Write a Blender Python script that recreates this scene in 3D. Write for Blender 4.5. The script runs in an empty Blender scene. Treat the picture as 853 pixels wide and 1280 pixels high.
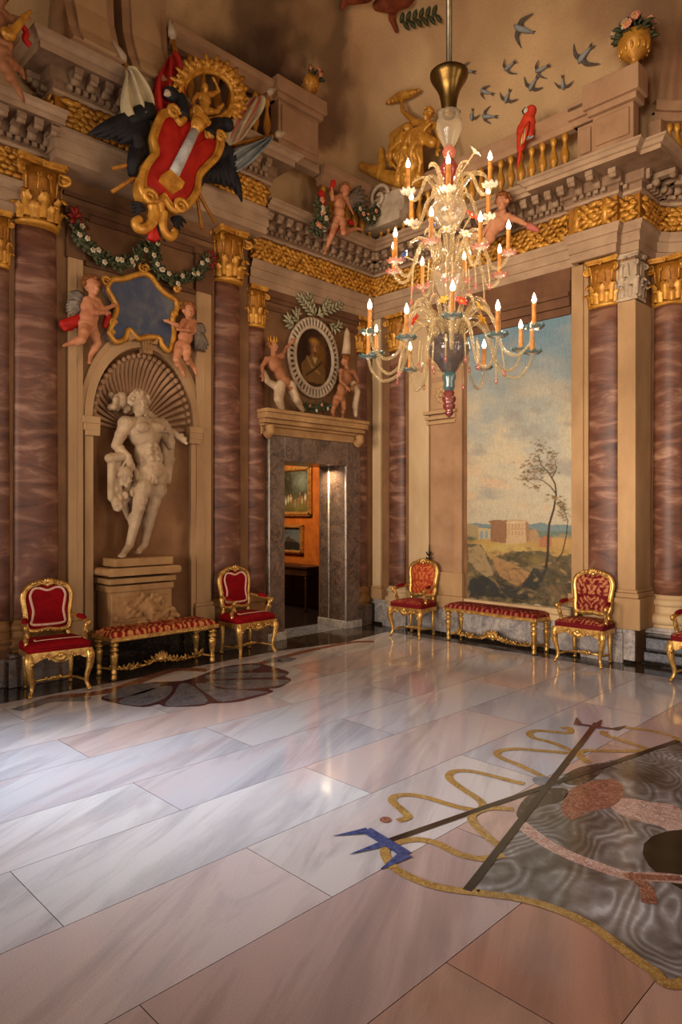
# Frescoed state room: two painted walls meeting in a corner, marble floor, glass chandelier, gilt seats.
import bpy, math, random
import numpy as np
from math import sin, cos, pi, sqrt, atan2, radians, exp, hypot
from mathutils import Vector, Matrix, Euler
from mathutils.geometry import tessellate_polygon
rnd = random.Random(11)
scene = bpy.context.scene
COL = scene.collection

# ------------------------------------------------------------------ survey: camera station and walls
# left wall is the plane x = 0 (room at x > 0), right wall the plane y = 0 (room at y < 0), corner at the origin
CX, CY, CH, CF = 7.62, -8.39, 1.85, 850.0
Q = sqrt(0.5)

def sight(px, py):
    a = (px - 426.5) / CF
    b = (640.0 - py) / CF
    return Vector((-Q + Q * a, Q + Q * a, b))

def on_left(px, py, p=0.0):
    d = sight(px, py)
    t = (p - CX) / d.x
    return Vector((p, CY + t * d.y, CH + t * d.z))

def on_right(px, py, p=0.0):
    d = sight(px, py)
    t = (-p - CY) / d.y
    return Vector((CX + t * d.x, -p, CH + t * d.z))

def on_floor(px, py, z=0.0):
    d = sight(px, py)
    t = (z - CH) / d.z
    return Vector((CX + t * d.x, CY + t * d.y, z))

# ------------------------------------------------------------------ materials
def lin(c):
    out = []
    for v in c[:3]:
        v = v / 255.0
        out.append(v / 12.92 if v <= 0.04045 else ((v + 0.055) / 1.055) ** 2.4)
    return (out[0], out[1], out[2], 1.0)

def new_mat(name):
    m = bpy.data.materials.new(name)
    m.use_nodes = True
    nt = m.node_tree
    b = nt.nodes['Principled BSDF']
    return m, nt, b

def ramp(nt, fac, stops):
    r = nt.nodes.new('ShaderNodeValToRGB')
    e = r.color_ramp.elements
    while len(e) < len(stops):
        e.new(0.5)
    for k, (p, c) in enumerate(stops):
        e[k].position = p
        e[k].color = lin(c)
    nt.links.new(fac, r.inputs[0])
    return r.outputs[0]

def coords(nt, scale=(1, 1, 1), rot=(0, 0, 0), kind='Object'):
    t = nt.nodes.new('ShaderNodeTexCoord')
    mp = nt.nodes.new('ShaderNodeMapping')
    if rot[2]:
        mp.vector_type = 'TEXTURE'; scale = tuple(1 / k for k in scale)
    mp.inputs['Scale'].default_value = scale
    mp.inputs['Rotation'].default_value = rot
    nt.links.new(t.outputs[kind], mp.inputs[0])
    return mp.outputs[0]

def noise(nt, vec, scale, detail=4, rough=0.6, dist=0.0):
    n = nt.nodes.new('ShaderNodeTexNoise')
    n.inputs['Scale'].default_value = scale
    n.inputs['Detail'].default_value = detail
    n.inputs['Roughness'].default_value = rough
    n.inputs['Distortion'].default_value = dist
    nt.links.new(vec, n.inputs['Vector'])
    return n.outputs['Fac']

def bump(nt, b, h, strength, dist=0.02):
    k = nt.nodes.new('ShaderNodeBump')
    k.inputs['Strength'].default_value = strength
    k.inputs['Distance'].default_value = dist
    nt.links.new(h, k.inputs['Height'])
    nt.links.new(k.outputs[0], b.inputs['Normal'])

def mottled(name, c1, c2, scale=6, rough=0.7, metal=0.0, stretch=(1, 1, 1), bs=0.15, spec=0.3, lo=0.3, hi=0.7, mid=None, dist=0.0, coat=0.0, detail=5):
    m, nt, b = new_mat(name)
    v = coords(nt, stretch)
    n = noise(nt, v, scale, detail, 0.62, dist)
    st = [(lo, c1), (hi, c2)] if mid is None else [(lo, c1), ((lo + hi) / 2, mid), (hi, c2)]
    nt.links.new(ramp(nt, n, st), b.inputs['Base Color'])
    b.inputs['Roughness'].default_value = rough
    b.inputs['Metallic'].default_value = metal
    b.inputs['Specular IOR Level'].default_value = spec
    b.inputs['Coat Weight'].default_value = coat
    if bs:
        bump(nt, b, noise(nt, v, scale * 7, 3), bs, 0.01)
    return m

def veined(name, base, dark, vein, scale=3, rough=0.15, stretch=(1, 1, 1), spec=0.5, vein_w=0.03):
    m, nt, b = new_mat(name)
    v = coords(nt, stretch)
    n = noise(nt, v, scale, 7, 0.65, 1.2)
    c = ramp(nt, n, [(0.3, dark), (0.62, base)])
    n2 = noise(nt, v, scale * 1.7, 6, 0.6, 2.2)
    w = nt.nodes.new('ShaderNodeMath'); w.operation = 'SUBTRACT'; w.inputs[1].default_value = 0.5
    nt.links.new(n2, w.inputs[0])
    a = nt.nodes.new('ShaderNodeMath'); a.operation = 'ABSOLUTE'
    nt.links.new(w.outputs[0], a.inputs[0])
    f = ramp(nt, a.outputs[0], [(0.0, (255, 255, 255)), (vein_w, (0, 0, 0))])
    mx = nt.nodes.new('ShaderNodeMix'); mx.data_type = 'RGBA'
    nt.links.new(f, mx.inputs[0]); nt.links.new(c, mx.inputs[6])
    mx.inputs[7].default_value = lin(vein)
    nt.links.new(mx.outputs[2], b.inputs['Base Color'])
    b.inputs['Roughness'].default_value = rough
    b.inputs['Specular IOR Level'].default_value = spec
    return m

def painted(name, rough=0.75, spec=0.2, grain=0.12, gs=60):
    m, nt, b = new_mat(name)
    a = nt.nodes.new('ShaderNodeAttribute')
    a.attribute_name = 'pigment'
    v = coords(nt)
    g = ramp(nt, noise(nt, v, gs, 3), [(0.3, (255 * (1 - grain),) * 3), (0.7, (255,) * 3)])
    mx = nt.nodes.new('ShaderNodeMix'); mx.data_type = 'RGBA'; mx.blend_type = 'MULTIPLY'
    mx.inputs[0].default_value = 1.0
    nt.links.new(a.outputs['Color'], mx.inputs[6]); nt.links.new(g, mx.inputs[7])
    nt.links.new(mx.outputs[2], b.inputs['Base Color'])
    b.inputs['Roughness'].default_value = rough
    b.inputs['Specular IOR Level'].default_value = spec
    return m

def clear_glass(name, tint, see=0.55, rough=0.08, twist=False, spec=0.8):
    # thin blown glass: part see-through, part bright gloss
    m, nt, b = new_mat(name)
    b.inputs['Base Color'].default_value = lin(tint)
    b.inputs['Roughness'].default_value = rough
    b.inputs['Specular IOR Level'].default_value = spec
    b.inputs['Coat Weight'].default_value = 0.5
    tr = nt.nodes.new('ShaderNodeBsdfTransparent')
    tr.inputs[0].default_value = (0.97, 0.95, 0.9, 1)
    fr = nt.nodes.new('ShaderNodeLayerWeight'); fr.inputs[0].default_value = 0.35
    r = nt.nodes.new('ShaderNodeMapRange')
    r.inputs['To Min'].default_value = 1 - see; r.inputs['To Max'].default_value = 1.0
    nt.links.new(fr.outputs['Facing'], r.inputs['Value'])
    mx = nt.nodes.new('ShaderNodeMixShader')
    nt.links.new(r.outputs[0], mx.inputs[0]); nt.links.new(tr.outputs[0], mx.inputs[1]); nt.links.new(b.outputs[0], mx.inputs[2])
    nt.links.new(mx.outputs[0], nt.nodes['Material Output'].inputs[0])
    if twist:
        v = coords(nt, kind='UV')
        w = nt.nodes.new('ShaderNodeTexWave'); w.wave_type = 'BANDS'; w.bands_direction = 'DIAGONAL'
        w.inputs['Scale'].default_value = 1.0
        nt.links.new(v, w.inputs['Vector'])
        bump(nt, b, w.outputs['Fac'], 1.0, 0.01)
    return m

M = {}
M['plaster'] = mottled('fresco plaster', (104, 70, 44), (142, 102, 66), 1.6, 0.8, bs=0.1)
M['plaster_light'] = mottled('tan fresco', (152, 116, 78), (190, 152, 108), 1.5, 0.75, bs=0.1, stretch=(1, 1, .4))
M['plaster_pale'] = mottled('pale fresco', (178, 146, 106), (208, 178, 136), 1.8, 0.75, bs=0.1, stretch=(1, 1, .4))
M['plaster_dark'] = mottled('umber fresco', (84, 54, 34), (116, 78, 50), 2.2, 0.8, bs=0.1, stretch=(1, 1, .5))
M['niche'] = mottled('niche fresco', (122, 82, 50), (150, 106, 68), 2.2, 0.8, bs=0.1)
M['stone'] = mottled('grey painted stone', (150, 128, 104), (196, 172, 142), 5, 0.75, bs=0.15)
M['statue'] = mottled('grisaille stone', (150, 122, 92), (196, 166, 130), 5, 0.7, bs=0.12)
M['pedestal'] = mottled('ochre stone', (142, 102, 62), (184, 142, 92), 3, 0.75, bs=0.12)
M['white'] = mottled('pale cornice plaster', (146, 116, 88), (178, 146, 114), 3, 0.7, bs=0.08)
M['cornice_dark'] = mottled('brown cornice plaster', (112, 84, 62), (146, 114, 86), 5, 0.8, bs=0.12)
M['rose'] = mottled('rose stone', (146, 108, 76), (178, 138, 102), 2.0, 0.8, bs=0.1)
M['shaft'] = mottled('red brown marble', (62, 34, 24), (172, 130, 104), 1.7, 0.5, stretch=(1, 1, 3.6), bs=0.06, spec=0.4, lo=0.28, hi=0.76, mid=(110, 68, 50), dist=0.7, detail=9)
M['gold'] = mottled('gilding', (160, 100, 28), (224, 162, 62), 9, 0.42, 0.3, bs=0.25, spec=0.5)
M['gilt'] = mottled('burnished gilt wood', (160, 108, 44), (240, 194, 112), 14, 0.3, 0.7, bs=0.2, spec=0.5)
M['gold_ground'] = mottled('dark gold ground', (136, 82, 22), (176, 114, 36), 16, 0.5, 0.2, bs=0.3)
M['flesh'] = mottled('fresco flesh', (158, 92, 58), (206, 142, 100), 4, 0.7, bs=0.05)
M['flesh_dark'] = mottled('brown fresco flesh', (132, 80, 48), (178, 118, 78), 4, 0.7, bs=0.05)
M['hair'] = mottled('auburn curls', (86, 44, 18), (150, 88, 36), 20, 0.8, bs=0.3)
M['red'] = mottled('vermilion', (150, 16, 8), (186, 34, 18), 5, 0.65, bs=0.1)
M['crimson'] = mottled('crimson velvet', (112, 0, 8), (150, 4, 16), 8, 0.85, bs=0.2, spec=0.15)
M['crimson_deep'] = mottled('deep crimson', (90, 4, 10), (126, 8, 18), 10, 0.8, bs=0.2, spec=0.15)
M['braid'] = mottled('pink silver braid', (206, 150, 124), (240, 200, 176), 60, 0.6, bs=0.4)
M['black'] = mottled('black feathers', (12, 10, 12), (38, 34, 36), 12, 0.7, bs=0.4, stretch=(1, 1, .3))
M['blue'] = mottled('slate blue', (60, 70, 98), (108, 106, 106), 4, 0.75, bs=0.1, mid=(84, 88, 102), dist=.5)
M['leaf'] = mottled('green leaves', (40, 44, 26), (92, 92, 58), 18, 0.8, bs=0.2)
M['laurel'] = mottled('stone laurel', (120, 112, 82), (170, 158, 122), 8, 0.8, bs=0.2)
M['dullred'] = mottled('dull red ribbon', (104, 22, 14), (140, 36, 24), 6, .7, bs=.1)
M['petal'] = mottled('white petals', (176, 164, 138), (206, 194, 168), 12, 0.7, bs=0)
M['pink'] = mottled('pink petals', (196, 112, 88), (228, 160, 130), 12, 0.7, bs=0)
M['wing'] = mottled('grey wing', (96, 84, 74), (150, 134, 116), 14, 0.8, bs=0.3)
M['brass'] = mottled('dark brass', (70, 50, 22), (120, 90, 44), 6, 0.3, 0.9, bs=0.02)
M['rod'] = mottled('steel rod', (96, 84, 66), (140, 126, 100), 6, 0.35, 0.8, bs=0)
M['candle'] = mottled('amber candle sleeve', (140, 84, 30), (184, 122, 50), 20, 0.45, bs=0.1)
M['grey_marble'] = veined('grey breccia marble', (112, 92, 80), (64, 50, 44), (170, 124, 84), 3.2, 0.25, vein_w=0.012)
M['white_marble'] = veined('white marble', (206, 196, 182), (150, 140, 130), (120, 112, 110), 5, 0.2, stretch=(1, 1, .5))
M['blue_marble'] = veined('blue veined marble', (196, 182, 168), (118, 114, 122), (84, 86, 104), 5, 0.2, vein_w=0.02)
M['black_marble'] = veined('black marble', (30, 26, 24), (14, 12, 12), (96, 84, 66), 4, 0.12, vein_w=0.01)
M['orange'] = mottled('orange silk', (146, 70, 12), (184, 98, 24), 5, 0.7, bs=0.1)
M['wood_dark'] = mottled('dark walnut', (34, 18, 10), (66, 38, 20), 8, 0.35, bs=0.1, stretch=(1, 1, 5))
M['paint'] = painted('painted canvas')
M['fresco'] = painted('painted fresco', 0.85, 0.1, 0.07, 50)
M['fabric'] = painted('woven damask', 0.75, 0.2, 0.22, 140)
M['ochre'] = mottled('ochre stone moulding', (104, 68, 34), (146, 102, 56), 5, .6, bs=.15)
M['glass'] = clear_glass('blown glass', (196, 170, 124), 0.74, 0.1, True)
M['glass_body'] = clear_glass('milky ribbed glass', (164, 146, 120), 0.80, 0.08, True)
M['glass_violet'] = clear_glass('violet glass', (74, 68, 70), 0.42, 0.1)
M['glass_wine'] = clear_glass('wine glass', (120, 44, 42), 0.35, 0.1)
M['glass_teal'] = clear_glass('teal rimmed glass', (58, 100, 100), 0.45, 0.1)
M['glass_pink'] = clear_glass('rose glass', (176, 92, 78), 0.6, 0.1)
M['glass_white'] = clear_glass('white glass', (206, 198, 180), 0.6, 0.1)
M['glass_red'] = clear_glass('red glass', (214, 56, 34), 0.1, 0.1)
M['glass_yellow'] = clear_glass('yellow glass', (222, 158, 36), 0.1, 0.1)
M['glass_blue'] = clear_glass('blue glass', (60, 84, 140), 0.1, 0.1)
M['parrot_red'] = mottled('scarlet plumage', (170, 34, 14), (210, 66, 30), 10, 0.7, bs=0.2)

def flame_mat():
    m, nt, b = new_mat('candle bulb flame')
    b.inputs['Base Color'].default_value = (1, .8, .5, 1)
    b.inputs['Emission Color'].default_value = (1.0, 0.74, 0.42, 1)
    b.inputs['Emission Strength'].default_value = 22.0
    return m
M['flame'] = flame_mat()

# ------------------------------------------------------------------ mesh building
class MB:
    def __init__(self):
        self.v, self.f, self.m, self.s = [], [], [], []
        self.uv = {}
        self.col = None

    def add(self, verts, faces, mat=0, smooth=True, mtx=None):
        o = len(self.v)
        if mtx is not None:
            verts = [mtx @ Vector(p) for p in verts]
        self.v.extend([tuple(p) for p in verts])
        for f in faces:
            self.f.append([i + o for i in f])
            self.m.append(mat)
            self.s.append(smooth)
        return o

    def box(self, x0, x1, y0, y1, z0, z1, mat=0, mtx=None):
        v = [(x0, y0, z0), (x1, y0, z0), (x1, y1, z0), (x0, y1, z0), (x0, y0, z1), (x1, y0, z1), (x1, y1, z1), (x0, y1, z1)]
        f = [(0, 3, 2, 1), (4, 5, 6, 7), (0, 1, 5, 4), (1, 2, 6, 5), (2, 3, 7, 6), (3, 0, 4, 7)]
        self.add(v, f, mat, False, mtx)
        return self

    def tube(self, pts, rad, n=8, mat=0, closed=False, flat=1.0, mtx=None, up=None, uvs=0.0):
        pts = [Vector(p) for p in pts]
        k = len(pts)
        if not isinstance(rad, (list, tuple)):
            rad = [rad] * k
        tang = []
        for i in range(k):
            a = pts[i - 1] if (i > 0 or closed) else pts[i]
            b = pts[(i + 1) % k] if (i < k - 1 or closed) else pts[i]
            t = b - a
            tang.append(t.normalized() if t.length > 1e-9 else Vector((0, 0, 1)))
        ref = Vector(up) if up is not None else (Vector((0, 0, 1)) if abs(tang[0].z) < 0.9 else Vector((1, 0, 0)))
        nrm = (ref - tang[0] * ref.dot(tang[0])).normalized()
        verts, faces = [], []
        L = 0.0
        o = len(self.v)
        for i in range(k):
            t = tang[i]
            r0 = Vector(up) if up is not None else nrm
            nn = r0 - t * r0.dot(t)
            nrm = nn.normalized() if nn.length > 1e-6 else nrm
            bi = t.cross(nrm)
            if i:
                L += (pts[i] - pts[i - 1]).length
            for j in range(n):
                a = 2 * pi * j / n
                verts.append(pts[i] + nrm * (cos(a) * rad[i] * flat) + bi * (sin(a) * rad[i]))
                if uvs:
                    self.uv[o + len(verts) - 1] = (L * uvs, j / n)
        for i in range(k if closed else k - 1):
            for j in range(n):
                a, b = i * n + j, i * n + (j + 1) % n
                c, d = ((i + 1) % k) * n + (j + 1) % n, ((i + 1) % k) * n + j
                faces.append((a, d, c, b))
        if not closed:
            faces.append(tuple(range(n)))
            faces.append(tuple((k - 1) * n + j for j in reversed(range(n))))
        self.add(verts, faces, mat, True, mtx)
        return self

    def lathe(self, prof, n=20, mat=0, mtx=None, rib=0, ribd=0.0, smooth=True):
        # prof: (r, z) from bottom to top
        verts, faces = [], []
        for r, z in prof:
            for j in range(n):
                a = 2 * pi * j / n
                rr = r * (1 + ribd * (abs(cos(a * rib / 2)) - .5)) if rib else r
                verts.append((rr * cos(a), rr * sin(a), z))
        k = len(prof)
        for i in range(k - 1):
            for j in range(n):
                faces.append((i * n + j, i * n + (j + 1) % n, (i + 1) * n + (j + 1) % n, (i + 1) * n + j))
        if prof[0][0] > 1e-5:
            faces.append(tuple(reversed(range(n))))
        if prof[-1][0] > 1e-5:
            faces.append(tuple((k - 1) * n + j for j in range(n)))
        self.add(verts, faces, mat, smooth, mtx)
        return self

    def ell(self, c, r, rot=None, n=12, k=8, mat=0, mtx=None):
        if not isinstance(r, (list, tuple)):
            r = (r, r, r)
        R = rot.to_matrix() if isinstance(rot, Euler) else (rot if rot is not None else Matrix.Identity(3))
        c = Vector(c)
        verts = [c + R @ Vector((0, 0, -r[2]))]
        faces = []
        for i in range(1, k):
            th = -pi / 2 + pi * i / k
            for j in range(n):
                a = 2 * pi * j / n
                verts.append(c + R @ Vector((r[0] * cos(th) * cos(a), r[1] * cos(th) * sin(a), r[2] * sin(th))))
        verts.append(c + R @ Vector((0, 0, r[2])))
        for j in range(n):
            faces.append((0, 1 + (j + 1) % n, 1 + j))
            faces.append((len(verts) - 1, 1 + (k - 2) * n + j, 1 + (k - 2) * n + (j + 1) % n))
        for i in range(k - 2):
            for j in range(n):
                a = 1 + i * n
                faces.append((a + j, a + (j + 1) % n, a + n + (j + 1) % n, a + n + j))
        self.add(verts, faces, mat, True, mtx)
        return self

    def capsule(self, p0, r0, p1, r1, n=10):
        p0, p1 = Vector(p0), Vector(p1)
        t = (p1 - p0)
        if t.length < 1e-6:
            return self.ell(p0, r0)
        t.normalize()
        pts, rad = [], []
        for a in (-85, -55, -25, 0):
            pts.append(p0 + t * r0 * sin(radians(a))); rad.append(max(r0 * cos(radians(a)), 1e-4))
        for a in (0, 25, 55, 85):
            pts.append(p1 + t * r1 * sin(radians(a))); rad.append(max(r1 * cos(radians(a)), 1e-4))
        return self.tube(pts, rad, n)

    def prism(self, poly, y0, y1, mat=0, smooth=False, mtx=None, side=None):
        # poly in (x, z), extruded from y0 (front) to y1 (back)
        n = len(poly)
        area = sum(poly[i][0] * poly[(i + 1) % n][1] - poly[(i + 1) % n][0] * poly[i][1] for i in range(n))
        if area < 0:
            poly = list(reversed(poly))
        tri = tessellate_polygon([[Vector((p[0], p[1], 0)) for p in poly]])
        v = [(p[0], y0, p[1]) for p in poly] + [(p[0], y1, p[1]) for p in poly]
        fr = []
        for t in tri:
            a, b, c = [poly[i] for i in t]
            ccw = (b[0] - a[0]) * (c[1] - a[1]) - (c[0] - a[0]) * (b[1] - a[1]) > 0
            t = tuple(t) if ccw else tuple(reversed(t))
            fr.append(t)
            fr.append(tuple(i + n for i in reversed(t)))
        sd = [(i, i + n, (i + 1) % n + n, (i + 1) % n) for i in range(n)]
        self.add(v, fr, mat, smooth, mtx)
        self.add(v, sd, mat if side is None else side, smooth, mtx)
        return self

    def dome(self, poly, y0, h, mat=0, rings=5, back=0.0, edge=0.35, mtx=None, power=0.5):
        # puffed panel over a star-shaped outline in (x, z): y0 is the rim plane, swelling towards -y by h
        n = len(poly)
        cx = sum(p[0] for p in poly) / n; cz = sum(p[1] for p in poly) / n
        area = sum(poly[i][0] * poly[(i + 1) % n][1] - poly[(i + 1) % n][0] * poly[i][1] for i in range(n))
        if area < 0:
            poly = list(reversed(poly))
        v = []
        if back:
            v += [(p[0], y0 + back, p[1]) for p in poly]
        for k in range(rings):
            s = 1 - k / rings
            yy = y0 - h * (1 - s ** 2) ** power
            v += [(cx + (p[0] - cx) * s, yy, cz + (p[1] - cz) * s) for p in poly]
        v.append((cx, y0 - h, cz))
        K = rings + (1 if back else 0)
        f = []
        for k in range(K - 1):
            for i in range(n):
                a, b = k * n + i, k * n + (i + 1) % n
                f.append((a, b, b + n, a + n))
        for i in range(n):
            f.append(((K - 1) * n + i, (K - 1) * n + (i + 1) % n, len(v) - 1))
        if back:
            f.append(tuple(reversed(range(n))))
        self.add(v, f, mat, True, mtx)
        return self

    def leafblade(self, base, tip, w, curl=0.0, nrm=(0, -1, 0), mat=0, seg=5, thick=0.004):
        base, tip, nrm = Vector(base), Vector(tip), Vector(nrm).normalized()
        ax = tip - base
        sd = ax.cross(nrm)
        sd = sd.normalized() if sd.length > 1e-9 else Vector((1, 0, 0))
        v, f = [], []
        for i in range(seg + 1):
            t = i / seg
            ww = w * (sin(pi * min(t * 0.86 + 0.1, 1.0)) ** 0.8)
            c = base + ax * t + nrm * (curl * sin(pi * t))
            v += [c - sd * ww, c + nrm * ww * 0.35, c + sd * ww, c - nrm * thick]
        for i in range(seg):
            a = i * 4
            for j in range(4):
                f.append((a + j, a + (j + 1) % 4, a + 4 + (j + 1) % 4, a + 4 + j))
        f.append((3, 2, 1, 0)); f.append(tuple(seg * 4 + j for j in range(4)))
        self.add(v, f, mat, True)
        return self

    def mesh(self, name, mats):
        me = bpy.data.meshes.new(name)
        me.from_pydata(self.v, [], self.f)
        for m in mats:
            me.materials.append(m)
        me.polygons.foreach_set('material_index', self.m)
        me.polygons.foreach_set('use_smooth', self.s)
        if self.uv:
            lay = me.uv_layers.new(name='UVMap')
            vi = np.zeros(len(me.loops), dtype=np.int32)
            me.loops.foreach_get('vertex_index', vi)
            arr = np.zeros((len(me.vertices), 2), dtype=np.float32)
            for k, u in self.uv.items():
                arr[k] = u
            lay.data.foreach_set('uv', arr[vi].ravel())
        if self.col is not None:
            at = me.color_attributes.new('pigment', 'FLOAT_COLOR', 'POINT')
            c = np.ones((len(self.v), 4), dtype=np.float32)
            c[:, :3] = np.asarray(self.col, dtype=np.float32)
            at.data.foreach_set('color', c.ravel())
        me.update()
        return me

    def build(self, name, mats, parent=None, bevel=0.0, sub=0, fix=False):
        if not isinstance(mats, (list, tuple)):
            mats = [mats]
        me = self.mesh(name, mats)
        if fix:
            fix_normals(me)
        o = bpy.data.objects.new(name, me)
        COL.objects.link(o)
        if parent is not None:
            o.parent = parent
        if bevel:
            b = o.modifiers.new('bevel', 'BEVEL'); b.width = bevel; b.segments = 2; b.limit_method = 'ANGLE'
        if sub:
            s = o.modifiers.new('sub', 'SUBSURF'); s.levels = s.render_levels = sub
        return o

def fix_normals(me):
    import bmesh
    bm = bmesh.new(); bm.from_mesh(me)
    bmesh.ops.recalc_face_normals(bm, faces=bm.faces)
    bm.to_mesh(me); bm.free()

def tag(o, label=None, cat=None, group=None, kind=None):
    if label: o['label'] = label
    if cat: o['category'] = cat
    if group: o['group'] = group
    if kind: o['kind'] = kind
    return o

def thing(name, label, cat, loc=(0, 0, 0), rz=0.0, group=None):
    o = bpy.data.objects.new(name, None)
    o.empty_display_size = 0.1
    COL.objects.link(o)
    o.location = loc
    o.rotation_euler = (0, 0, rz)
    return tag(o, label, cat, group, 'thing')

def structure(name, mb, mats, bevel=0.0, fix=False):
    o = mb.build(name, mats, None, bevel, 0, fix)
    o['kind'] = 'structure'
    return o

def copy_thing(src, label=None, group=None):
    c = src.copy(); COL.objects.link(c)
    if label: c['label'] = label
    if group: c['group'] = group
    for ch in src.children:
        d = ch.copy(); COL.objects.link(d); d.parent = c
        for g in ch.children:
            e = g.copy(); COL.objects.link(e); e.parent = d
    return c

class Spot:
    """A place on a wall: local x runs to the right along the wall, -y comes out of it, z is up."""
    def __init__(self, side, px, py, p):
        self.side, self.p = side, p
        self.o = on_left(px, py, p) if side == 'L' else on_right(px, py, p)
        self.rz = pi / 2 if side == 'L' else 0.0
    def loc(self, px, py, dp=0.0):
        if self.side == 'L':
            w = on_left(px, py, self.p + dp)
            return Vector((w.y - self.o.y, -dp, w.z - self.o.z))
        w = on_right(px, py, self.p + dp)
        return Vector((w.x - self.o.x, -dp, w.z - self.o.z))
    def xz(self, px, py, dp=0.0):
        w = self.loc(px, py, dp)
        return (w.x, w.z)
    def poly(self, pts, dp=0.0):
        return [self.xz(a, b, dp) for a, b in pts]
    def thing(self, name, label, cat, group=None):
        return thing(name, label, cat, self.o, self.rz, group)

def wall_m(side, p=0.0):
    """Matrix from wall coordinates (u along the wall, -y out, z up) to the room."""
    if side == 'L':
        return Matrix.Translation((p, 0, 0)) @ Matrix.Rotation(pi / 2, 4, 'Z')
    return Matrix.Translation((0, -p, 0))

def smooth_loop(pts, n=6, closed=True):
    """Catmull-Rom through the points."""
    out = []
    k = len(pts)
    dim = len(pts[0])
    rng = range(k) if closed else range(k - 1)
    for i in rng:
        if closed:
            p0, p1, p2, p3 = pts[i - 1], pts[i], pts[(i + 1) % k], pts[(i + 2) % k]
        else:
            p0, p1, p2, p3 = pts[max(i - 1, 0)], pts[i], pts[i + 1], pts[min(i + 2, k - 1)]
        for j in range(n):
            t = j / n
            out.append(tuple(0.5 * (2 * p1[d] + (p2[d] - p0[d]) * t + (2 * p0[d] - 5 * p1[d] + 4 * p2[d] - p3[d]) * t * t + (3 * p1[d] - p0[d] - 3 * p2[d] + p3[d]) * t ** 3) for d in range(dim)))
    if not closed:
        out.append(tuple(pts[-1]))
    return out

# ------------------------------------------------------------------ figures: one continuous surface from fused volumes
def fuse(mb, name, mats, parent=None, voxel=0.01, smooth=3, keep=None):
    me = mb.mesh(name + '_src', [])
    o = bpy.data.objects.new(name + '_src', me)
    COL.objects.link(o)
    r = o.modifiers.new('r', 'REMESH'); r.mode = 'VOXEL'; r.voxel_size = voxel
    if smooth:
        s = o.modifiers.new('s', 'SMOOTH'); s.iterations = smooth; s.factor = 0.5
    dg = bpy.context.evaluated_depsgraph_get()
    dg.update()
    out = bpy.data.meshes.new_from_object(o.evaluated_get(dg))
    out.name = name
    bpy.data.objects.remove(o)
    bpy.data.meshes.remove(me)
    out.materials.clear()
    for m in (mats if isinstance(mats, (list, tuple)) else [mats]):
        out.materials.append(m)
    out.polygons.foreach_set('use_smooth', [True] * len(out.polygons))
    ob = bpy.data.objects.new(name, out)
    COL.objects.link(ob)
    if parent is not None:
        ob.parent = parent
    return ob

def hand(mb, wrist, direction, palm_n, s, curl=0.5, side=1):
    d = Vector(direction).normalized()
    n = Vector(palm_n); n = (n - d * n.dot(d)).normalized()
    sd = d.cross(n) * side
    w = Vector(wrist)
    mb.ell(w + d * 0.05 * s, (0.024 * s, 0.042 * s, 0.055 * s), Matrix((n, sd, d)).transposed(), 8, 6)
    for k, (o, L) in enumerate(((-0.030, 0.062), (-0.010, 0.076), (0.011, 0.070), (0.031, 0.054))):
        b = w + d * 0.085 * s + sd * o * s
        d1 = (d * cos(curl * .5) + n * sin(curl * .5)).normalized()
        d2 = (d * cos(curl * 1.5) + n * sin(curl * 1.5)).normalized()
        m_ = b + d1 * L * 0.55 * s
        mb.capsule(b, 0.0115 * s, m_, 0.0105 * s, 6)
        mb.capsule(m_, 0.0105 * s, m_ + d2 * L * 0.5 * s, 0.009 * s, 6)
    b = w + d * 0.035 * s - sd * 0.035 * s
    t1 = (d * 0.7 - sd * 0.75 + n * 0.25).normalized()
    m_ = b + t1 * 0.045 * s
    mb.capsule(b, 0.014 * s, m_, 0.012 * s, 6)
    mb.capsule(m_, 0.012 * s, m_ + (t1 + d * .7).normalized() * 0.035 * s, 0.010 * s, 6)

def head(mb, c, face, up, s, beard=False, child=False):
    f = Vector(face).normalized(); u = Vector(up); u = (u - f * u.dot(f)).normalized(); r = f.cross(u)
    R = Matrix((r, f, u)).transposed()
    P = lambda a, b, d: Vector(c) + (r * a + f * b + u * d) * s
    k = 1.08 if child else 1.0
    mb.ell(P(0, -0.01, 0.02), (0.076 * s * k, 0.095 * s * k, 0.085 * s * k), R, 14, 10)
    mb.ell(P(0, 0.035, -0.045), (0.056 * s * k, 0.056 * s, 0.066 * s), R, 12, 8)
    mb.ell(P(0, 0.070, -0.10 if not child else -0.085), (0.024 * s, 0.022 * s, 0.02 * s), R, 8, 6)
    mb.capsule(P(0, 0.086, 0.008), 0.010 * s, P(0, 0.106, -0.034), 0.016 * s, 8)
    mb.ell(P(0, 0.075, 0.025), (0.056 * s, 0.022 * s, 0.013 * s), R, 10, 6)
    for sx in (-1, 1):
        mb.ell(P(sx * 0.032, 0.078, -0.002), (0.013 * s, 0.010 * s, 0.009 * s), R, 8, 6)
        mb.ell(P(sx * 0.038, 0.062, -0.035), (0.024 * s * k, 0.024 * s, 0.02 * s * k), R, 8, 6)
        mb.ell(P(sx * 0.080 * k, -0.005, -0.005), (0.011 * s, 0.02 * s, 0.03 * s), R, 8, 6)
    mb.ell(P(0, 0.086, -0.062), (0.024 * s, 0.012 * s, 0.007 * s), R, 8, 6)
    mb.ell(P(0, 0.084, -0.074), (0.02 * s, 0.012 * s, 0.008 * s), R, 8, 6)
    if beard:
        g = random.Random(3)
        for i in range(30):
            a = g.uniform(-1.25, 1.25); z = g.uniform(-0.125, -0.045)
            mb.ell(P(sin(a) * 0.062, 0.02 + cos(a) * 0.058, z), 0.018 * s, None, 7, 5)
    return P

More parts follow.
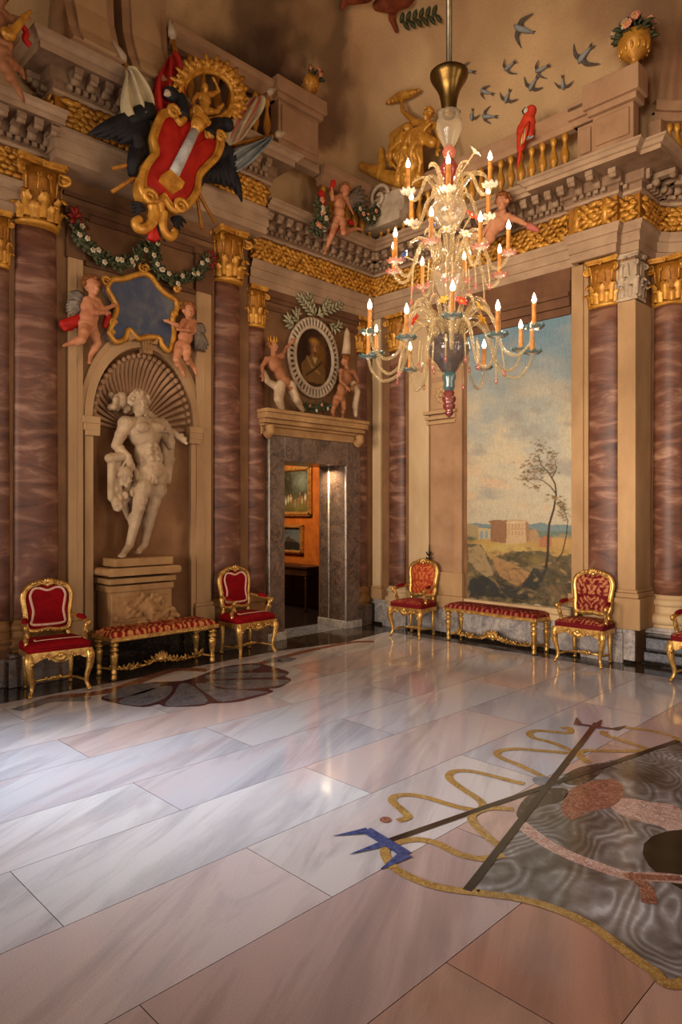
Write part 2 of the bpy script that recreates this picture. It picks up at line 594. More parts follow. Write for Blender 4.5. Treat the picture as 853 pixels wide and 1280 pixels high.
def curls(mb, P, s, n=40, seed=1, full=1.0, r=0.022):
    g = random.Random(seed)
    for i in range(n):
        a = g.uniform(0, 2 * pi); e = g.uniform(-0.15, 1.5)
        fx = -cos(a)
        if fx > 0.55 and e < 0.75:
            continue
        mb.ell(P(sin(a) * cos(e) * 0.085 * full, -0.012 + fx * cos(e) * 0.10 * full, 0.025 + sin(e) * 0.092 * full), r * s * g.uniform(.8, 1.25), None, 7, 5)

def figure(j, s, build='man', beard=False, face=(0, -1, 0), up=(0, 0, 1), curl=0.5, hands=True, feet=True):
    """Volumes of a body. j: joint name -> point (already in local metres); s: body scale, 1 = a 1.75 m adult."""
    J = {k: Vector(v) for k, v in j.items()}
    mb = MB()
    child = build == 'child'
    g = {'man': 1.12, 'child': 1.22, 'woman': 0.98}[build]
    sh_l, sh_r, pel, ch = J['sh_l'], J['sh_r'], J['pelvis'], J['chest']
    ax = (ch - pel).normalized()
    acr = (sh_r - sh_l).normalized()
    fwd = acr.cross(ax).normalized()          # towards the viewer side of the chest
    if fwd.dot(Vector(face)) < 0 and abs(fwd.dot(Vector(face))) > .35:
        fwd = -fwd
    R = Matrix((acr, fwd, acr.cross(fwd))).transposed()
    hipc = (J['hip_l'] + J['hip_r']) / 2
    # trunk
    mb.ell(ch, (0.165 * s * g, 0.118 * s * g, 0.165 * s), R, 16, 10)
    mid = (ch * 0.45 + pel * 0.55)
    mb.ell(mid, (0.135 * s * g * (1.1 if child else 1), 0.098 * s * g * (1.25 if child else 1), 0.16 * s), R, 16, 10)
    mb.ell(pel, (0.155 * s * g, 0.112 * s * g, 0.115 * s), R, 16, 10)
    mb.capsule(ch, 0.10 * s * g, pel, 0.10 * s * g, 12)
    mb.capsule(sh_l, 0.068 * s * g, sh_r, 0.068 * s * g, 10)
    if build == 'man':
        for sx in (-1, 1):
            mb.ell(ch + acr * sx * 0.080 * s + fwd * 0.104 * s + ax * 0.045 * s, (0.092 * s, 0.036 * s, 0.056 * s), R, 10, 8)
            for k in range(3):
                mb.ell(mid + acr * sx * 0.032 * s + fwd * (0.108) * s + ax * (0.075 - 0.066 * k) * s, (0.034 * s, 0.024 * s, 0.028 * s), R, 8, 6)
            mb.ell(mid + acr * sx * 0.115 * s + fwd * 0.02 * s - ax * 0.04 * s, (0.035 * s, 0.06 * s, 0.075 * s), R, 8, 6)
    elif child:
        mb.ell(mid + fwd * 0.055 * s, (0.115 * s, 0.085 * s, 0.12 * s), R, 12, 8)
    # neck and head
    hd = J['head']
    nk = (sh_l + sh_r) / 2 + ax * 0.03 * s
    hs = s * (1.55 if child else 1.0)
    hu = Vector(up)
    mb.capsule(nk, 0.060 * s * g, hd - hu * 0.05 * hs, 0.052 * s * g, 10)
    for sx in (-1, 1):
        mb.capsule(nk + acr * sx * 0.03 * s, 0.045 * s * g, (sh_l if sx < 0 else sh_r) * 0.6 + nk * 0.4, 0.045 * s * g, 8)
    P = head(mb, hd, face, up, hs, beard, child)
    # limbs
    for sd in 'lr':
        a, e, w = J['sh_' + sd], J['el_' + sd], J['wr_' + sd]
        k = 1.12 if child else 1.0
        mb.ell(a, 0.074 * s * g, None, 10, 8)
        mb.capsule(a, 0.060 * s * g * k, e, 0.042 * s * g * k)
        m_ = a * 0.5 + e * 0.5
        mb.ell(m_, 0.056 * s * g * k, None, 10, 8)
        mb.capsule(e, 0.043 * s * g * k, w, 0.028 * s * g * k)
        mb.ell(e * 0.7 + w * 0.3, 0.046 * s * g * k, None, 10, 8)
        if hands:
            hand(mb, w, w - e if 'hd_' + sd not in J else J['hd_' + sd] - w, J.get('pn_' + sd, -fwd), s * (1.05 if not child else 1.0), curl, 1 if sd == 'l' else -1)
        h, kn, an = J['hip_' + sd], J['kn_' + sd], J['an_' + sd]
        tk = 1.12 if build == 'man' else 1.0
        mb.capsule(h, 0.094 * s * g, kn, 0.056 * s * g * k)
        mb.ell(h * 0.62 + kn * 0.38 + fwd * 0.012 * s, 0.088 * s * g * tk, None, 10, 8)
        if build == 'man':
            mb.ell(kn + fwd * 0.035 * s, 0.036 * s * g, None, 8, 6)
            mb.ell(h * 0.25 + kn * 0.75 + fwd * 0.018 * s, 0.062 * s * g, None, 8, 6)
        mb.ell(kn, 0.06 * s * g * k, None, 10, 8)
        mb.capsule(kn, 0.055 * s * g * k, an, 0.036 * s * g * k)
        mb.ell(kn * 0.68 + an * 0.32 - fwd * 0.018 * s, (0.060 * s * g * k, 0.062 * s * g * k, 0.095 * s), None, 10, 8)
        if feet and 'toe_' + sd in J:
            t = J['toe_' + sd]
            mb.capsule(an, 0.036 * s * g * k, t, 0.026 * s * g)
            mb.ell(an * 0.9 - (t - an) * 0.12 + an * .1, 0.036 * s * g, None, 8, 6)
            td = (t - an).normalized()
            sd_ = td.cross(Vector((0, 0, 1)))
            sd_ = sd_.normalized() if sd_.length > .1 else Vector((1, 0, 0))
            for q in range(5):
                b = t + sd_ * (q - 2) * 0.016 * s
                mb.capsule(b, 0.013 * s, b + td * (0.035 - abs(q - 1.5) * .004) * s, 0.010 * s, 6)
    return mb, P
# ================================================================== ROOM SHELL
XMAX, YMIN = 11.0, -14.0
# ---- floor: long marble slabs laid parallel to the left wall
def floor_mat():
    m, nt, b = new_mat('polished slab marble')
    at = nt.nodes.new('ShaderNodeAttribute'); at.attribute_name = 'pigment'
    v = coords(nt, (1.5, 0.22, 1), (0, 0, radians(26)), 'UV')
    n = noise(nt, v, 2.2, 6, 0.6, 0.9)
    streak = ramp(nt, n, [(0.30, (108, 108, 118)), (0.40, (176, 174, 178)), (0.52, (255, 255, 255))])
    mx = nt.nodes.new('ShaderNodeMix'); mx.data_type = 'RGBA'; mx.blend_type = 'MULTIPLY'; mx.inputs[0].default_value = 0.36
    nt.links.new(at.outputs['Color'], mx.inputs[6]); nt.links.new(streak, mx.inputs[7])
    v2 = coords(nt, (1.2, 0.35, 1), (0, 0, radians(20)), 'UV')
    pk = ramp(nt, noise(nt, v2, 1.3, 4, 0.55, 0.6), [(0.5, (0, 0, 0)), (0.74, (150, 150, 150))])
    m2 = nt.nodes.new('ShaderNodeMix'); m2.data_type = 'RGBA'
    nt.links.new(pk, m2.inputs[0]); nt.links.new(mx.outputs[2], m2.inputs[6]); m2.inputs[7].default_value = lin((206, 160, 146))
    th = nt.nodes.new('ShaderNodeMath'); th.operation = 'SUBTRACT'; th.inputs[1].default_value = 0.52
    nt.links.new(noise(nt, coords(nt, (1.1, 0.12, 1), (0, 0, radians(27)), 'UV'), 1.7, 5, 0.55, 0.5), th.inputs[0])
    ab_ = nt.nodes.new('ShaderNodeMath'); ab_.operation = 'ABSOLUTE'; nt.links.new(th.outputs[0], ab_.inputs[0])
    ln = ramp(nt, ab_.outputs[0], [(0.0, (105, 105, 105)), (0.02, (46, 46, 46)), (0.06, (0, 0, 0))])
    mv = nt.nodes.new('ShaderNodeMix'); mv.data_type = 'RGBA'
    nt.links.new(ln, mv.inputs[0]); nt.links.new(m2.outputs[2], mv.inputs[6]); mv.inputs[7].default_value = lin((120, 118, 130))
    m2 = mv
    v3 = coords(nt, (1, 1, 1), kind='Object')
    sp = ramp(nt, noise(nt, v3, 180, 2), [(0.3, (226, 226, 226)), (0.7, (255, 255, 255))])
    m3 = nt.nodes.new('ShaderNodeMix'); m3.data_type = 'RGBA'; m3.blend_type = 'MULTIPLY'; m3.inputs[0].default_value = 1
    nt.links.new(m2.outputs[2], m3.inputs[6]); nt.links.new(sp, m3.inputs[7])
    nt.links.new(m3.outputs[2], b.inputs['Base Color'])
    b.inputs['Roughness'].default_value = 0.09
    b.inputs['Specular IOR Level'].default_value = 0.65
    return m

def agate_mat():
    m, nt, b = new_mat('banded agate marble')
    v = coords(nt)
    f0 = noise(nt, v, 0.85, 2.5, 0.5, 0.7)
    k = nt.nodes.new('ShaderNodeMath'); k.operation = 'MULTIPLY'; k.inputs[1].default_value = 210.0
    nt.links.new(f0, k.inputs[0])
    sn = nt.nodes.new('ShaderNodeMath'); sn.operation = 'SINE'; nt.links.new(k.outputs[0], sn.inputs[0])
    fine = nt.nodes.new('ShaderNodeMath'); fine.operation = 'MULTIPLY_ADD'; fine.inputs[1].default_value = 0.9; fine.inputs[2].default_value = 0.0
    nt.links.new(noise(nt, v, 3.2, 6, 0.65, 1.5), fine.inputs[0])
    ad = nt.nodes.new('ShaderNodeMath'); ad.operation = 'MULTIPLY_ADD'; ad.inputs[1].default_value = 0.16
    nt.links.new(sn.outputs[0], ad.inputs[0]); nt.links.new(fine.outputs[0], ad.inputs[2])
    c = ramp(nt, ad.outputs[0], [(0.2, (100, 90, 82)), (0.45, (132, 124, 118)), (0.6, (148, 143, 140)), (0.75, (190, 186, 182))])
    n = ramp(nt, noise(nt, v, 1.6, 4), [(0.35, (150, 140, 128)), (0.65, (255, 255, 255))])
    mx = nt.nodes.new('ShaderNodeMix'); mx.data_type = 'RGBA'; mx.blend_type = 'MULTIPLY'; mx.inputs[0].default_value = 1
    nt.links.new(c, mx.inputs[6]); nt.links.new(n, mx.inputs[7])
    nt.links.new(mx.outputs[2], b.inputs['Base Color'])
    b.inputs['Roughness'].default_value = 0.14
    return m

M['floor'] = floor_mat()
M['agate'] = agate_mat()
M['in_gold'] = veined('yellow inlay marble', (164, 124, 62), (124, 88, 40), (190, 158, 100), 9, 0.18)
M['in_black'] = veined('black inlay marble', (34, 26, 24), (18, 14, 14), (60, 46, 40), 9, 0.15)
M['in_blue'] = mottled('lapis inlay', (34, 44, 84), (76, 86, 128), 30, 0.18, bs=0)
M['in_plum'] = mottled('plum inlay', (60, 34, 44), (90, 56, 60), 30, 0.18, bs=0)
M['in_grey'] = veined('blue grey inlay marble', (118, 118, 124), (78, 78, 86), (150, 148, 150), 6, 0.2, vein_w=.02)
M['in_rust'] = veined('rust breccia inlay', (134, 78, 56), (92, 50, 36), (170, 128, 108), 7, 0.18)
M['in_pink'] = veined('pink breccia inlay', (176, 136, 118), (140, 96, 82), (206, 190, 178), 8, 0.18)
M['in_dark'] = veined('dark border marble', (62, 50, 42), (30, 24, 20), (120, 104, 84), 3.0, 0.1, vein_w=.015)
M['in_disc'] = mottled('dark green inlay', (26, 24, 14), (46, 42, 24), 6, 0.15, bs=0)
FL_M = ['floor', 'in_dark', 'in_rust', 'in_gold', 'in_black', 'in_blue', 'in_plum', 'in_grey', 'agate', 'in_pink', 'in_disc', 'black_marble']
FI = {k: i for i, k in enumerate(FL_M)}
fl = MB(); fl.col = []
g = random.Random(5)
JX = [0.0, 0.78, 1.42, 2.08, 2.66, 3.33, 3.94, 4.60, 5.28, 5.95, 6.60, 7.25, 7.9, 8.55, 9.2, 9.85, 10.5, 11.0]
TINT = [(206, 200, 200), (214, 207, 205), (196, 191, 194), (206, 188, 182), (208, 196, 190), (202, 198, 200)]
FIX = {(3, 0): 0}
def floor_poly(pts, mat, z):
    """flat piece of stone, points (x, y)"""
    n = len(pts)
    tri = tessellate_polygon([[Vector((p[0], p[1], 0)) for p in pts]])
    f = []
    for t in tri:
        a, b, c = [pts[i] for i in t]
        s = (b[0] - a[0]) * (c[1] - a[1]) - (c[0] - a[0]) * (b[1] - a[1])
        f.append(tuple(t) if s > 0 else tuple(reversed(t)))
    fl.add([(p[0], p[1], z) for p in pts], f, mat, False)
    fl.col.extend([(1, 1, 1)] * n)
def slab(x0, x1, y0, y1, tint):
    e = 0.0017
    ou, ov = g.uniform(0, 60), g.uniform(0, 60)
    o = len(fl.v)
    fl.add([(x0 + e, y0 + e, 0), (x1 - e, y0 + e, 0), (x1 - e, y1 - e, 0), (x0 + e, y1 - e, 0)], [(0, 1, 2, 3)], 0, False)
    for k, (a, b) in enumerate(((x0, y0), (x1, y0), (x1, y1), (x0, y1))):
        fl.uv[o + k] = (a + ou, b + ov)
    c = lin(tint)
    fl.col.extend([c[:3]] * 4)
for i in range(len(JX) - 1):
    y = -14.0 - (1.11 if i % 2 == 0 else 0.10) + 1.9
    ys = [YMIN]
    while y < 0.2:
        if y > YMIN + .2:
            ys.append(y)
        y += 2.03
    ys[-1] = 1.2 if JX[i] > 4.2 else 0.0
    for a, b in zip(ys[:-1], ys[1:]):
        t = TINT[g.randrange(len(TINT))]
        if JX[i] > 5.2:
            t = tuple(int(q * w) for q, w in zip(t, (0.95, 0.83, 0.77) if JX[i] < 5.9 else (0.88, 0.71, 0.61)))  # dim warm light of the near floor put into the slab tints
        slab(JX[i], JX[i + 1], a, b, t)
o0 = len(fl.v)
fl.add([(-5, YMIN, -0.004), (XMAX, YMIN, -0.004), (XMAX, 1.3, -0.004), (-5, 1.3, -0.004)], [(0, 1, 2, 3)], FI['in_black'], False)
fl.col.extend([(1, 1, 1)] * 4)
fl.add([(-5, YMIN, -0.2), (XMAX, YMIN, -0.2), (XMAX, 1.3, -0.2), (-5, 1.3, -0.2)], [(3, 2, 1, 0)], FI['in_black'], False)
fl.col.extend([(1, 1, 1)] * 4)
# dark border along both walls
floor_poly([(0, -9), (0.66, -9), (0.66, -5.4), (0.62, -2.6), (0.85, -1.5), (0.7, -0.45), (4.9, -0.45), (9, -0.45), (9, 0.0), (0, 0)], FI['in_dark'], 0.001)
floor_poly([(-0.6, -2.2), (0.02, -2.2), (0.02, -0.5), (-0.6, -0.5)], FI['in_grey'], 0.0015)
def fpx(pts, off, sc):
    return [on_floor(off[0] + a / sc, off[1] + b / sc) for a, b in pts]
STK = [0]
def floor_stroke(pts, w, mat, z, taper=None, smooth=True):
    STK[0] += 1; z += STK[0] * .00004
    p = [(q.x, q.y) for q in pts]
    if smooth:
        p = smooth_loop(p, 6, False)
    L, Rr = [], []
    n = len(p)
    for i in range(n):
        a, b = p[max(i - 1, 0)], p[min(i + 1, n - 1)]
        dx, dy = b[0] - a[0], b[1] - a[1]
        l = hypot(dx, dy) or 1
        ww = w if taper is None else w * (taper[0] + (taper[1] - taper[0]) * i / (n - 1))
        ww *= 0.5
        L.append((p[i][0] - dy / l * ww, p[i][1] + dx / l * ww)); Rr.append((p[i][0] + dy / l * ww, p[i][1] - dx / l * ww))
    for i in range(n - 1):
        q = [L[i], Rr[i], Rr[i + 1], L[i + 1]]
        fl.add([(a[0], a[1], z + i * 4e-6) for a in q], [(0, 1, 2, 3)], mat, False)
        fl.col.extend([(1, 1, 1)] * 4)
# scallop shell inlay by the left bench
S = ((100, 700), 3.16)
out = [(85, 542), (140, 566), (250, 582), (310, 570), (340, 580), (470, 578), (512, 568), (560, 566), (640, 558), (762, 522), (745, 510), (790, 504), (835, 475), (812, 460), (826, 445), (790, 430), (690, 408), (560, 425), (480, 455), (400, 478), (250, 488)]
floor_poly([(q.x, q.y) for q in fpx(smooth_loop(out, 3), *S)], FI['in_plum'], 0.0016)
for lobe in ([(95, 540), (200, 494), (322, 490), (255, 525), (140, 548)], [(150, 560), (270, 512), (362, 498), (350, 535), (300, 562), (235, 576)],
             [(338, 576), (372, 530), (395, 490), (440, 494), (500, 545), (495, 566), (450, 573)], [(455, 492), (505, 490), (560, 510), (740, 520), (690, 536), (568, 560), (520, 540)],
             [(500, 482), (600, 475), (822, 474), (785, 496), (640, 512), (540, 500)], [(500, 455), (620, 447), (806, 447), (800, 460), (640, 468), (520, 472)], [(560, 430), (690, 414), (712, 425), (640, 440), (540, 448)]):
    floor_poly([(q.x, q.y) for q in fpx(smooth_loop(lobe, 3), *S)], FI['in_grey'], 0.0022)
# red breccia scrolls at both ends of the shell
floor_stroke([on_floor(a, b) for a, b in ((35, 884), (70, 872), (110, 868), (150, 860), (215, 838), (260, 838))], 0.16, FI['in_rust'], 0.0013)
floor_stroke([on_floor(a, b) for a, b in ((318, 832), (352, 822), (392, 812), (440, 803), (468, 802))], 0.12, FI['in_rust'], 0.0013)
floor_stroke([on_floor(a, b) for a, b in ((20, 888), (62, 876), (112, 874))], 0.15, FI['in_grey'], 0.0015)
floor_stroke([on_floor(a, b) for a, b in ((335, 824), (352, 826), (362, 822))], 0.22, FI['in_grey'], 0.0015)
# trophy inlay on the right: agate field, crossed rods, tridents and a yellow ribbon
A1, A2, A3 = ((400, 860), 3.554), ((620, 860), 3.661), ((600, 1080), 3.372)
edge = fpx([(0, 125), (150, 145), (300, 185), (450, 250), (550, 320), (640, 390), (730, 450), (853, 505)], *A3)
field = [on_floor(690, 972), on_floor(590, 1112)] + edge[0:] + [Vector((6.9, -4.9, 0)), Vector((8.2, -3.8, 0)), Vector((7.6, -1.6, 0)), Vector((6.2, -1.2, 0)), on_floor(848, 926)]
floor_poly([(q.x, q.y) for q in field], FI['agate'], 0.001)
floor_poly([(q.x, q.y) for q in fpx(smooth_loop([(520, 515), (600, 505), (720, 525), (853, 560), (860, 780), (780, 650), (690, 620), (600, 592), (540, 560)], 3), *A2)], FI['in_pink'], 0.0016)
floor_poly([(q.x, q.y) for q in fpx(smooth_loop([(335, 470), (430, 430), (540, 420), (590, 470), (540, 540), (420, 570), (350, 605), (300, 560)], 3), *A2)], FI['in_rust'], 0.0018)
floor_poly([(q.x, q.y) for q in fpx(smooth_loop([(95, 570), (140, 500), (230, 460), (330, 465), (300, 520), (200, 545), (120, 600)], 3), *A2)], FI['in_dark'], 0.0018)
floor_poly([(q.x, q.y) for q in fpx(smooth_loop([(305, 410), (380, 365), (500, 345), (470, 400), (400, 440), (320, 440)], 3), *A2)], FI['in_dark'], 0.0018)
floor_stroke(fpx([(110, 620), (200, 690), (300, 750), (420, 800), (560, 850), (640, 865), (760, 868), (870, 880)], *A2), 0.09, FI['in_pink'], 0.002)
floor_stroke(fpx([(600, 850), (680, 905), (705, 990)], *A2), 0.07, FI['in_rust'], 0.0022)
floor_stroke(fpx([(640, 862), (740, 870), (850, 872)], *A2), 0.05, FI['in_rust'], 0.0023)
floor_poly([(6.55 + 0.42 * cos(a * .3), -4.45 + 0.42 * sin(a * .3)) for a in range(21)], FI['in_disc'], 0.002)
for off, st in ((A1, [(345, 592), (392, 575), (360, 540), (322, 505), (335, 482), (400, 476), (480, 490), (560, 515), (650, 538), (715, 540), (715, 505), (620, 440), (574, 400), (592, 373), (660, 370), (750, 388), (853, 415)]),
                (A2, [(0, 408), (60, 425), (130, 440)]), (A2, [(345, 300), (200, 288), (90, 280), (10, 292), (20, 318), (120, 360), (230, 415)]),
                (A2, [(300, 186), (338, 184), (336, 206), (270, 202), (190, 196), (155, 206), (170, 228), (260, 252), (350, 290)]),
                (A2, [(425, 345), (385, 310), (410, 288), (540, 290), (690, 285), (640, 262), (500, 215), (500, 200)]),
                (A2, [(590, 182), (700, 195), (800, 220), (870, 255)]),
                (A1, [(860, 540), (760, 536), (690, 555), (676, 590), (730, 650), (800, 705)]),
                (A1, [(300, 712), (340, 690), (430, 675), (520, 692), (620, 740), (720, 760), (815, 742)])):
    floor_stroke(fpx(st, *off), 0.055, FI['in_gold'], 0.0026)
floor_stroke(fpx([(300, 690), (290, 740), (330, 800), (420, 850), (520, 885), (640, 905), (720, 911)], *A1) + edge + [Vector((6.9, -4.92, 0))], 0.055, FI['in_gold'], 0.0026)
floor_poly([(q.x, q.y) for q in fpx([(265 + 27 + 27 * cos(a * .6), 587 + 14 * sin(a * .6)) for a in range(10)], *A1)], FI['in_rust'], 0.003)
for a, b in (((485, 1052), (848, 926)), ((746, 904), (584, 1114))):
    floor_stroke([on_floor(*a), on_floor(*b)], 0.046, FI['in_black'], 0.003, None, False)
floor_poly([(q.x, q.y) for q in fpx([(228 + 62 * cos(a * .314), 430 + 22 * sin(a * .314) + 9 * cos(a * .314)) for a in range(20)], *A2)], FI['in_grey'], 0.0034)
for a, b, w, tp in (((205, 632), (385, 742), .075, (1, 1)), ((60, 660), (215, 636), .075, (.05, 1)), ((132, 742), (300, 690), .07, (.05, 1)), ((385, 740), (272, 808), .085, (1, .1))):
    floor_stroke(fpx([a, b], *A1), w, FI['in_blue'], 0.0036, tp, False)
for a, b, w, tp in (((368, 166), (540, 190), .05, (1, .8)), ((370, 138), (378, 172), .08, (.1, 1)), ((485, 148), (450, 184), .09, (.1, 1)), ((600, 174), (540, 192), .07, (.1, 1))):
    floor_stroke(fpx([a, b], *A2), w, FI['in_plum'], 0.0036, tp, False)
structure('floor', fl, [M[k] for k in FL_M])

# ---- walls
def holed(outer, holes, plane, thick, mats, flip=False):
    """Slab of wall in (u, z) with openings; front face at offset 0 towards the room, thickness behind."""
    mb = MB()
    loops = [[Vector((a, b, 0)) for a, b in outer]] + [[Vector((a, b, 0)) for a, b in h] for h in holes]
    flat = [p for l in loops for p in l]
    tri = tessellate_polygon(loops)
    n = len(flat)
    v = [(p.x, 0, p.y) for p in flat] + [(p.x, thick, p.y) for p in flat]
    f = []
    for t in tri:
        a, b, c = [flat[i] for i in t]
        s = (b.x - a.x) * (c.y - a.y) - (c.x - a.x) * (b.y - a.y)
        t = tuple(t) if s > 0 else tuple(reversed(t))
        f.append(t); f.append(tuple(i + n for i in reversed(t)))
    o = 0
    for l in loops:
        k = len(l)
        for i in range(k):
            f.append((o + i, o + (i + 1) % k, o + (i + 1) % k + n, o + i + n))
        o += k
    mb.add(v, f, 0, False, plane)
    return mb
NY0, NY1, NZ0, NZS, NZT = -4.86, -3.53, 0.46, 2.93, 3.84
def arch_pts(y0, y1, zs, zt, n=18):
    c = (y0 + y1) / 2; r = (y1 - y0) / 2
    return [(c + r * cos(pi * i / n), zs + (zt - zs) * sin(pi * i / n)) for i in range(n + 1)]
niche_hole = [(NY0, NZ0), (NY1, NZ0)] + arch_pts(NY0, NY1, NZS, NZT)
DY0, DY1, DZ = -1.998, -0.707, 2.59
structure('wall_left', holed([(YMIN, 0), (0.0, 0), (0.0, 6.1), (YMIN, 6.1)],
          [niche_hole, [(DY0, 0.0005), (DY1, 0.0005), (DY1, DZ), (DY0, DZ)], [(-9.5, 0.9), (-7.9, 0.9), (-7.9, 4.6), (-9.5, 4.6)]], wall_m('L'), 0.58, None), [M['plaster']], fix=True)
EXED = [(4.305, 0.0), (4.305, 0.5), (4.42, 0.66), (4.7, 0.86), (5.2, 1.02), (6.0, 1.1), (7.0, 1.12), (11.3, 1.12)]
wr = MB()
pth = [(-0.0, 0.0)] + EXED
for (a, b), (c, d) in zip(pth[:-1], pth[1:]):
    l_ = hypot(c - a, d - b); ox, oy = -(d - b) / l_ * .25, (c - a) / l_ * .25
    wr.add([(a, b, 0), (c, d, 0), (c, d, 6.1), (a, b, 6.1), (a + ox, b + oy, 0), (c + ox, d + oy, 0), (c + ox, d + oy, 6.1), (a + ox, b + oy, 6.1)], [(0, 1, 2, 3), (7, 6, 5, 4), (3, 2, 6, 7), (0, 4, 5, 1)], 0, False)
structure('wall_right', wr, [M['plaster']])
wb = holed([(0, 0), (XMAX, 0), (XMAX, 6.1), (0, 6.1)], [[(x, 0.8), (x + 1.6, 0.8), (x + 1.6, 4.6), (x, 4.6)] for x in (1.6, 4.7, 7.8)], Matrix.Translation((0, YMIN - 0.4, 0)), 0.4, None)
structure('wall_back', wb, [M['plaster_light']], fix=True)
ws = holed([(YMIN, 0), (1.3, 0), (1.3, 6.1), (YMIN, 6.1)], [[(y, 0.8), (y + 1.6, 0.8), (y + 1.6, 4.6), (y, 4.6)] for y in (-11.5, -7.2, -2.9)], Matrix.Translation((XMAX + .4, 0, 0)) @ Matrix.Rotation(pi / 2, 4, 'Z'), 0.4, None)
structure('wall_side', ws, [M['plaster_light']], fix=True)
def win(n, mtx, w, h):
    mb = MB()
    for x in (0, w / 3, 2 * w / 3, w):
        mb.box(x - .03, x + .03, -.03, .03, 0, h, 0, mtx)
    for k in range(5):
        mb.box(0, w, -.025, .025, h * k / 4 - .025, h * k / 4 + .025, 0, mtx)
    structure('window_%d' % n, mb, [M['plaster_pale']])
win(1, Matrix.Translation((-.3, -9.5, .9)) @ Matrix.Rotation(pi / 2, 4, 'Z'), 1.6, 3.7)
for k, x in enumerate((1.6, 4.7, 7.8)):
    win(2 + k, Matrix.Translation((x, YMIN - .25, .8)), 1.6, 3.8)  # unseen windows made up to hold the fill lamps

for k, y in enumerate((-11.5, -7.2, -2.9)):
    win(5 + k, Matrix.Translation((XMAX + .25, y, .8)) @ Matrix.Rotation(pi / 2, 4, 'Z'), 1.6, 3.8)  # unseen windows added so fill can reach the left wall

# ---- vault painted as open sky
def w_right(x):
    t = min(max((x - 4.3) / 1.0, 0), 1)
    return 1.1 * t * t * (3 - 2 * t)
def smin(a, b, k=0.35):
    h = max(k - abs(a - b), 0) / k
    return min(a, b) - h * h * k * 0.25
def vault_z(x, y):
    p = smin(smin(x, w_right(x) - y), min(XMAX - x, y - YMIN))
    p = min(max(p, 0.0), 4.5)
    return 6.02 + 3.3 * (1 - (1 - p / 4.5) ** 2.5) ** 0.4
def on_vault(px, py, back=0.0):
    d = sight(px, py)
    t = 3.0
    while t < 16:
        q = Vector((CX, CY, CH)) + d * t
        if q.x < 0.005 or q.y > w_right(q.x) - 0.005 or q.z > vault_z(q.x, q.y):
            break
        t += 0.01
    return Vector((CX, CY, CH)) + d * (t - back)
va = MB(); va.col = []
xs = [XMAX * (i / 170) ** 1.4 for i in range(171)]
ysv = [1.1 - (1.1 - YMIN) * (i / 220) ** 1.35 for i in range(221)]
blobs = [((330, 60), 1.15, (88, 62, 42), .85), ((285, 60), .7, (128, 98, 70), .8), ((300, 20), .8, (110, 84, 58), .8), ((352, 130), .75, (78, 48, 32), .95), ((335, 95), .5, (70, 50, 36), .8), ((402, 150), .5, (98, 64, 46), .8), ((380, 185), .35, (112, 74, 54), .8), ((412, 60), .55, (108, 82, 56), .85), ((425, 100), .35, (128, 94, 66), .8), ((455, 25), .5, (214, 172, 124), .8), ((470, 62), .4, (200, 158, 112), .7),
         ((385, 25), .45, (160, 122, 84), .7), ((365, 80), .25, (150, 116, 84), .6), ((250, 15), .5, (190, 150, 104), .7), ((445, 140), .4, (160, 122, 88), .5), ((500, 80), .6, (206, 168, 122), .5), ((640, 130), .9, (196, 160, 116), .5), ((600, 20), .8, (182, 142, 100), .5), ((760, 20), .6, (150, 110, 78), .7), ((840, 70), .6, (120, 82, 58), .85), ((815, 15), .5, (160, 124, 90), .7), ((700, 60), .5, (190, 150, 106), .5), ((560, 30), .5, (166, 128, 90), .5), ((845, 110), .4, (166, 116, 92), .6)]
blobs = [(on_vault(*p), r, lin(c), a) for p, r, c, a in blobs]
from mathutils import noise as mnoise
base = Vector(lin((196, 158, 112))[:3])
for y in ysv:
    for x in xs:
        q = Vector((x, y, vault_z(x, y) if y < w_right(x) else 6.02))
        va.v.append(tuple(q))
        w = mnoise.fractal(q * 0.9, 1.0, 2.0, 4)
        c = base * (1 + 0.22 * w)
        for bq, r, bc, a in blobs:
            dd = (q - bq).length
            if dd < 2.2 * r:
                dd = dd / r + 0.75 * mnoise.fractal(q * 1.5 + bq * 3, 1, 2, 5)
                kk = min(max((1.05 - dd) / .55, 0), 1)
                c = c.lerp(Vector(bc[:3]) * (1 + .3 * w), a * kk * kk * (3 - 2 * kk))
        va.col.append(tuple(c))
nx = len(xs)
for j in range(len(ysv) - 1):
    for i in range(nx - 1):
        if ysv[j + 1] > w_right(xs[i]) + .05 and ysv[j + 1] > w_right(xs[i + 1]) + .05:
            continue
        va.f.append([j * nx + i, j * nx + i + 1, (j + 1) * nx + i + 1, (j + 1) * nx + i]); va.m.append(0); va.s.append(True)
structure('ceiling', va, [M['fresco']])

# ---- entablatures: profiles swept along the walls
def sweep(path, prof, n_extra=0):
    """path: plan points with the room on the right hand; prof: (offset, z, material of the strip that follows)"""
    mb = MB()
    k = len(path)
    offs = []
    for i in range(k):
        d0 = Vector(path[i]) - Vector(path[i - 1]) if i else Vector(path[1]) - Vector(path[0])
        d1 = Vector(path[i + 1]) - Vector(path[i]) if i < k - 1 else d0
        d0.normalize(); d1.normalize()
        n0, n1 = Vector((d0.y, -d0.x)), Vector((d1.y, -d1.x))
        offs.append((n0 + n1) / (1 + n0.dot(n1)))
    for i in range(k - 1):
        for (p0, z0, m0), (p1, z1, m1) in zip(prof[:-1], prof[1:]):
            q = []
            for j, p, z in ((i, p0, z0), (i + 1, p0, z0), (i + 1, p1, z1), (i, p1, z1)):
                q.append((path[j][0] + offs[j].x * p, path[j][1] + offs[j].y * p, z))
            mb.add(q, [(0, 1, 2, 3)], m0, False)
    return mb
W_, G_, D_ = 0, 1, 2
ENT_M = [M['white'], M['gold_ground'], M['cornice_dark']]
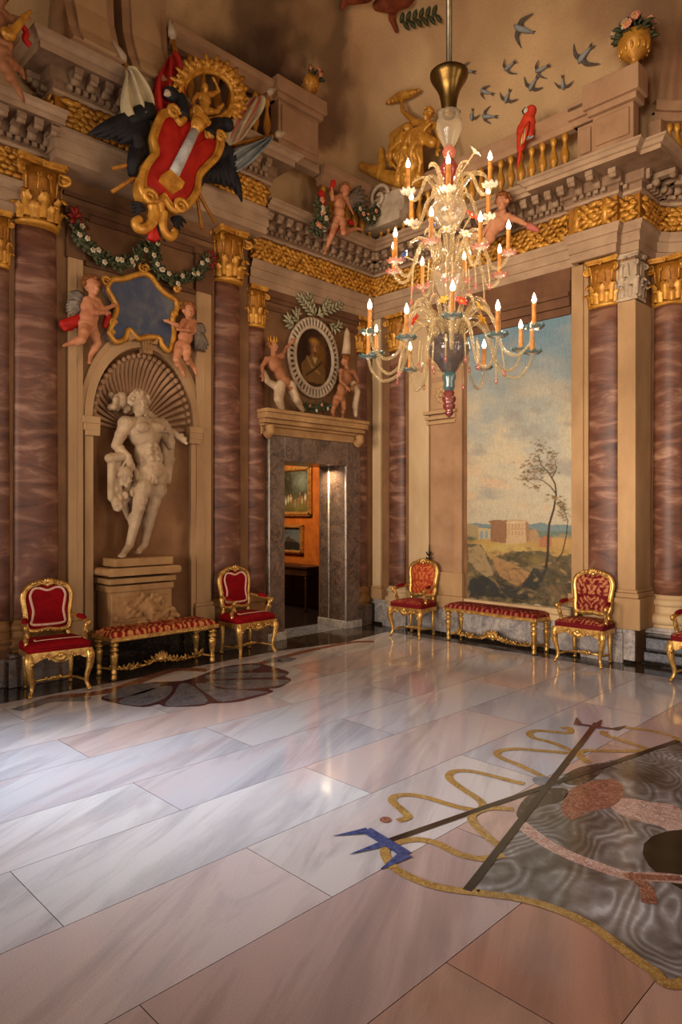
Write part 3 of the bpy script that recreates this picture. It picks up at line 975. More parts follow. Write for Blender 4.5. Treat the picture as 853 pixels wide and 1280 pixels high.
def ent_prof(z0, h1, h2, h3, h4, ov, b=0.0):
    z1, z2, z3 = z0 + h1, z0 + h1 + h2, z0 + h1 + h2 + h3
    return [(b, z0, W_), (b + .06, z0, W_), (b + .06, z0 + h1 * .30, W_), (b + .08, z0 + h1 * .31, W_), (b + .08, z0 + h1 * .66, W_), (b + .10, z0 + h1 * .68, W_), (b + .105, z0 + h1 * .80, W_), (b + .13, z0 + h1 * .90, W_), (b + .13, z1, W_), (b + .08, z1 + .01, G_),
            (b + .08, z2 - .01, W_), (b + .11, z2, W_), (b + .12, z2 + .03, D_), (b + .12, z2 + h3 * .45, D_), (b + .16, z2 + h3 * .5, D_), (b + .16, z3, D_), (b + ov - .09, z3 + .01, W_), (b + ov - .09, z3 + h4 * .45, W_), (b + ov - .06, z3 + h4 * .5, W_), (b + ov - .03, z3 + h4 * .75, W_), (b + ov, z3 + h4 * .85, W_), (b + ov, z3 + h4, W_), (b, z3 + h4 + .01, W_)]
Z0, H1, H2, H3, H4 = 5.02, 0.34, 0.34, 0.23, 0.13
RS = 4.08
R_PATH = [(3.62, 0.0), (3.62, -0.12), (RS, -0.12), (RS, 0.0), (4.305, 0.0), (4.305, 0.5), (4.42, 0.66), (4.7, 0.86), (5.2, 1.02), (6.0, 1.1), (7.0, 1.12), (11.0, 1.12)]
MAIN = [(0.0, -2.62), (0.0, 0.0)] + R_PATH
WEST = [(0.0, YMIN), (0.0, -5.36)]
ent = sweep(MAIN, ent_prof(Z0, H1, H2, H3, H4, .55))
structure('trim_1', ent, ENT_M)
ent = sweep(WEST, ent_prof(Z0, H1, H2, H3, H4, .55))
structure('trim_18', ent, ENT_M)
RB = 0.3
RES = [(0.0, -5.36), (RB, -5.36), (RB, -2.62), (0.0, -2.62)]
RZ, R1, R2, R3, R4 = 5.63, 0.32, 0.34, 0.24, 0.17
res = sweep(RES, ent_prof(RZ, R1, R2, R3, R4, .42))
res.add([(0, -5.36, RZ), (RB, -5.36, RZ), (RB, -2.62, RZ), (0, -2.62, RZ)], [(3, 2, 1, 0)], W_, False)
structure('trim_2', res, ENT_M)

def run_points(path, off, step, skip_short=0.3):
    """points along the offset path, with direction"""
    out = []
    k = len(path)
    for i in range(k - 1):
        a, b = Vector(path[i]), Vector(path[i + 1])
        d = b - a; L = d.length; d.normalize()
        n = Vector((d.y, -d.x))
        m = max(1, int(L / step))
        for j in range(m):
            t = (j + .5) * L / m
            out.append((a + d * t + n * off, d, n, L / m))
    return out
# modillions and dentils under the cornice
md = MB()
def modillions(mb, path, z2, h3, ov, b, lim):
    for q, d, n, st in run_points(path, 0, 0.17):
        if not lim(q):
            continue
        mt = Matrix((( d.x, -n.x, 0, q.x), (d.y, -n.y, 0, q.y), (0, 0, 1, 0), (0, 0, 0, 1)))
        zt = z2 + h3
        mb.box(-.045, .045, -(b + ov - .12), -(b + .14), zt - .06, zt, 0, mt)
        mb.tube([(-.04, -(b + ov - .16), zt - .07), (.04, -(b + ov - .16), zt - .07)], .035, 8, 0, mtx=mt)
        mb.tube([(-.04, -(b + .19), zt - .09), (.04, -(b + .19), zt - .09)], .05, 8, 0, mtx=mt)
    for q, d, n, st in run_points(path, 0, 0.085):
        if not lim(q):
            continue
        mt = Matrix((( d.x, -n.x, 0, q.x), (d.y, -n.y, 0, q.y), (0, 0, 1, 0), (0, 0, 0, 1)))
        mb.box(-.024, .024, -(b + .18), -(b + .10), z2 + .05, z2 + h3 * .42, 0, mt)
vis = lambda q: q.y > -6.4 and q.x < 6.0
modillions(md, MAIN, Z0 + H1 + H2, H3, .55, 0, vis)
modillions(md, WEST, Z0 + H1 + H2, H3, .55, 0, vis)
modillions(md, RES, RZ + R1 + R2, R3, .42, 0.0, vis)
structure('trim_3', md, [mottled('brown modillions', (128, 100, 76), (164, 134, 104), 6, .75, bs=.1)])
# gilded laurel frieze: overlapping leaves with berries
lf = MB()
fr_ = random.Random(77)
def frieze(mb, path, z0, z1, b, lim, step=0.085):
    rows = 5
    for q, d, n, st in run_points(path, b + .085, step):
        if not lim(q):
            continue
        for r in range(rows):
            z = z0 + (z1 - z0) * (r + .5) / rows
            c = Vector((q.x, q.y, z)) + Vector((d.x, d.y, 0)) * (st * .5 * (r % 2))
            dd = Vector((d.x, d.y, 0)); nn = Vector((n.x, n.y, 0))
            an = fr_.uniform(-.75, .75); k_ = fr_.uniform(.8, 1.25)
            dv = dd * cos(an) + Vector((0, 0, sin(an)))
            mb.leafblade(c - dv * .06 * k_, c + dv * .09 * k_ + nn * .02, .046 * k_, .018, nn, 0, 3)
            if fr_.random() < .3:
                mb.tube([c + nn * .03 + dd * (.03 * cos(w_ * .8) * (1 - w_ / 10)) + Vector((0, 0, .03 * sin(w_ * .8) * (1 - w_ / 10))) for w_ in range(8)], .010, 5)
frieze(lf, MAIN, Z0 + H1 + .02, Z0 + H1 + H2 - .02, 0, vis)
frieze(lf, WEST, Z0 + H1 + .02, Z0 + H1 + H2 - .02, 0, vis)
frieze(lf, RES, RZ + R1 + .02, RZ + R1 + R2 - .02, 0, vis)
for q in ((0.055, -0.055), (3.66, -.2), (4.02, -.2), (4.33, -.03)):
    lf.tube([(q[0], q[1], Z0 + H1 + .02), (q[0], q[1], Z0 + H1 + H2 - .01)], .05, 10)
structure('trim_4', lf, [M['gold']])

# ---- attic: balustrades and pedestals in front of the painted sky
ATT = [M['rose'], M['white'], M['gold'], M['cornice_dark']]
def baluster_mesh():
    mb = MB()
    mb.lathe([(.045, 0), (.045, .03), (.03, .04), (.028, .07), (.06, .13), (.065, .17), (.05, .22), (.028, .28), (.026, .32), (.04, .34), (.045, .36), (.045, .40)], 12)
    return mb.mesh('baluster', [M['gold']])
BAL = baluster_mesh()
def balustrade(label, a, b, z0, zb, zr, zt, p, side, ped=(), nb=0, step=.15, leave=()):
    """between wall coordinates a and b; z0 foot, zb baluster foot, zr rail underside, zt rail top"""
    rz = pi / 2 if side == 'L' else 0
    t = thing('balustrade', label, 'balustrade', (p, a, z0) if side == 'L' else (a, -p, z0), rz, 'painted balustrades above the cornice')
    L = b - a; zr_0 = zr
    mb = MB(); mb.box(0, L, -.07, .07, 0, zb - z0, 0); mb.build('base', [M['white']], t)
    mb = MB()
    h = zt - zr
    mb.prism([(-.05, 0), (.05, 0), (.06, h * .3), (.10, h * .45), (.10, h * .65), (.13, h * .8), (.13, h), (-.13, h), (-.13, h * .8), (-.10, h * .65), (-.10, h * .45), (-.06, h * .3)], 0, L, 0,
             mtx=Matrix.Translation((L, 0, zr - z0)) @ Matrix.Rotation(pi / 2, 4, 'Z'))
    mb.build('rail', [M['rose']], t, fix=True)
    for pi_, (u0, u1, d, zz) in enumerate(ped):
        mb = MB(); zr = zr_0 + .012 * pi_
        mb.box(u0 - a, u1 - a, -d, .06, zb - z0, zr - z0, 0)
        mb.box(u0 - a + .04, u1 - a - .04, -d - .03, -d, zb - z0 + .08, zr - z0 - .06, 0)
        mb.box(u0 - a - .05, u1 - a + .05, -d - .05, .1, zr - z0, zr - z0 + h * .35, 0)
        mb.box(u0 - a - .09, u1 - a + .09, -d - .09, .1, zr - z0 + h * .35, zt - z0 + .02 + zz, 0)
        mb.build('pedestal', [M['rose']], t, bevel=.012)
    n = int(L / step); zr = zr_0
    sc = (zr - zb) / .40
    for i in range(n):
        u = (i + .5) * L / n
        if any(u0 - .04 < u + a < u1 + .04 for (u0, u1, _, _) in ped) or any(c < u + a < d_ for c, d_ in leave):
            continue
        o = bpy.data.objects.new('baluster', BAL); COL.objects.link(o); o.parent = t
        o.location = (u, 0, zb - z0); o.scale = (.9, .9, sc)
    return t
zc = Z0 + H1 + H2 + H3 + H4
balustrade('gilded balustrade with rose rail above the right wall, parrot perched on it', 0.5, 4.46, zc, zc + .03, zc + .47, zc + .69, .46, 'R', ped=((3.80, 4.02, .04, .02), (4.02, 4.50, .10, .14)))
balustrade('short gilded balustrade behind the flower cherub, left of the corner', -1.66, -.50, zc, zc + .04, zc + .52, zc + .80, .44, 'L')
zr_ = RZ + R1 + R2 + R3 + R4
balustrade('upper gilded balustrade behind the crown of the coat of arms', -4.12, -1.70, zr_ + .005, zr_ + .12, zr_ + .72, zr_ + .94, .42, 'L', ped=((-2.5, -1.76, .12, .03),), step=.2)
# balustrade over the curved bay
mb = MB()
bp = [(4.46, .05), (4.68, .30), (5.0, .48), (5.4, .60), (6.2, .68), (7.5, .70)]
bp2 = smooth_loop(bp, 4, False)
cb = thing('balustrade', 'curved balustrade over the bay at the right picture edge', 'balustrade', (4.46, .05, zc), 0, 'painted balustrades above the cornice')
o_ = Vector((4.46, .05))
for nm, zz0, zz1, ww, mt_ in (('base', 0, .04, .07, 'white'), ('rail', .47, .57, .09, 'rose'), ('rail', .57, .69, .13, 'rose')):
    mb = sweep([(q[0] - o_.x, q[1] - o_.y) for q in bp2], [(ww, zz0, 0), (ww, zz1, 0), (-ww, zz1, 0), (-ww, zz0, 0), (ww, zz0, 0)])
    mb.build(nm, [M[mt_]], cb, fix=True)
for i in range(2, len(bp2) - 6):
    o = bpy.data.objects.new('baluster', BAL); COL.objects.link(o); o.parent = cb
    o.location = (bp2[i][0] - o_.x, bp2[i][1] - o_.y, .04); o.scale = (.9, .9, 1.08)
mb = MB(); mb.box(-.02, .14, -.05, .12, .04, .47); mb.build('pedestal', [M['rose']], cb, bevel=.01)
# blocks of the left attic: two scrolled buttresses
for k, (a, b, lab) in enumerate(((-5.42, -4.86, 'outer rose stone buttress above the left cornice corner'), (-4.76, -4.2, 'second rose stone buttress above the left cornice, beside the cream flag'))):
    t = thing('buttress', lab, 'buttress', (.38, a, zr_), pi / 2)
    mb = MB()
    pr = [(-.42 + .0, 0), (-.30, .18), (-.18, .5), (-.14, .9), (-.14, 1.35), (.16, 1.35), (.16, 0)]
    mb.prism([(q[0], q[1]) for q in pr], 0, -(b - a), 0, mtx=Matrix.Rotation(pi / 2, 4, 'Z') )
    mb.build('block', [M['rose']], t, bevel=.02, fix=True)
    mb = MB()
    mb.prism([(q[0] - .03, q[1] + .01) for q in pr[:5]] + [(q[0] + .05, q[1] + .0) for q in reversed(pr[:5])], -.1, -(b - a) + .1, 0, mtx=Matrix.Rotation(pi / 2, 4, 'Z'))
    mb.build('raised_panel', [M['plaster_light']], t, fix=True)
# ================================================================== COLUMNS AND PILASTERS
def capital_mb(r, h, square=False):
    mb = MB()
    if not square:
        mb.lathe([(r * 1.0, 0), (r * 1.10, .02 * h), (r * 1.12, .05 * h), (r * 1.0, .08 * h), (r * .96, .1 * h)], 24)
        mb.lathe([(r * .94, .1 * h), (r * .96, .4 * h), (r * 1.02, .7 * h), (r * 1.12, .86 * h)], 24, 1)
    else:
        mb.box(-r, r, -r, r, 0, .84 * h); mb.box(-r * 1.1, r * 1.1, -r * 1.1, r * 1.1, 0, .06 * h)
    def rad(a):
        if not square:
            return r * .99
        return r * 1.0 / max(abs(cos(a)), abs(sin(a)))
    for row, (z0, hl, w, k) in enumerate(((.07, .30, .30, 8), (.10, .48, .30, 8))):
        for i in range(k):
            a = 2 * pi * (i + .5 * row) / k + pi / 8
            rr = rad(a)
            ca, sa = cos(a), sin(a)
            v, f = [], []
            n = 10
            for j in range(n + 1):
                t = j / n
                out = .05 + .06 * t + .48 * max(t - .55, 0) ** 1.2 * 2.2
                z = z0 * h + hl * h * (t if t < .8 else .8 + (t - .8) * -.9)
                R_ = rr + r * out
                ww = r * w * (0.70 + .40 * sin(pi * t) * (1 - .75 * (j % 2))) * (1 - .88 * t ** 5)
                for q, dep in ((-1, -.06), (-.5, .05), (0, .14), (.5, .05), (1, -.06)):
                    v.append((ca * (R_ + dep * r) - sa * ww * q, sa * (R_ + dep * r) + ca * ww * q, z))
            for j in range(n):
                for q in range(4):
                    b = j * 5 + q
                    f.append((b, b + 1, b + 6, b + 5))
            mb.add(v, f)
    # corner volutes, inner helices and rosettes
    for i in range(4):
        a = pi / 4 + i * pi / 2
        ca, sa = cos(a), sin(a)
        pts = []
        for j in range(26):
            th = j / 25 * 3.6 * pi
            q = .42 * r * (1 - j / 30)
            pts.append((r * 1.42 + q * sin(th) * .9, .76 * h + q * cos(th) * .62))
        stem = [(r * 1.02, .50 * h), (r * 1.08, .72 * h), (r * 1.22, .88 * h)]
        full = stem + pts
        mb.tube([(ca * p, sa * p, z) for p, z in full], [.06 * r] * 3 + [.10 * r * (1 - .5 * j / 26) for j in range(26)], 6)
        mb.tube([(ca * r * 1.42 + sa * .14 * r, sa * r * 1.42 - ca * .14 * r, .76 * h), (ca * r * 1.42 - sa * .14 * r, sa * r * 1.42 + ca * .14 * r, .76 * h)], .12 * r, 8)
        b = i * pi / 2
        cb, sb = cos(b), sin(b)
        for s_ in (-1, 1):
            hp = []
            for j in range(14):
                th = j / 13 * 2.4 * pi
                q = .12 * r * (1 - j / 18)
                hp.append((s_ * (.26 * r - q * sin(th)), .74 * h + q * cos(th)))
            mb.tube([(cb * r * 1.16 - sb * x, sb * r * 1.16 + cb * x, z) for x, z in [(s_ * .34 * r, .5 * h)] + hp], .04 * r, 5)
        for j in range(6):
            aa = j * pi / 3
            mb.ell((cb * r * 1.30 - sb * .09 * r * cos(aa), sb * r * 1.30 + cb * .09 * r * cos(aa), .90 * h + .09 * r * sin(aa)), .07 * r, None, 6, 5)
    ab = []
    for i in range(4):
        a0 = pi / 4 + i * pi / 2
        c0, c1 = a0 - .07, a0 + .07
        ab.append((1.62 * r * cos(c0), 1.62 * r * sin(c0))); ab.append((1.62 * r * cos(c1), 1.62 * r * sin(c1)))
        for j in range(1, 6):
            t = j / 6
            p0 = Vector((1.62 * r * cos(c1), 1.62 * r * sin(c1))); p1 = Vector((1.62 * r * cos(a0 + pi / 2 - .07), 1.62 * r * sin(a0 + pi / 2 - .07)))
            p = p0.lerp(p1, t); p = p * (1 - .16 * sin(pi * t))
            ab.append((p.x, p.y))
    for z0, z1, s_ in ((.90 * h, .94 * h, .92), (.94 * h, h, 1.0)):
        n = len(ab)
        v = [(x * s_, y * s_, z0) for x, y in ab] + [(x * s_, y * s_, z1) for x, y in ab]
        f = [(i, (i + 1) % n, (i + 1) % n + n, i + n) for i in range(n)] + [tuple(range(n, 2 * n)), tuple(reversed(range(n)))]
        mb.add(v, f, 0, False)
    return mb

def base_mb(r, z0, h):
    mb = MB()
    pr = [(r * 1.36, z0), (r * 1.36, z0 + .06 * h)]
    def torus(rc, zc, rr):
        return [(rc + rr * cos(a), zc + rr * sin(a)) for a in [radians(x) for x in range(-80, 81, 20)]]
    pr += torus(r * 1.20, z0 + .25 * h, .18 * h) + [(r * 1.16, z0 + .46 * h), (r * 1.12, z0 + .54 * h), (r * 1.16, z0 + .62 * h)] + torus(r * 1.08, z0 + .76 * h, .12 * h) + [(r * 1.06, z0 + .92 * h), (r, z0 + h)]
    mb.lathe(pr, 28)
    return mb

def squash(mb, k):
    mb.v = [(p[0], p[1] * k, p[2]) for p in mb.v]
    return mb

def column(side, px, wpx, c, ztop, hcap, label, plinth=.42, hbase=.30, group='red marble columns along the painted walls', py=600, flat=.45, z0=0.0, cflat=None):
    w = on_left(px, py, c) if side == 'L' else on_right(px, py, c)
    D = (-(w.x - CX) + (w.y - CY)) * Q
    th = atan2((px - 426.5), CF)
    r = wpx / 2 * D / CF * cos(th)
    t = thing('marble_column', label, 'column', (w.x, w.y, 0), pi / 2 if side == 'L' else 0, group)
    mb = MB()
    zs, zc = plinth + hbase, ztop - hcap
    mb.lathe([(r * (1.02 if k == 0 else 1.0) * (1 - .09 * (k / 16) ** 2), zs + (zc - zs) * k / 16) for k in range(17)], 32)
    squash(mb, flat); mb.build('shaft', [M['shaft']], t)
    mm = capital_mb(r * .91, hcap); squash(mm, cflat or (flat * 1.5 if flat < 1 else 1))
    for i, p in enumerate(mm.v):
        mm.v[i] = (p[0], p[1], p[2] + zc)
    mm.build('capital', [M['gold'], M['gold_ground']], t)
    squash(base_mb(r, plinth, hbase), flat).build('base', [M['ochre'] if side == 'L' else M['plaster_pale']], t)
    mb = MB(); e = r * 1.40
    mb.box(-e, e, -e, e, z0, plinth - .05); mb.box(-e * .97, e * .97, -e * .97, e * .97, plinth - .05, plinth)
    squash(mb, flat).build('plinth', [M['blue_marble'] if side == 'R' else M['grey_marble']], t, bevel=.01)
    return t, r
column('L', 45, 60, .0, RZ, .70, 'stout red marble column behind the leftmost armchair', .36, .34, cflat=.95)
column('L', 283.5, 41, .0, RZ, .70, 'red marble column between the statue niche and the doorway, behind an armchair', .36, .34, cflat=.95)
column('L', 320.5, 25, .0, Z0, .58, 'thin red marble column at the left side of the grey stone doorway', .36, .34)
column('L', 452, 19, .0, Z0, .58, 'dark thin column in the corner, right of the doorway frame', .34, .30)
column('L', -2, 30, .0, Z0, .60, 'dark column cut by the left edge of the picture', .36, .34)
column('R', 497.5, 27, .0, Z0, .58, 'slim marble column right of the room corner, behind the orange armchair', .36, .30)
column('R', 755, 41, .0, Z0 - .0, .60, 'red marble column right of the landscape fresco', .42, .30, flat=.32)
column('R', 839, 46, -.60, Z0, .60, 'marble column in the curved bay at the right edge', .42, .40, flat=1.0, z0=.345)

def pilaster(label, boxes, mat, cap=None, name='pilaster', loc=(0, 0, 0), rz=0.0):
    t = thing(name, label, 'pilaster', loc, rz)
    mb = MB()
    for b in boxes:
        mb.box(*b)
    mb.build('shaft', [mat], t, bevel=.008)
    return t
# right wall, from the corner to the curved bay
t = pilaster('pale narrow pilaster strip in the room corner', [(0.02, .20, -.06, .0, .42, Z0)], M['plaster_pale'])
mb = MB(); mb.box(0.0, .24, -.085, 0, .42, .60); mb.box(0.01, .22, -.075, 0, .60, .64); mb.build('base', [M['plaster_light']], t, bevel=.01)
t = pilaster('pale tan pilaster between the slim column and the brown pier, orange armchair in front', [(.79, 1.18, -.05, 0, .42, Z0)], M['plaster_pale'])
mb = MB(); mb.box(.76, 1.2, -.08, 0, .42, .62); mb.build('base', [M['plaster_light']], t, bevel=.01)
t = pilaster('brown arch pier with rosette panels left of the landscape fresco', [(1.20, 1.66, -.03, 0, .60, 4.4), (1.66, 1.80, -.06, 0, .60, 4.4)], M['rose'])
mb = MB()
for z in (3.18, 3.25, 3.33):
    mb.box(1.17 - (z - 3.18) * .2, 1.70 + (z - 3.18) * .2, -.09 - (z - 3.18) * .3, 0, z, z + .05)
mb.build('impost', [M['plaster_light']], t, bevel=.006)
for z in (3.62, 4.1):
    mb = MB()
    mb.prism([(1.24, z - .2), (1.6, z - .2), (1.6, z + .2), (1.24, z + .2)], -.04, -.03)
    for k in range(8):
        a = k * pi / 4
        mb.ell((1.42 + .08 * cos(a), -.045, z + .09 * sin(a)), (.045, .02, .045), None, 8, 6)
    mb.ell((1.42, -.05, z), .04, None, 8, 6)
    mb.build('rosette', [M['plaster_light']], t)
mb = MB(); mb.box(1.2, 1.84, -.1, 0, .42, .60); mb.box(1.19, 1.82, -.08, 0, .60, .95); mb.build('base', [M['plaster_light']], t, bevel=.01)
t = pilaster('tan strip between the landscape fresco and the red marble column', [(3.50, 3.66, -.05, 0, .62, Z0), (3.66, 3.72, -.03, 0, .62, Z0)], M['plaster_light'])
mb = MB(); mb.box(3.47, 3.74, -.09, 0, .62, .80); mb.build('base', [M['plaster_light']], t, bevel=.01)
t = pilaster('square tan pilaster with grey leafy capital at the corner of the curved bay', [(4.09, 4.31, -.02, .5, .80, Z0 - .58)], M['plaster_light'])
mm = capital_mb(.125, .58, True)
for i, p in enumerate(mm.v):
    mm.v[i] = (p[0] + 4.2, p[1] * 1.0 + .10, p[2] + Z0 - .58)
mm.build('capital', [M['stone']], t)
mb = MB(); mb.box(4.06, 4.39, -.09, .5, .42, .80); mb.box(4.07, 4.36, -.06, .5, .80, .86); mb.box(4.08, 4.34, -.045, .5, .86, .90); mb.build('base', [M['plaster_light']], t, bevel=.012)
# left wall strips beside the niche
for k, (a, b, lab) in enumerate(((85, 103, 'tan pilaster strip between the leftmost column and the statue niche'), (245, 263, 'tan pilaster strip right of the statue niche'))):
    y0, y1 = on_left(a, 500, .03).y, on_left(b, 500, .03).y
    t = thing('pilaster', lab, 'pilaster', (0, y0, 0), pi / 2)
    mb = MB(); mb.box(0, y1 - y0, -.05, 0, .62, 5.2); mb.box((y1 - y0) * .45, (y1 - y0) * .55, -.054, -.05, .7, 5.1)
    mb.build('shaft', [M['plaster_light']], t, bevel=.006)
    mb = MB(); mb.box(-.04, y1 - y0 + .04, -.09, 0, .30, .62); mb.box(-.03, y1 - y0 + .03, -.075, 0, .62, .67); mb.build('base', [M['plaster_light']], t, bevel=.01)
    mb = MB(); mb.box(-.05, y1 - y0 + .05, -.09, 0, 5.2, 5.28); mb.box(-.02, y1 - y0 + .02, -.07, 0, 4.72, 5.2)
    for q in range(2):
        mb.tube([((y1 - y0) * (.1 + .8 * q) + .07 * cos(a_ * .5) * (1 - a_ / 16), -.08, 5.08 + .07 * sin(a_ * .5) * (1 - a_ / 16)) for a_ in range(14)], .018, 6)
    mb.build('capital', [M['plaster_dark']], t, bevel=.006)

# ---- dado, plinths and mouldings of both walls
mb = MB()
mb.box(-8.5, -2.3, -.06, 0, 0, .30, 0, wall_m('L')); mb.box(-.39, 0.0, -.06, 0, 0, .34, 0, wall_m('L'))
structure('baseboard_left', mb, [M['black_marble']], bevel=.008)
mb = MB(); mb.box(-8.5, -2.3, -.075, 0, .30, .46, 0, wall_m('L')); mb.box(-8.5, -2.3, -.09, 0, .44, .48, 0, wall_m('L'))
structure('trim_5', mb, [M['plaster_dark']], bevel=.01)
mb = MB(); mb.box(0, 4.31, -.04, 0, .04, .40); mb.box(0, 4.31, -.055, 0, .39, .42)
for (a, b), (c, d) in zip(EXED[1:-1], EXED[2:]):
    mb.add([(a, b - .03, .3), (c, d - .03, .3), (c, d - .03, .6), (a, b - .03, .6)], [(0, 1, 2, 3)], 0, False)
structure('baseboard_right', mb, [M['blue_marble']], bevel=.006)
mb = MB(); mb.box(0, 4.31, -.05, 0, 0, .04)
structure('trim_6', mb, [M['black_marble']])
mb = MB(); mb.box(1.84, 3.5, -.10, 0, .42, .50); mb.box(1.84, 3.5, -.07, 0, .50, .58)
structure('trim_7', mb, [M['plaster_pale']], bevel=.012)
# dark stepped lintel above the landscape fresco
mb = MB()
for z0, z1, p in ((4.42, 4.52, .05), (4.52, 4.64, .09), (4.64, 4.70, .12), (4.70, 4.86, .07), (4.86, Z0 + .02, .05)):
    mb.box(1.19, 3.49, -p, 0, z0, z1)
structure('trim_8', mb, [M['plaster_dark']], bevel=.006)
# mouldings of the upper left bay
mb = MB()
for z0, z1, p, a, b in ((5.2, 5.28, .03, -4.9, -3.3), (5.42, 5.47, .04, -5.2, -2.7), (4.68, 4.74, .04, -4.95, -3.25), (5.28, 5.34, .05, -5.2, -2.7)):
    mb.box(a, b, -p, 0, z0, z1, 0, wall_m('L'))
for z0, z1, p in ((4.86, 4.92, .04), (4.92, 5.03, .06), (4.74, 4.80, .03)):
    mb.box(-2.3, -.35, -p, 0, z0, z1, 0, wall_m('L'))
structure('trim_9', mb, [M['plaster_dark']], bevel=.006)
# black marble steps up into the curved bay and in the bay left of the columns
mb = MB()
mb.box(4.36, 10.9, .10, 1.0, .315, .345, 0); mb.box(4.36, 10.9, .05, 1.0, .15, .18, 0); mb.box(4.36, 10.9, .03, 1.0, .0, .05, 0)
structure('trim_10', mb, [M['black_marble']], bevel=.004)
mb = MB(); mb.box(4.37, 10.9, .10, .98, .05, .15); mb.box(4.37, 10.9, .16, .98, .18, .315)
structure('trim_11', mb, [M['in_grey']])
mb = MB(); mb.box(-8.3, -5.98, -.42, -.09, .10, .145, 0, wall_m('L')); mb.box(-8.3, -5.98, -.28, -.09, .24, .30, 0, wall_m('L'))
structure('trim_12', mb, [M['black_marble']], bevel=.004)
mb = MB(); mb.box(-8.3, -6.0, -.38, -.09, 0, .10, 0, wall_m('L')); mb.box(-8.3, -6.0, -.24, -.09, .145, .24, 0, wall_m('L'))
structure('trim_13', mb, [M['grey_marble']])

# ================================================================== NICHE WITH SHELL, PEDESTAL AND STATUE
nt_ = thing('shell_niche', 'round-headed niche with a ribbed shell head behind the statue', 'niche', (0, (NY0 + NY1) / 2, NZ0), pi / 2)
nw = (NY1 - NY0) / 2
mb = MB()
DEP = .30
arc = []
for k in range(13):
    a = pi * k / 12
    arc.append((-nw * cos(a), DEP * sin(a)))
v, f = [], []
for z in (0, NZS - NZ0):
    v += [(x, y, z) for x, y in arc]
for k in range(12):
    f.append((k, k + 1, k + 14, k + 13))
mb.add(v, f)
# half dome
v, f = [], []
n1, n2 = 16, 8
for i in range(n2 + 1):
    e = (pi / 2) * i / n2
    for k in range(n1 + 1):
        a = pi * k / n1
        v.append((-nw * cos(a) * cos(e), DEP * sin(a) * cos(e) + .0, NZS - NZ0 + (NZT - NZS) * sin(e)))
for i in range(n2):
    for k in range(n1):
        b = i * (n1 + 1) + k
        f.append((b, b + 1, b + n1 + 2, b + n1 + 1))
mb.add(v, f)
mb.build('niche_back', [M['niche']], nt_)
mb = MB()
for k in range(29):
    a = pi * (k + .5) / 29
    pts, rad = [], []
    for j in range(7):
        t = .12 + .86 * j / 6
        x = -nw * cos(a) * t; z = (NZT - NZS) * sin(a) * t * 1.0
        yy = DEP * sqrt(max(1 - t * t, 0)) * .9 - .02
        pts.append((x, yy, NZS - NZ0 - .06 + z)); rad.append(.008 + .024 * t)
    mb.tube(pts, rad, 8)
    mb.ell((-nw * cos(a) * .97, 0.0, NZS - NZ0 - .05 + (NZT - NZS) * sin(a) * .97), (.034, .03, .034), None, 8, 6)
mb.build('shell', [M['rose']], nt_)
mb = MB()
for r0, r1, p in ((1.02, 1.16, .05), (1.16, 1.24, .03)):
    o = arch_pts(-nw * r1, nw * r1, NZS - NZ0, NZS - NZ0 + (NZT - NZS) * r1, 24)
    i_ = arch_pts(-nw * r0, nw * r0, NZS - NZ0, NZS - NZ0 + (NZT - NZS) * r0, 24)
    mb.prism(o + list(reversed(i_)), -p, 0)
mb.build('archivolt', [M['plaster_light']], nt_)
for s in (-1, 1):
    mb = MB(); mb.box(min(s * nw * .985, s * nw * 1.14), max(s * nw * .985, s * nw * 1.14), -.03, .03, 0, NZS - NZ0 - .18); mb.build('jamb_strip', [M['plaster_light']], nt_, bevel=.008)
    mb = MB()
    for z, w in ((-.20, .10), (-.14, .12), (-.06, .14)):
        mb.box(min(s * nw * .90, s * (nw + w)), max(s * nw * .90, s * (nw + w)), -.05 - w * .3, .05, NZS - NZ0 + z, NZS - NZ0 + z + .08)
    mb.build('impost', [M['plaster_light']], nt_, bevel=.006)
mb = MB(); mb.prism([(-.06, -.14), (.06, -.14), (.10, .14), (-.10, .14)], -.1, 0, mtx=Matrix.Translation((0, 0, NZT - NZ0 + .08)))
for q in (-.04, 0, .04):
    mb.box(q - .008, q + .008, -.115, -.1, NZT - NZ0 - .02, NZT - NZ0 + .18)
mb.build('keystone', [M['pedestal']], nt_, bevel=.006)

SP = Spot('L', 175, 782, .10)
SP.o.z = NZ0 + .02
pd = thing('pedestal', 'carved stone pedestal with a mask, under the grey statue, behind the bench', 'pedestal', SP.o, SP.rz)
def zpx(py, px=175): return on_left(px, py, .25).z - SP.o.z
def xpx(px, py=700): return on_left(px, py, .25).y - SP.o.y
x0, x1 = xpx(138, 750), xpx(214, 750)
mb = MB()
mb.box(x0, x1, -.17, .17, 0, zpx(735))
mb.box(x0 + .05, x1 - .05, -.19, .17, zpx(775), zpx(745)); mb.box(x0 - .02, x1 + .02, -.19, .19, zpx(738), zpx(730)); mb.box(x0 - .04, x1 + .04, -.21, .2, zpx(728), zpx(721))
mb.build('block', [M['pedestal']], pd, bevel=.012)
mb = MB()
for k in range(9):
    a = -pi / 2 + pi * k / 8
pr = [(x0 - .05 - .035 * cos(a), zpx(713) + .045 * sin(a)) for a in [radians(q) for q in range(-90, 91, 30)]]
mb.prism(pr + [(x1 + .05 + .035 * cos(a), zpx(713) + .045 * sin(a)) for a in [radians(q) for q in range(90, -91, -30)]], -.25, .2)
mb.build('moulding', [M['pedestal']], pd, bevel=.02)
mb = MB(); mb.box(xpx(142, 700), xpx(214, 700), -.2, .18, zpx(707), zpx(697)); mb.build('plinth', [M['pedestal']], pd, bevel=.008)
mb = MB()
g = random.Random(2)
P = head(mb, (0, -.19, zpx(762)), (0, -1, .1), (0, 0, 1), 1.15)
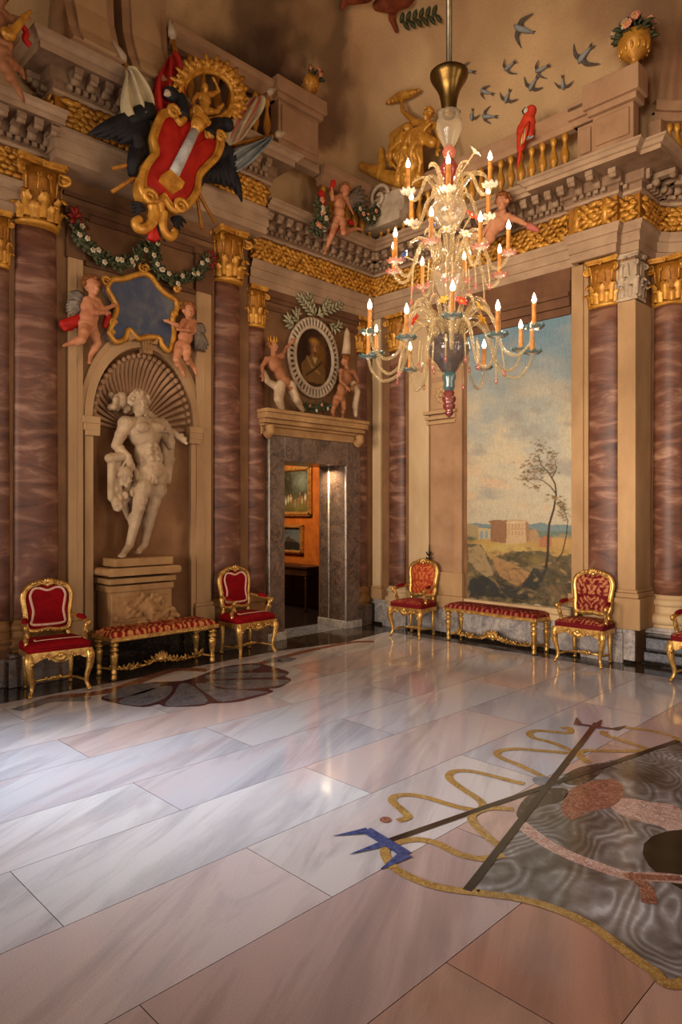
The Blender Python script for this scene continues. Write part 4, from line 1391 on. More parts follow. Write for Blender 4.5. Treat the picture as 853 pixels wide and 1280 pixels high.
for k in range(70):
    a = g.uniform(0, 2 * pi); q = g.uniform(.12, .42)
    mb.ell((q * cos(a) * 1.0, -.19 + g.uniform(-.02, .02), zpx(764) + q * .55 * sin(a) - .03), (g.uniform(.03, .06), .03, g.uniform(.025, .05)), Euler((0, g.uniform(0, 3), 0)), 7, 5)
fuse(mb, 'carved_mask', M['pedestal'], pd, .012, 2)

ST = ((100, 460), 4.925)
so = on_left(175, 700, .10)
sz = SP.o.z + zpx(697)
S2 = Spot('L', 175, 700, .10)
st = thing('statue', 'grey painted statue of a nude bearded man with club and lion skin', 'statue', (so.x, so.y, sz), pi / 2)
def sj(x, y, d=0.0):
    w = S2.loc(ST[0][0] + x / ST[1], ST[0][1] + y / ST[1], -d)
    return (w.x, d, w.z + S2.o.z - sz)
J = dict(head=sj(368, 218, -.06), sh_l=sj(282, 345, -.02), sh_r=sj(492, 350, .04), chest=sj(398, 400, -.01), pelvis=sj(432, 632, 0), el_l=sj(222, 478, .0), wr_l=sj(300, 545, -.12), hd_l=sj(312, 600, -.12),
         el_r=sj(556, 475, .02), wr_r=sj(560, 400, -.06), hd_r=sj(535, 360, -.06), hip_l=sj(388, 668, -.01), hip_r=sj(482, 672, .02), kn_l=sj(362, 862, -.10), an_l=sj(305, 1092, .0), toe_l=sj(262, 1150, -.10),
         kn_r=sj(438, 885, -.02), an_r=sj(396, 1085, .06), toe_r=sj(358, 1128, -.02))
mb, P = figure(J, 1.22, 'man', True, face=(-.15, -1, -.05), up=(-.05, 0, 1))
for k in range(10):
    mb.ell(Vector(sj(448, 660 + rnd.uniform(-22, 40), -.12)) + Vector((rnd.uniform(-.05, .05), 0, 0)), (.035, .03, .045), None, 7, 5)
curls(mb, P, 1.22, 70, 4, 1.04, .024)
zl = min(p[2] for p in mb.v)
body = fuse(mb, 'body', M['statue'], st, .009, 2)
for vtx in body.data.vertices:
    vtx.co.z -= zl * max(0, 1 - vtx.co.z / .4)
mb = MB()
A = [sj(220, 190, .14), sj(300, 215, .14), sj(400, 275, .12), sj(500, 350, .06), sj(570, 395, -.02), sj(648, 448, -.06)]
mb.tube(smooth_loop(A, 4, False), [.05, .10, .11, .10, .09, .085, .075, .07, .065, .06, .055, .055, .05, .05, .048, .045, .045, .043, .042, .045, .05], 10)
for k in range(26):
    q = Vector(A[0]).lerp(Vector(A[1]), rnd.uniform(-.2, 1.2))
    mb.ell(q + Vector((rnd.uniform(-.07, .07), rnd.uniform(-.06, .06), rnd.uniform(-.12, .10))), .045, None, 7, 5)
for k in range(10):
    q = Vector(A[2]).lerp(Vector(A[5]), k / 9)
    mb.ell(q + Vector((0, -.03, rnd.choice((-1, 1)) * .035)), .025, None, 6, 5)
fuse(mb, 'club', M['statue'], st, .011, 2)
mb = MB()
for a, b, r0, r1, d0, d1 in (((195, 545), (190, 800), .05, .04, -.06, -.05), ((230, 545), (235, 860), .06, .05, -.02, -.02), ((180, 555), (270, 545), .055, .055, -.08, -.08), ((290, 560), (290, 800), .06, .06, .04, .05), ((250, 780), (300, 930), .06, .03, .06, .08),
                             ((205, 800), (215, 870), .045, .02, -.04, -.04), ((330, 700), (320, 900), .06, .03, .10, .10), ((520, 420), (530, 640), .05, .05, .08, .1), ((560, 480), (545, 700), .05, .04, .08, .1), ((500, 640), (520, 780), .07, .02, .08, .1), ((575, 560), (550, 660), .03, .02, .1, .1)):
    mb.capsule(sj(*a, d0), r0, sj(*b, d1), r1)
P = head(mb, sj(278, 660, -.08), (.1, -1, -.4), (0, 0, 1), 1.1)
for k in range(34):
    a = rnd.uniform(0, 2 * pi)
    mb.ell(Vector(sj(278, 660, -.05)) + Vector((.15 * cos(a), rnd.uniform(-.02, .05), .2 * sin(a) - .04)), (.035, .03, .055), None, 7, 5)
for k in range(10):
    mb.ell(Vector(sj(235, 800 + k * 8, -.07)) + Vector((rnd.uniform(-.04, .04), 0, 0)), .03, None, 6, 5)
fuse(mb, 'lion_skin', M['statue'], st, .011, 2)

# ================================================================== CHERUBS AND TABLET
def putto(spot, off, sc, jn, label, s, face, up=(0, 0, 1), wing=None, drape=None, hair='hair', skin='flesh', name='cherub', cat='cherub', build='child', seed=1, depth=None, vox=.010, curl=.5, hairn=46, beard=False, extra=None, group=None):
    t = spot.thing(name, label, cat, group)
    def X(x, y, d=0.0):
        w = spot.loc(off[0] + x / sc, off[1] + y / sc, -d)
        return (w.x, d, w.z)
    J = {k: X(*v) for k, v in jn.items()}
    mb, P = figure(J, s, build, beard, face, up, curl)
    fuse(mb, 'body', M[skin], t, vox, 2)
    if hair:
        mb = MB(); curls(mb, P, s * (1.55 if build == 'child' else 1.0), hairn + 24, seed, 1.10, .026)
        fuse(mb, 'hair', M[hair], t, vox, 1)
    for pts in (wing or []):
        mb = MB()
        n = 6
        a, b, wd = X(*pts[0]), X(*pts[1]), pts[2]
        for k in range(n):
            ang = (k - n / 2) / n * 1.0
            dv = (Vector(b) - Vector(a)) * 1.7
            dv = Matrix.Rotation(ang, 3, 'Y') @ dv
            mb.leafblade(Vector(a), Vector(a) + dv * (1 - .06 * abs(k - 2)), wd, .02, (0, -1, 0), 0, 5, .008)
        mb.ell(a, (wd * .8, wd * .5, wd * .8))
        mb.build('wing', [M['wing']], t)
    for col, segs in (drape or []):
        mb = MB()
        for a, b, r0, r1 in segs:
            mb.capsule(X(*a), r0, X(*b), r1)
        fuse(mb, 'drapery', M[col], t, vox, 1)
    if extra:
        extra(t, X, P)
    return t
T6 = ((60, 240), 3.877)
putto(Spot('L', 110, 430, .22), *T6, dict(head=(212, 458, -.02), sh_l=(190, 528, 0), sh_r=(236, 532, 0), chest=(208, 560, 0), pelvis=(192, 640, 0), el_l=(222, 585, -.10), wr_l=(270, 585, -.12), el_r=(262, 572, -.02), wr_r=(305, 556, -.02),
      hip_l=(178, 662, -.03), hip_r=(214, 668, .02), kn_l=(165, 716, -.10), an_l=(108, 734, -.04), toe_l=(80, 744, -.05), kn_r=(240, 735, -.04), an_r=(208, 790, .0), toe_r=(202, 826, -.05)),
      'winged cherub with red sash flying left of the blue tablet', .60, (.25, -1, -.1), (-.1, 0, 1), wing=[((175, 545, .08), (120, 555, .10), .05), ((178, 530, .08), (135, 500, .10), .045)],
      drape=[('red', [((190, 600, .06), (130, 630, .06), .05, .07), ((130, 630, .06), (75, 640, .04), .07, .05), ((110, 650, .06), (85, 660, .04), .05, .04), ((290, 600, .05), (275, 650, .05), .04, .03)])])
putto(Spot('L', 230, 440, .20), *T6, dict(head=(682, 580, -.02), sh_l=(662, 632, -.02), sh_r=(704, 634, 0), chest=(684, 662, 0), pelvis=(652, 740, 0), el_l=(640, 652, -.05), wr_l=(592, 632, -.05), el_r=(690, 672, -.1), wr_r=(650, 668, -.12),
      hip_l=(636, 752, 0), hip_r=(670, 756, -.03), kn_l=(622, 812, -.05), an_l=(652, 868, .02), toe_l=(666, 894, -.03), kn_r=(672, 806, -.08), an_r=(708, 850, -.02), toe_r=(720, 884, -.06)),
      'winged cherub flying at the right lower corner of the blue tablet', .56, (-.35, -1, 0), (.12, 0, 1), wing=[((715, 650, .08), (745, 670, .10), .045), ((715, 665, .08), (735, 735, .10), .045)], seed=5)
# blue tablet
S = Spot('L', 175, 380, .06)
tb = S.thing('tablet', 'blue tablet in a scrolled gilt frame, held by two cherubs above the niche', 'tablet')
inn = [(275, 470), (300, 432), (350, 428), (410, 410), (452, 402), (490, 418), (520, 460), (560, 500), (605, 530), (612, 570), (592, 615), (600, 680), (590, 740), (575, 775), (540, 745), (525, 712), (470, 708), (420, 712), (380, 672), (365, 712), (320, 732), (285, 690), (300, 640), (322, 570), (300, 520)]
pl = [(60 + a / 3.877, 240 + b / 3.877) for a, b in inn]
P2 = S.poly(smooth_loop(pl, 4))
mb = MB(); mb.prism(P2, -.05, .06); mb.build('panel', [M['blue']], tb)
mb = MB()
mb.tube([(x, -.06, z) for x, z in P2], .036, 8, closed=True, up=(0, -1, 0))
for c, r in (((452, 380), .07), ((440, 372), .05), ((268, 440), .06), ((612, 478), .05), ((630, 560), .05), ((290, 690), .05), ((300, 640), .05), ((598, 600), .04)):
    x, z = S.xz(60 + c[0] / 3.877, 240 + c[1] / 3.877)
    mb.tube([(x + r * cos(a * .6) * (1 - a / 18), -.07, z + r * sin(a * .6) * (1 - a / 18)) for a in range(16)], .022, 6)
mb.build('frame', [M['gold']], tb)
mb = MB()
for q in ([(378, 672), (420, 712), (375, 728)], [(480, 740), (520, 712), (512, 745)]):
    mb.prism([S.xz(60 + a / 3.877, 240 + b / 3.877) for a, b in q], -.09, .05)
mb.build('leather_curl', [M['pedestal']], tb)

def garland(spot, pts, off, sc, label, r, nleaf, nflow, flower='petal', group=None, seed=0, bow=None, name='flower_garland'):
    t = spot.thing(name, label, 'garland', group)
    g = random.Random(seed)
    path = smooth_loop([spot.loc(off[0] + a / sc, off[1] + b / sc)[:] for a, b in pts], 8, False)
    mb = MB()
    mb.tube(path, r * .55, 8)
    for k in range(nleaf):
        p = Vector(g.choice(path)); d = Vector((g.gauss(0, 1), -abs(g.gauss(0, .8)), g.gauss(0, 1))).normalized()
        mb.leafblade(p + d * r * .3, p + d * r * g.uniform(1.0, 1.5), r * .35, .01, (g.uniform(-.5, .5), -1, .2), 0, 3)
    mb.build('foliage', [M['leaf']], t)
    for k in range(nflow):
        p = Vector(path[int((k + .5) * len(path) / nflow)]) + Vector((g.uniform(-.6, .6) * r, -r * g.uniform(.75, 1.0), g.uniform(-.7, .7) * r))
        mb = MB()
        for q in range(5):
            a = q * 2 * pi / 5 + k
            mb.ell(p + Vector((r * .23 * cos(a), 0, r * .23 * sin(a))), (r * .18, r * .1, r * .18), None, 7, 5)
        mb.ell(p + Vector((0, -r * .1, 0)), (r * .14, r * .12, r * .14), None, 6, 4, 1)
        mb.build('blossom', [M[flower if isinstance(flower, str) else flower[k % len(flower)]], M['gold']], t)
    if bow:
        mb = MB()
        c = spot.loc(off[0] + bow[0] / sc, off[1] + bow[1] / sc)
        for q in range(7):
            a = q * .9 + .4
            mb.leafblade(c, c + Vector((.09 * cos(a), -.03, .14 * sin(a))), .03, .03)
        mb.build('ribbon', [M['dullred']], t)
    return t
garland(Spot('L', 130, 320, .14), [(130, 160), (150, 220), (200, 280), (270, 325), (340, 350), (400, 340), (440, 300), (470, 250)], *T6, 'leafy garland with white flowers hanging left of the coat of arms', .085, 150, 13, seed=3, bow=(125, 125))
garland(Spot('L', 220, 330, .14), [(500, 250), (510, 310), (525, 370), (570, 415), (630, 430), (690, 415), (745, 375), (775, 330)], *T6, 'leafy garland with white flowers hanging towards the second column', .085, 150, 12, seed=4, bow=(785, 330))

# ================================================================== COAT OF ARMS
CA = ((140, 40), 3.877)
S = Spot('L', 215, 215, .76)
def cp(pts, dp=0.0): return S.poly([(140 + a / 3.877, 40 + b / 3.877) for a, b in pts], dp)
def c3(x, y, dp=0.0):
    w = S.loc(140 + x / 3.877, 40 + y / 3.877); return Vector((w.x, -dp, w.z))
coat = S.thing('coat_of_arms', 'red shield charged with a silver column, in a gilt scroll frame, before a black eagle', 'coat of arms')
out = [(183, 470), (210, 412), (262, 398), (282, 430), (305, 452), (340, 412), (378, 402), (425, 425), (442, 470), (450, 520), (495, 508), (514, 555), (492, 620), (445, 668), (402, 720), (388, 800), (340, 868), (272, 892), (232, 850), (215, 828), (182, 848), (130, 832), (104, 775), (116, 695), (150, 642), (178, 600), (166, 530)]
P2 = cp(smooth_loop(out, 4))
cx_ = sum(p[0] for p in P2) / len(P2); cz_ = sum(p[1] for p in P2) / len(P2)
mb = MB(); mb.prism(P2, -.10, .02)
mb.tube([(cx_ + (x - cx_) * .95, -.12, cz_ + (z - cz_) * .96) for x, z in P2], .040, 8, closed=True, up=(0, -1, 0))
mb.tube([(cx_ + (x - cx_) * .85, -.12, cz_ + (z - cz_) * .88) for x, z in P2], .020, 6, closed=True, up=(0, -1, 0))
for c, r in (((265, 415), .08), ((490, 530), .07), ((150, 820), .09), ((300, 865), .09), ((380, 415), .07)):
    q = c3(*c)
    mb.tube([(q.x + r * cos(a * .6) * (1 - a / 18), -.15, q.z + r * sin(a * .6) * (1 - a / 18)) for a in range(16)], .03, 6)
mb.build('shield_frame', [M['gold']], coat)
mb = MB(); mb.dome([(cx_ + (x - cx_) * .86, cz_ + (z - cz_) * .89) for x, z in P2], -.10, .05, rings=4); mb.build('field', [M['red']], coat, fix=True)
ch = None
a, b = c3(252, 728, .19), c3(358, 512, .19)
ax = (b - a)
mb = MB()
mb.tube([a.lerp(b, t) for t in (0, .15, .5, 1)], [.062, .062, .058, .05], 14)
ch = mb.build('silver_column', [mottled('silver', (150, 146, 140), (206, 202, 196), 10, .5, bs=.1)], coat)
mb = MB()
mb.tube([b, b + ax * .06, b + ax * .10, b + ax * .2], [.055, .06, .075, .09], 12); mb.box(-.10, .10, -.09, .09, 0, .05, 0, Matrix.Translation(b + ax * .2) @ ax.to_track_quat('Z', 'Y').to_matrix().to_4x4())
mb.build('gilt_capital', [M['gold']], ch)
mb = MB()
mb.tube([a, a - ax * .04, a - ax * .08], [.065, .09, .09], 12); mb.box(-.14, .14, -.10, .10, -.09, 0, 0, Matrix.Translation(a - ax * .08) @ ax.to_track_quat('Z', 'Y').to_matrix().to_4x4())
mb.build('gilt_base', [M['gold']], ch)
# lower gilt scrolls
mb = MB()
for pts, r in (([(180, 850), (185, 900), (160, 955), (115, 965), (95, 935), (120, 915)], .075), ([(225, 880), (222, 940), (235, 985), (265, 1002), (285, 985), (270, 965)], .07), ([(205, 840), (212, 880), (215, 900)], .08)):
    p = smooth_loop([c3(*q, .08)[:] for q in pts], 4, False)
    mb.tube(p, [r * (1 - .45 * k / len(p)) for k in range(len(p))], 8)
mb.build('gilt_scroll', [M['gold']], coat)
# crown
mb = MB()
cc = c3(455, 318, .06)
u1 = (c3(570, 370) - c3(345, 262)) * .5; u2 = (c3(405, 420) - c3(500, 210)) * .5
ring = [cc + u1 * cos(q * pi / 16) + u2 * sin(q * pi / 16) for q in range(32)]
mb.tube(ring, .035, 8, closed=True, up=(0, -1, 0))
mb.tube([p + (p - cc) * .12 + Vector((0, -.03, 0)) for p in ring], .028, 8, closed=True, up=(0, -1, 0))
for q in range(13):
    an = radians(175 + q * 16.5)
    p = cc + u1 * cos(an) + u2 * sin(an)
    d = (p - cc)
    mb.tube([p, p + d * .22 + Vector((0, -.05, 0)), p + d * .38 + Vector((0, -.06, 0))], [.03, .045, .015], 8)
    tg = (u2 * cos(an) - u1 * sin(an)).normalized()
    for s_, L_ in ((-1, .42), (0, .62), (1, .42)):
        mb.leafblade(p + d * .10, p + d * L_ + tg * .09 * s_ + Vector((0, -.05, 0)), .04, .02, (0, -1, 0), 0, 4)
    mb.ell(p + d * .12 + tg * .09 + Vector((0, -.04, 0)), .022)
mb.build('crown', [M['gold']], coat)
mb = MB()
J = dict(head=c3(432, 285, .08), sh_l=c3(400, 318, .06), sh_r=c3(470, 312, .06), chest=c3(435, 338, .06), pelvis=c3(430, 385, .06), el_l=c3(372, 345, .08), wr_l=c3(380, 375, .1), el_r=c3(500, 300, .08), wr_r=c3(480, 265, .1),
         hip_l=c3(415, 395, .06), hip_r=c3(445, 395, .06), kn_l=c3(385, 390, .08), an_l=c3(365, 360, .08), kn_r=c3(490, 400, .08), an_r=c3(520, 365, .08))
mb, P = figure(J, .5, 'woman', False, (0, -1, -.1), (0, 0, 1))
fuse(mb, 'gilt_siren', M['gold'], coat, .011, 1)
# eagle
eg = MB()
def feather_fan(mb, root, tips, w):
    for t in tips:
        mb.leafblade(root(t), c3(t[0], t[1], .0), w, .03, (0, -1, 0), 0, 5, .01)
lw = [(-116, 500), (-80, 512), (-40, 520), (0, 528), (30, 545), (70, 545), (95, 560), (110, 590)]
for k, t in enumerate(lw):
    r0 = c3(165 - k * 4, 395 + k * 14, .0)
    eg.leafblade(r0, c3(t[0], t[1], .02), .075, .04, (0, -1, 0), 0, 6, .01)
eg.tube([c3(190, 390, .02), c3(150, 385, .02), c3(105, 420, .02), c3(50, 455, .02)], [.09, .10, .08, .03], 8)
eg.prism(cp([(180, 395), (150, 380), (110, 400), (90, 560), (130, 640), (180, 600)]), -.03, .01)
eg.build('eagle_wing', [M['black']], coat)
eg = MB()
rw = [(625, 825), (600, 790), (570, 765), (540, 755), (510, 740), (480, 735), (450, 725)]
for k, t in enumerate(rw):
    eg.leafblade(c3(540 - k * 12, 590 + k * 10, .0), c3(t[0], t[1], .02), .075, .04, (0, -1, 0), 0, 6, .01)
eg.tube([c3(500, 600, .02), c3(540, 575, .02), c3(570, 600, .02), c3(590, 690, .02)], [.08, .10, .08, .03], 8)
eg.prism(cp([(500, 590), (560, 580), (580, 640), (540, 740), (450, 730), (420, 700)]), -.03, .01)
eg.build('eagle_wing', [M['black']], coat)
for pts in ([(110, 590), (95, 650), (90, 700)], [(425, 690), (405, 740), (398, 780)]):
    eg = MB(); eg.tube([c3(*q, .03) for q in pts], [.09, .07, .045], 8); eg.build('eagle_leg', [M['black']], coat)
for pts, bk, lab in (([(310, 430), (318, 380), (300, 335), (262, 325)], [(262, 332), (232, 322), (222, 332)], 0), ([(442, 515), (455, 480), (490, 462), (528, 468)], [(528, 468), (552, 478), (552, 496)], 1)):
    mb = MB(); mb.tube(smooth_loop([c3(*q, .10)[:] for q in pts], 4, False), [.10, .10, .095, .09, .085, .08, .075, .075, .075, .075, .07, .065, .05], 10)
    q = c3(*pts[-1], .12); mb.ell(q, (.10, .08, .08))
    hd = mb.build('eagle_head', [M['black']], coat)
    mb = MB(); mb.tube([c3(*z, .14) for z in bk], [.05, .04, .008], 8); mb.build('beak', [M['stone']], hd)
mb = MB(); q = c3(288, 305, .10)
mb.tube([q + Vector((.06 * cos(a * .6), -.0 + .06 * sin(a * .6), -.03)) for a in range(10)], .02, 6, closed=True)
for a in range(6):
    mb.tube([q + Vector((.06 * cos(a), .06 * sin(a), -.02)), q + Vector((.075 * cos(a), .075 * sin(a), .06))], [.02, .008], 6)
mb.build('small_crown', [M['gold']], coat)
for base_, tips in (((150, 870), [(75, 840), (78, 860), (80, 882), (95, 895)]), ((275, 910), [(350, 935), (335, 955), (318, 970), (300, 985)]), ((200, 920), [(130, 985), (185, 1015), (215, 1030), (245, 1025)])):
    mb = MB()
    for t_ in tips:
        p = smooth_loop([c3(*base_, .05)[:], c3((base_[0] + t_[0]) / 2, (base_[1] + t_[1]) / 2 - 12, .08)[:], c3(*t_, .05)[:]], 4, False)
        mb.tube(p, [.012, .02, .024, .025, .024, .022, .018, .013, .004], 8)
    mb.build('tail_feather', [M['black']], coat)
mb = MB()
for q in ((165, 1020), (180, 1025), (195, 1020)):
    mb.tube([c3(182, 950, .1), c3(*q, .1)], [.02, .045], 8)
mb.build('tassel', [M['red']], coat)

def flag(label, tip, foot, cloth, col, group, stripes=None, dp=.0):
    t = S.thing('flag', label, 'flag', group)
    a, b = c3(*tip, dp), c3(*foot, dp)
    mb = MB(); mb.tube([a.lerp(b, k / 6) for k in range(7)], .022, 8); mb.build('pole', [M['gold_ground']], t)
    d = (a - b).normalized()
    mb = MB(); mb.tube([a, a + d * .05, a + d * .10, a + d * .24], [.02, .05, .045, .004], 8); mb.build('spearhead', [M['stone']], t)
    mb = MB()
    n = len(cloth)
    P2 = [c3(x, y, dp) for x, y in cloth]
    # two edges joined by folded strips
    h = n // 2
    L, Rr = P2[:h], list(reversed(P2[h:]))
    m_ = min(len(L), len(Rr))
    L = smooth_loop([p[:] for p in L], 4, False); Rr = smooth_loop([p[:] for p in Rr], 4, False)
    k = min(len(L), len(Rr)); w = 16
    v, f, mi = [], [], []
    for i in range(k):
        for j in range(w + 1):
            s_ = j / w
            p = Vector(L[i]).lerp(Vector(Rr[i]), s_)
            v.append((p.x, -dp - .02 - .045 * (1 + sin(s_ * 15 + i * .18)) * min(1, i / 4 + .3), p.z))
    o = mb.add([], [])
    for i in range(k - 1):
        for j in range(w):
            q = i * (w + 1) + j
            f.append((q, q + 1, q + w + 2, q + w + 1))
            mi.append(1 if stripes and (j // 3) % 2 else 0)
    o = len(mb.v); mb.v += v
    for ff, mm in zip(f, mi):
        mb.f.append(list(ff)); mb.m.append(mm); mb.s.append(True)
    c_ = mb.build('cloth', [M[col], M[stripes or col]], t)
    so_ = c_.modifiers.new('thick', 'SOLIDIFY'); so_.thickness = .012
    return t
M['cream'] = mottled('cream silk', (150, 130, 96), (196, 176, 136), 4, .7, bs=.1)
M['greyblue'] = mottled('grey blue silk', (104, 108, 108), (150, 150, 144), 4, .7, bs=.1)
M['flagred'] = mottled('red silk', (128, 16, 10), (166, 30, 18), 4, .7, bs=.1)
M['rosepink'] = mottled('faded rose silk', (160, 78, 62), (190, 112, 92), 4, .7, bs=.1)
flag('red flag furled upright left of the crown', (297, 40), (436, 955), [(298, 92), (316, 150), (325, 230), (332, 320), (330, 400), (190, 420), (184, 350), (188, 290), (210, 215), (262, 140)], 'flagred', 'flags behind the coat of arms')
flag('cream flag hanging above the left eagle wing', (66, 150), (502, 928), [(72, 172), (105, 200), (150, 270), (180, 340), (188, 400), (45, 425), (36, 370), (38, 300), (48, 240), (62, 190)], 'cream', 'flags behind the coat of arms')
flag('pink and cream striped flag right of the crown', (750, 300), (0, 776), [(722, 310), (725, 350), (705, 400), (660, 460), (610, 530), (530, 572), (518, 530), (555, 440), (610, 370), (665, 325)], 'cream', 'flags behind the coat of arms', 'rosepink')
flag('grey-blue flag at the right above the dark eagle wing', (790, 500), (0, 662), [(770, 505), (750, 545), (700, 595), (650, 645), (590, 685), (560, 580), (600, 560), (650, 550), (700, 535), (740, 518)], 'greyblue', 'flags behind the coat of arms')
# ================================================================== PAINTED PICTURES (really flat in the room)
def vnoise(x, y, seed=0):
    """smooth value noise on arrays"""
    xi, yi = np.floor(x).astype(int), np.floor(y).astype(int)
    fx, fy = x - xi, y - yi
    fx = fx * fx * (3 - 2 * fx); fy = fy * fy * (3 - 2 * fy)
    def h(a, b):
        n = (a * 374761393 + b * 668265263 + seed * 982451653) & 0x7fffffff
        n = ((n ^ (n >> 13)) * 1274126177) & 0x7fffffff
        return ((n ^ (n >> 16)) & 0xffff) / 65535.0
    return (h(xi, yi) * (1 - fx) + h(xi + 1, yi) * fx) * (1 - fy) + (h(xi, yi + 1) * (1 - fx) + h(xi + 1, yi + 1) * fx) * fy
def fbm(x, y, seed=0, oct_=4):
    a, s, t = 0.5, 0, 0
    for k in range(oct_):
        s = s + a * vnoise(x * 2 ** k, y * 2 ** k, seed + k); t += a; a *= .55
    return s / t
class Canvas:
    def __init__(self, w, h, res):
        self.w, self.h = w, h
        self.nx, self.nz = int(w / res) + 1, int(h / res) + 1
        self.X, self.Z = np.meshgrid(np.linspace(0, w, self.nx), np.linspace(0, h, self.nz))
        self.c = np.zeros((self.nz, self.nx, 3))
    def base(self, c): self.c[:] = lin(c)[:3]; return self
    def mix(self, mask, c):
        m = np.clip(mask, 0, 1)[..., None]
        self.c = self.c * (1 - m) + np.array(lin(c)[:3]) * m
    def poly(self, pts, c, a=1.0, rough=0.0, sc=20, seed=1):
        X, Z = self.X, self.Z
        if rough:
            X = X + rough * (fbm(self.X * sc, self.Z * sc, seed) - .5); Z = Z + rough * (fbm(self.X * sc, self.Z * sc, seed + 9) - .5)
        ins = np.zeros(X.shape, bool)
        n = len(pts)
        for i in range(n):
            (x0, z0), (x1, z1) = pts[i], pts[(i + 1) % n]
            if z0 == z1: continue
            cnd = (Z > min(z0, z1)) & (Z <= max(z0, z1)) & (X < x0 + (Z - z0) * (x1 - x0) / (z1 - z0))
            ins ^= cnd
        self.mix(ins * a, c)
    def blob(self, x, z, rx, rz, c, a=1.0, seed=0, sc=8, rough=.6, rot=0.0):
        dx, dz = self.X - x, self.Z - z
        u, v = dx * cos(rot) + dz * sin(rot), -dx * sin(rot) + dz * cos(rot)
        d = np.sqrt((u / rx) ** 2 + (v / rz) ** 2) + rough * (fbm(self.X * sc, self.Z * sc, seed) - .5) * 2
        self.mix(np.clip(1.3 - d, 0, 1) * a, c)
    def line(self, pts, w, c, a=1.0, w1=None):
        n = len(pts)
        for i in range(n - 1):
            (x0, z0), (x1, z1) = pts[i], pts[i + 1]
            L2 = (x1 - x0) ** 2 + (z1 - z0) ** 2 + 1e-12
            t = np.clip(((self.X - x0) * (x1 - x0) + (self.Z - z0) * (z1 - z0)) / L2, 0, 1)
            d = np.hypot(self.X - x0 - t * (x1 - x0), self.Z - z0 - t * (z1 - z0))
            ww = w if w1 is None else w + (w1 - w) * (i + t) / (n - 1)
            self.mix(np.clip((ww - d) / (0.4 * w) + .5, 0, 1) * a, c)
    def grain(self, amt, sx, sz, seed):
        self.c *= (1 + amt * (fbm(self.X * sx, self.Z * sz, seed, 5) - .5) * 2)[..., None]
    def build(self, name, parent, x0, z0, y, mat='paint', keep=None):
        mb = MB()
        mb.v = [(x0 + float(x), y, z0 + float(z)) for x, z in zip(self.X.ravel(), self.Z.ravel())]
        nx = self.nx
        for j in range(self.nz - 1):
            for i in range(nx - 1):
                if keep is None or keep(self.X[j, i], self.Z[j, i]):
                    mb.f.append([j * nx + i, j * nx + i + 1, (j + 1) * nx + i + 1, (j + 1) * nx + i]); mb.m.append(0); mb.s.append(False)
        mb.col = np.clip(self.c.reshape(-1, 3), 0, 1)
        return mb.build(name, [M[mat]], parent)

# ---- landscape fresco on the right wall
LX0, LX1, LZ0, LZ1 = 1.865, 3.495, .58, 4.43
ls = thing('landscape_fresco', 'tall painted landscape with cloudy sky, ruined palace, thin trees and rocks', 'painting', (LX0, 0, LZ0), 0)
cv = Canvas(LX1 - LX0, LZ1 - LZ0, .009)
def lp(x, y, k=1):
    """crop coordinates of the survey view of the lower (k=1) or upper (k=0) half"""
    if k: w = on_right(570 + x / 5.331, 580 + y / 5.331, .02)
    else: w = on_right(570 + x / 5.331, 390 + y / 5.331, .02)
    return (w.x - LX0, w.z - LZ0)
H_ = LZ1 - LZ0
zz = cv.Z / H_
cv.base((146, 168, 178))
top, midc, low = np.array(lin((124, 148, 156))[:3]), np.array(lin((164, 172, 164))[:3]), np.array(lin((206, 186, 152))[:3])
t1 = np.clip((zz - .35) / .6, 0, 1)[..., None]
cv.c = low * (1 - t1) + (midc * (1 - t1) + top * t1) * t1
cl = fbm(cv.X * 1.7 + 3, cv.Z * 3.4, 5, 5)
cl2 = fbm(cv.X * 2.6 + 1, cv.Z * 5.0 + cv.X * 1.2, 15, 5)
band = np.exp(-((zz - .60) / .15) ** 2) + .9 * np.exp(-((zz - .44) / .10) ** 2) + .25
cv.mix(np.clip((cl - .40) * 4.0, 0, 1) * np.clip(band, 0, 1), (214, 190, 152))
cv.mix(np.clip((cl2 - .52) * 5, 0, 1) * np.clip(band, 0, 1) * .8, (168, 156, 138))
cv.mix(np.clip((fbm(cv.X * 2.2 + 9, cv.Z * 6, 31, 4) - .55) * 5, 0, 1) * np.exp(-((zz - .42) / .1) ** 2), (222, 182, 140))
cv.mix(np.clip((fbm(cv.X * 2.0 + 4, cv.Z * 5, 44, 4) - .52) * 5, 0, 1) * np.exp(-((zz - .36) / .05) ** 2) * .9, (178, 168, 146))
# far hills
cv.poly([lp(60, 400), lp(140, 392), lp(200, 400), lp(330, 405), lp(480, 400), lp(540, 395), lp(570, 388), lp(620, 408), lp(700, 402), lp(780, 412), lp(780, 560), lp(60, 560)], (130, 142, 136), 1, .02, 12)
cv.poly([lp(60, 425), lp(480, 428), lp(600, 450), lp(790, 446), lp(790, 560), lp(60, 560)], (120, 128, 108), 1, .03, 14)
# meadow
cv.poly([lp(60, 500), lp(200, 500), lp(330, 520), lp(520, 500), lp(640, 490), lp(790, 500), lp(790, 700), lp(60, 700)], (192, 150, 84), 1, .04, 9)
cv.blob(*lp(350, 560), .45, .07, (204, 170, 98), .9, 3); cv.blob(*lp(700, 520), .2, .08, (206, 156, 96), .9, 4)
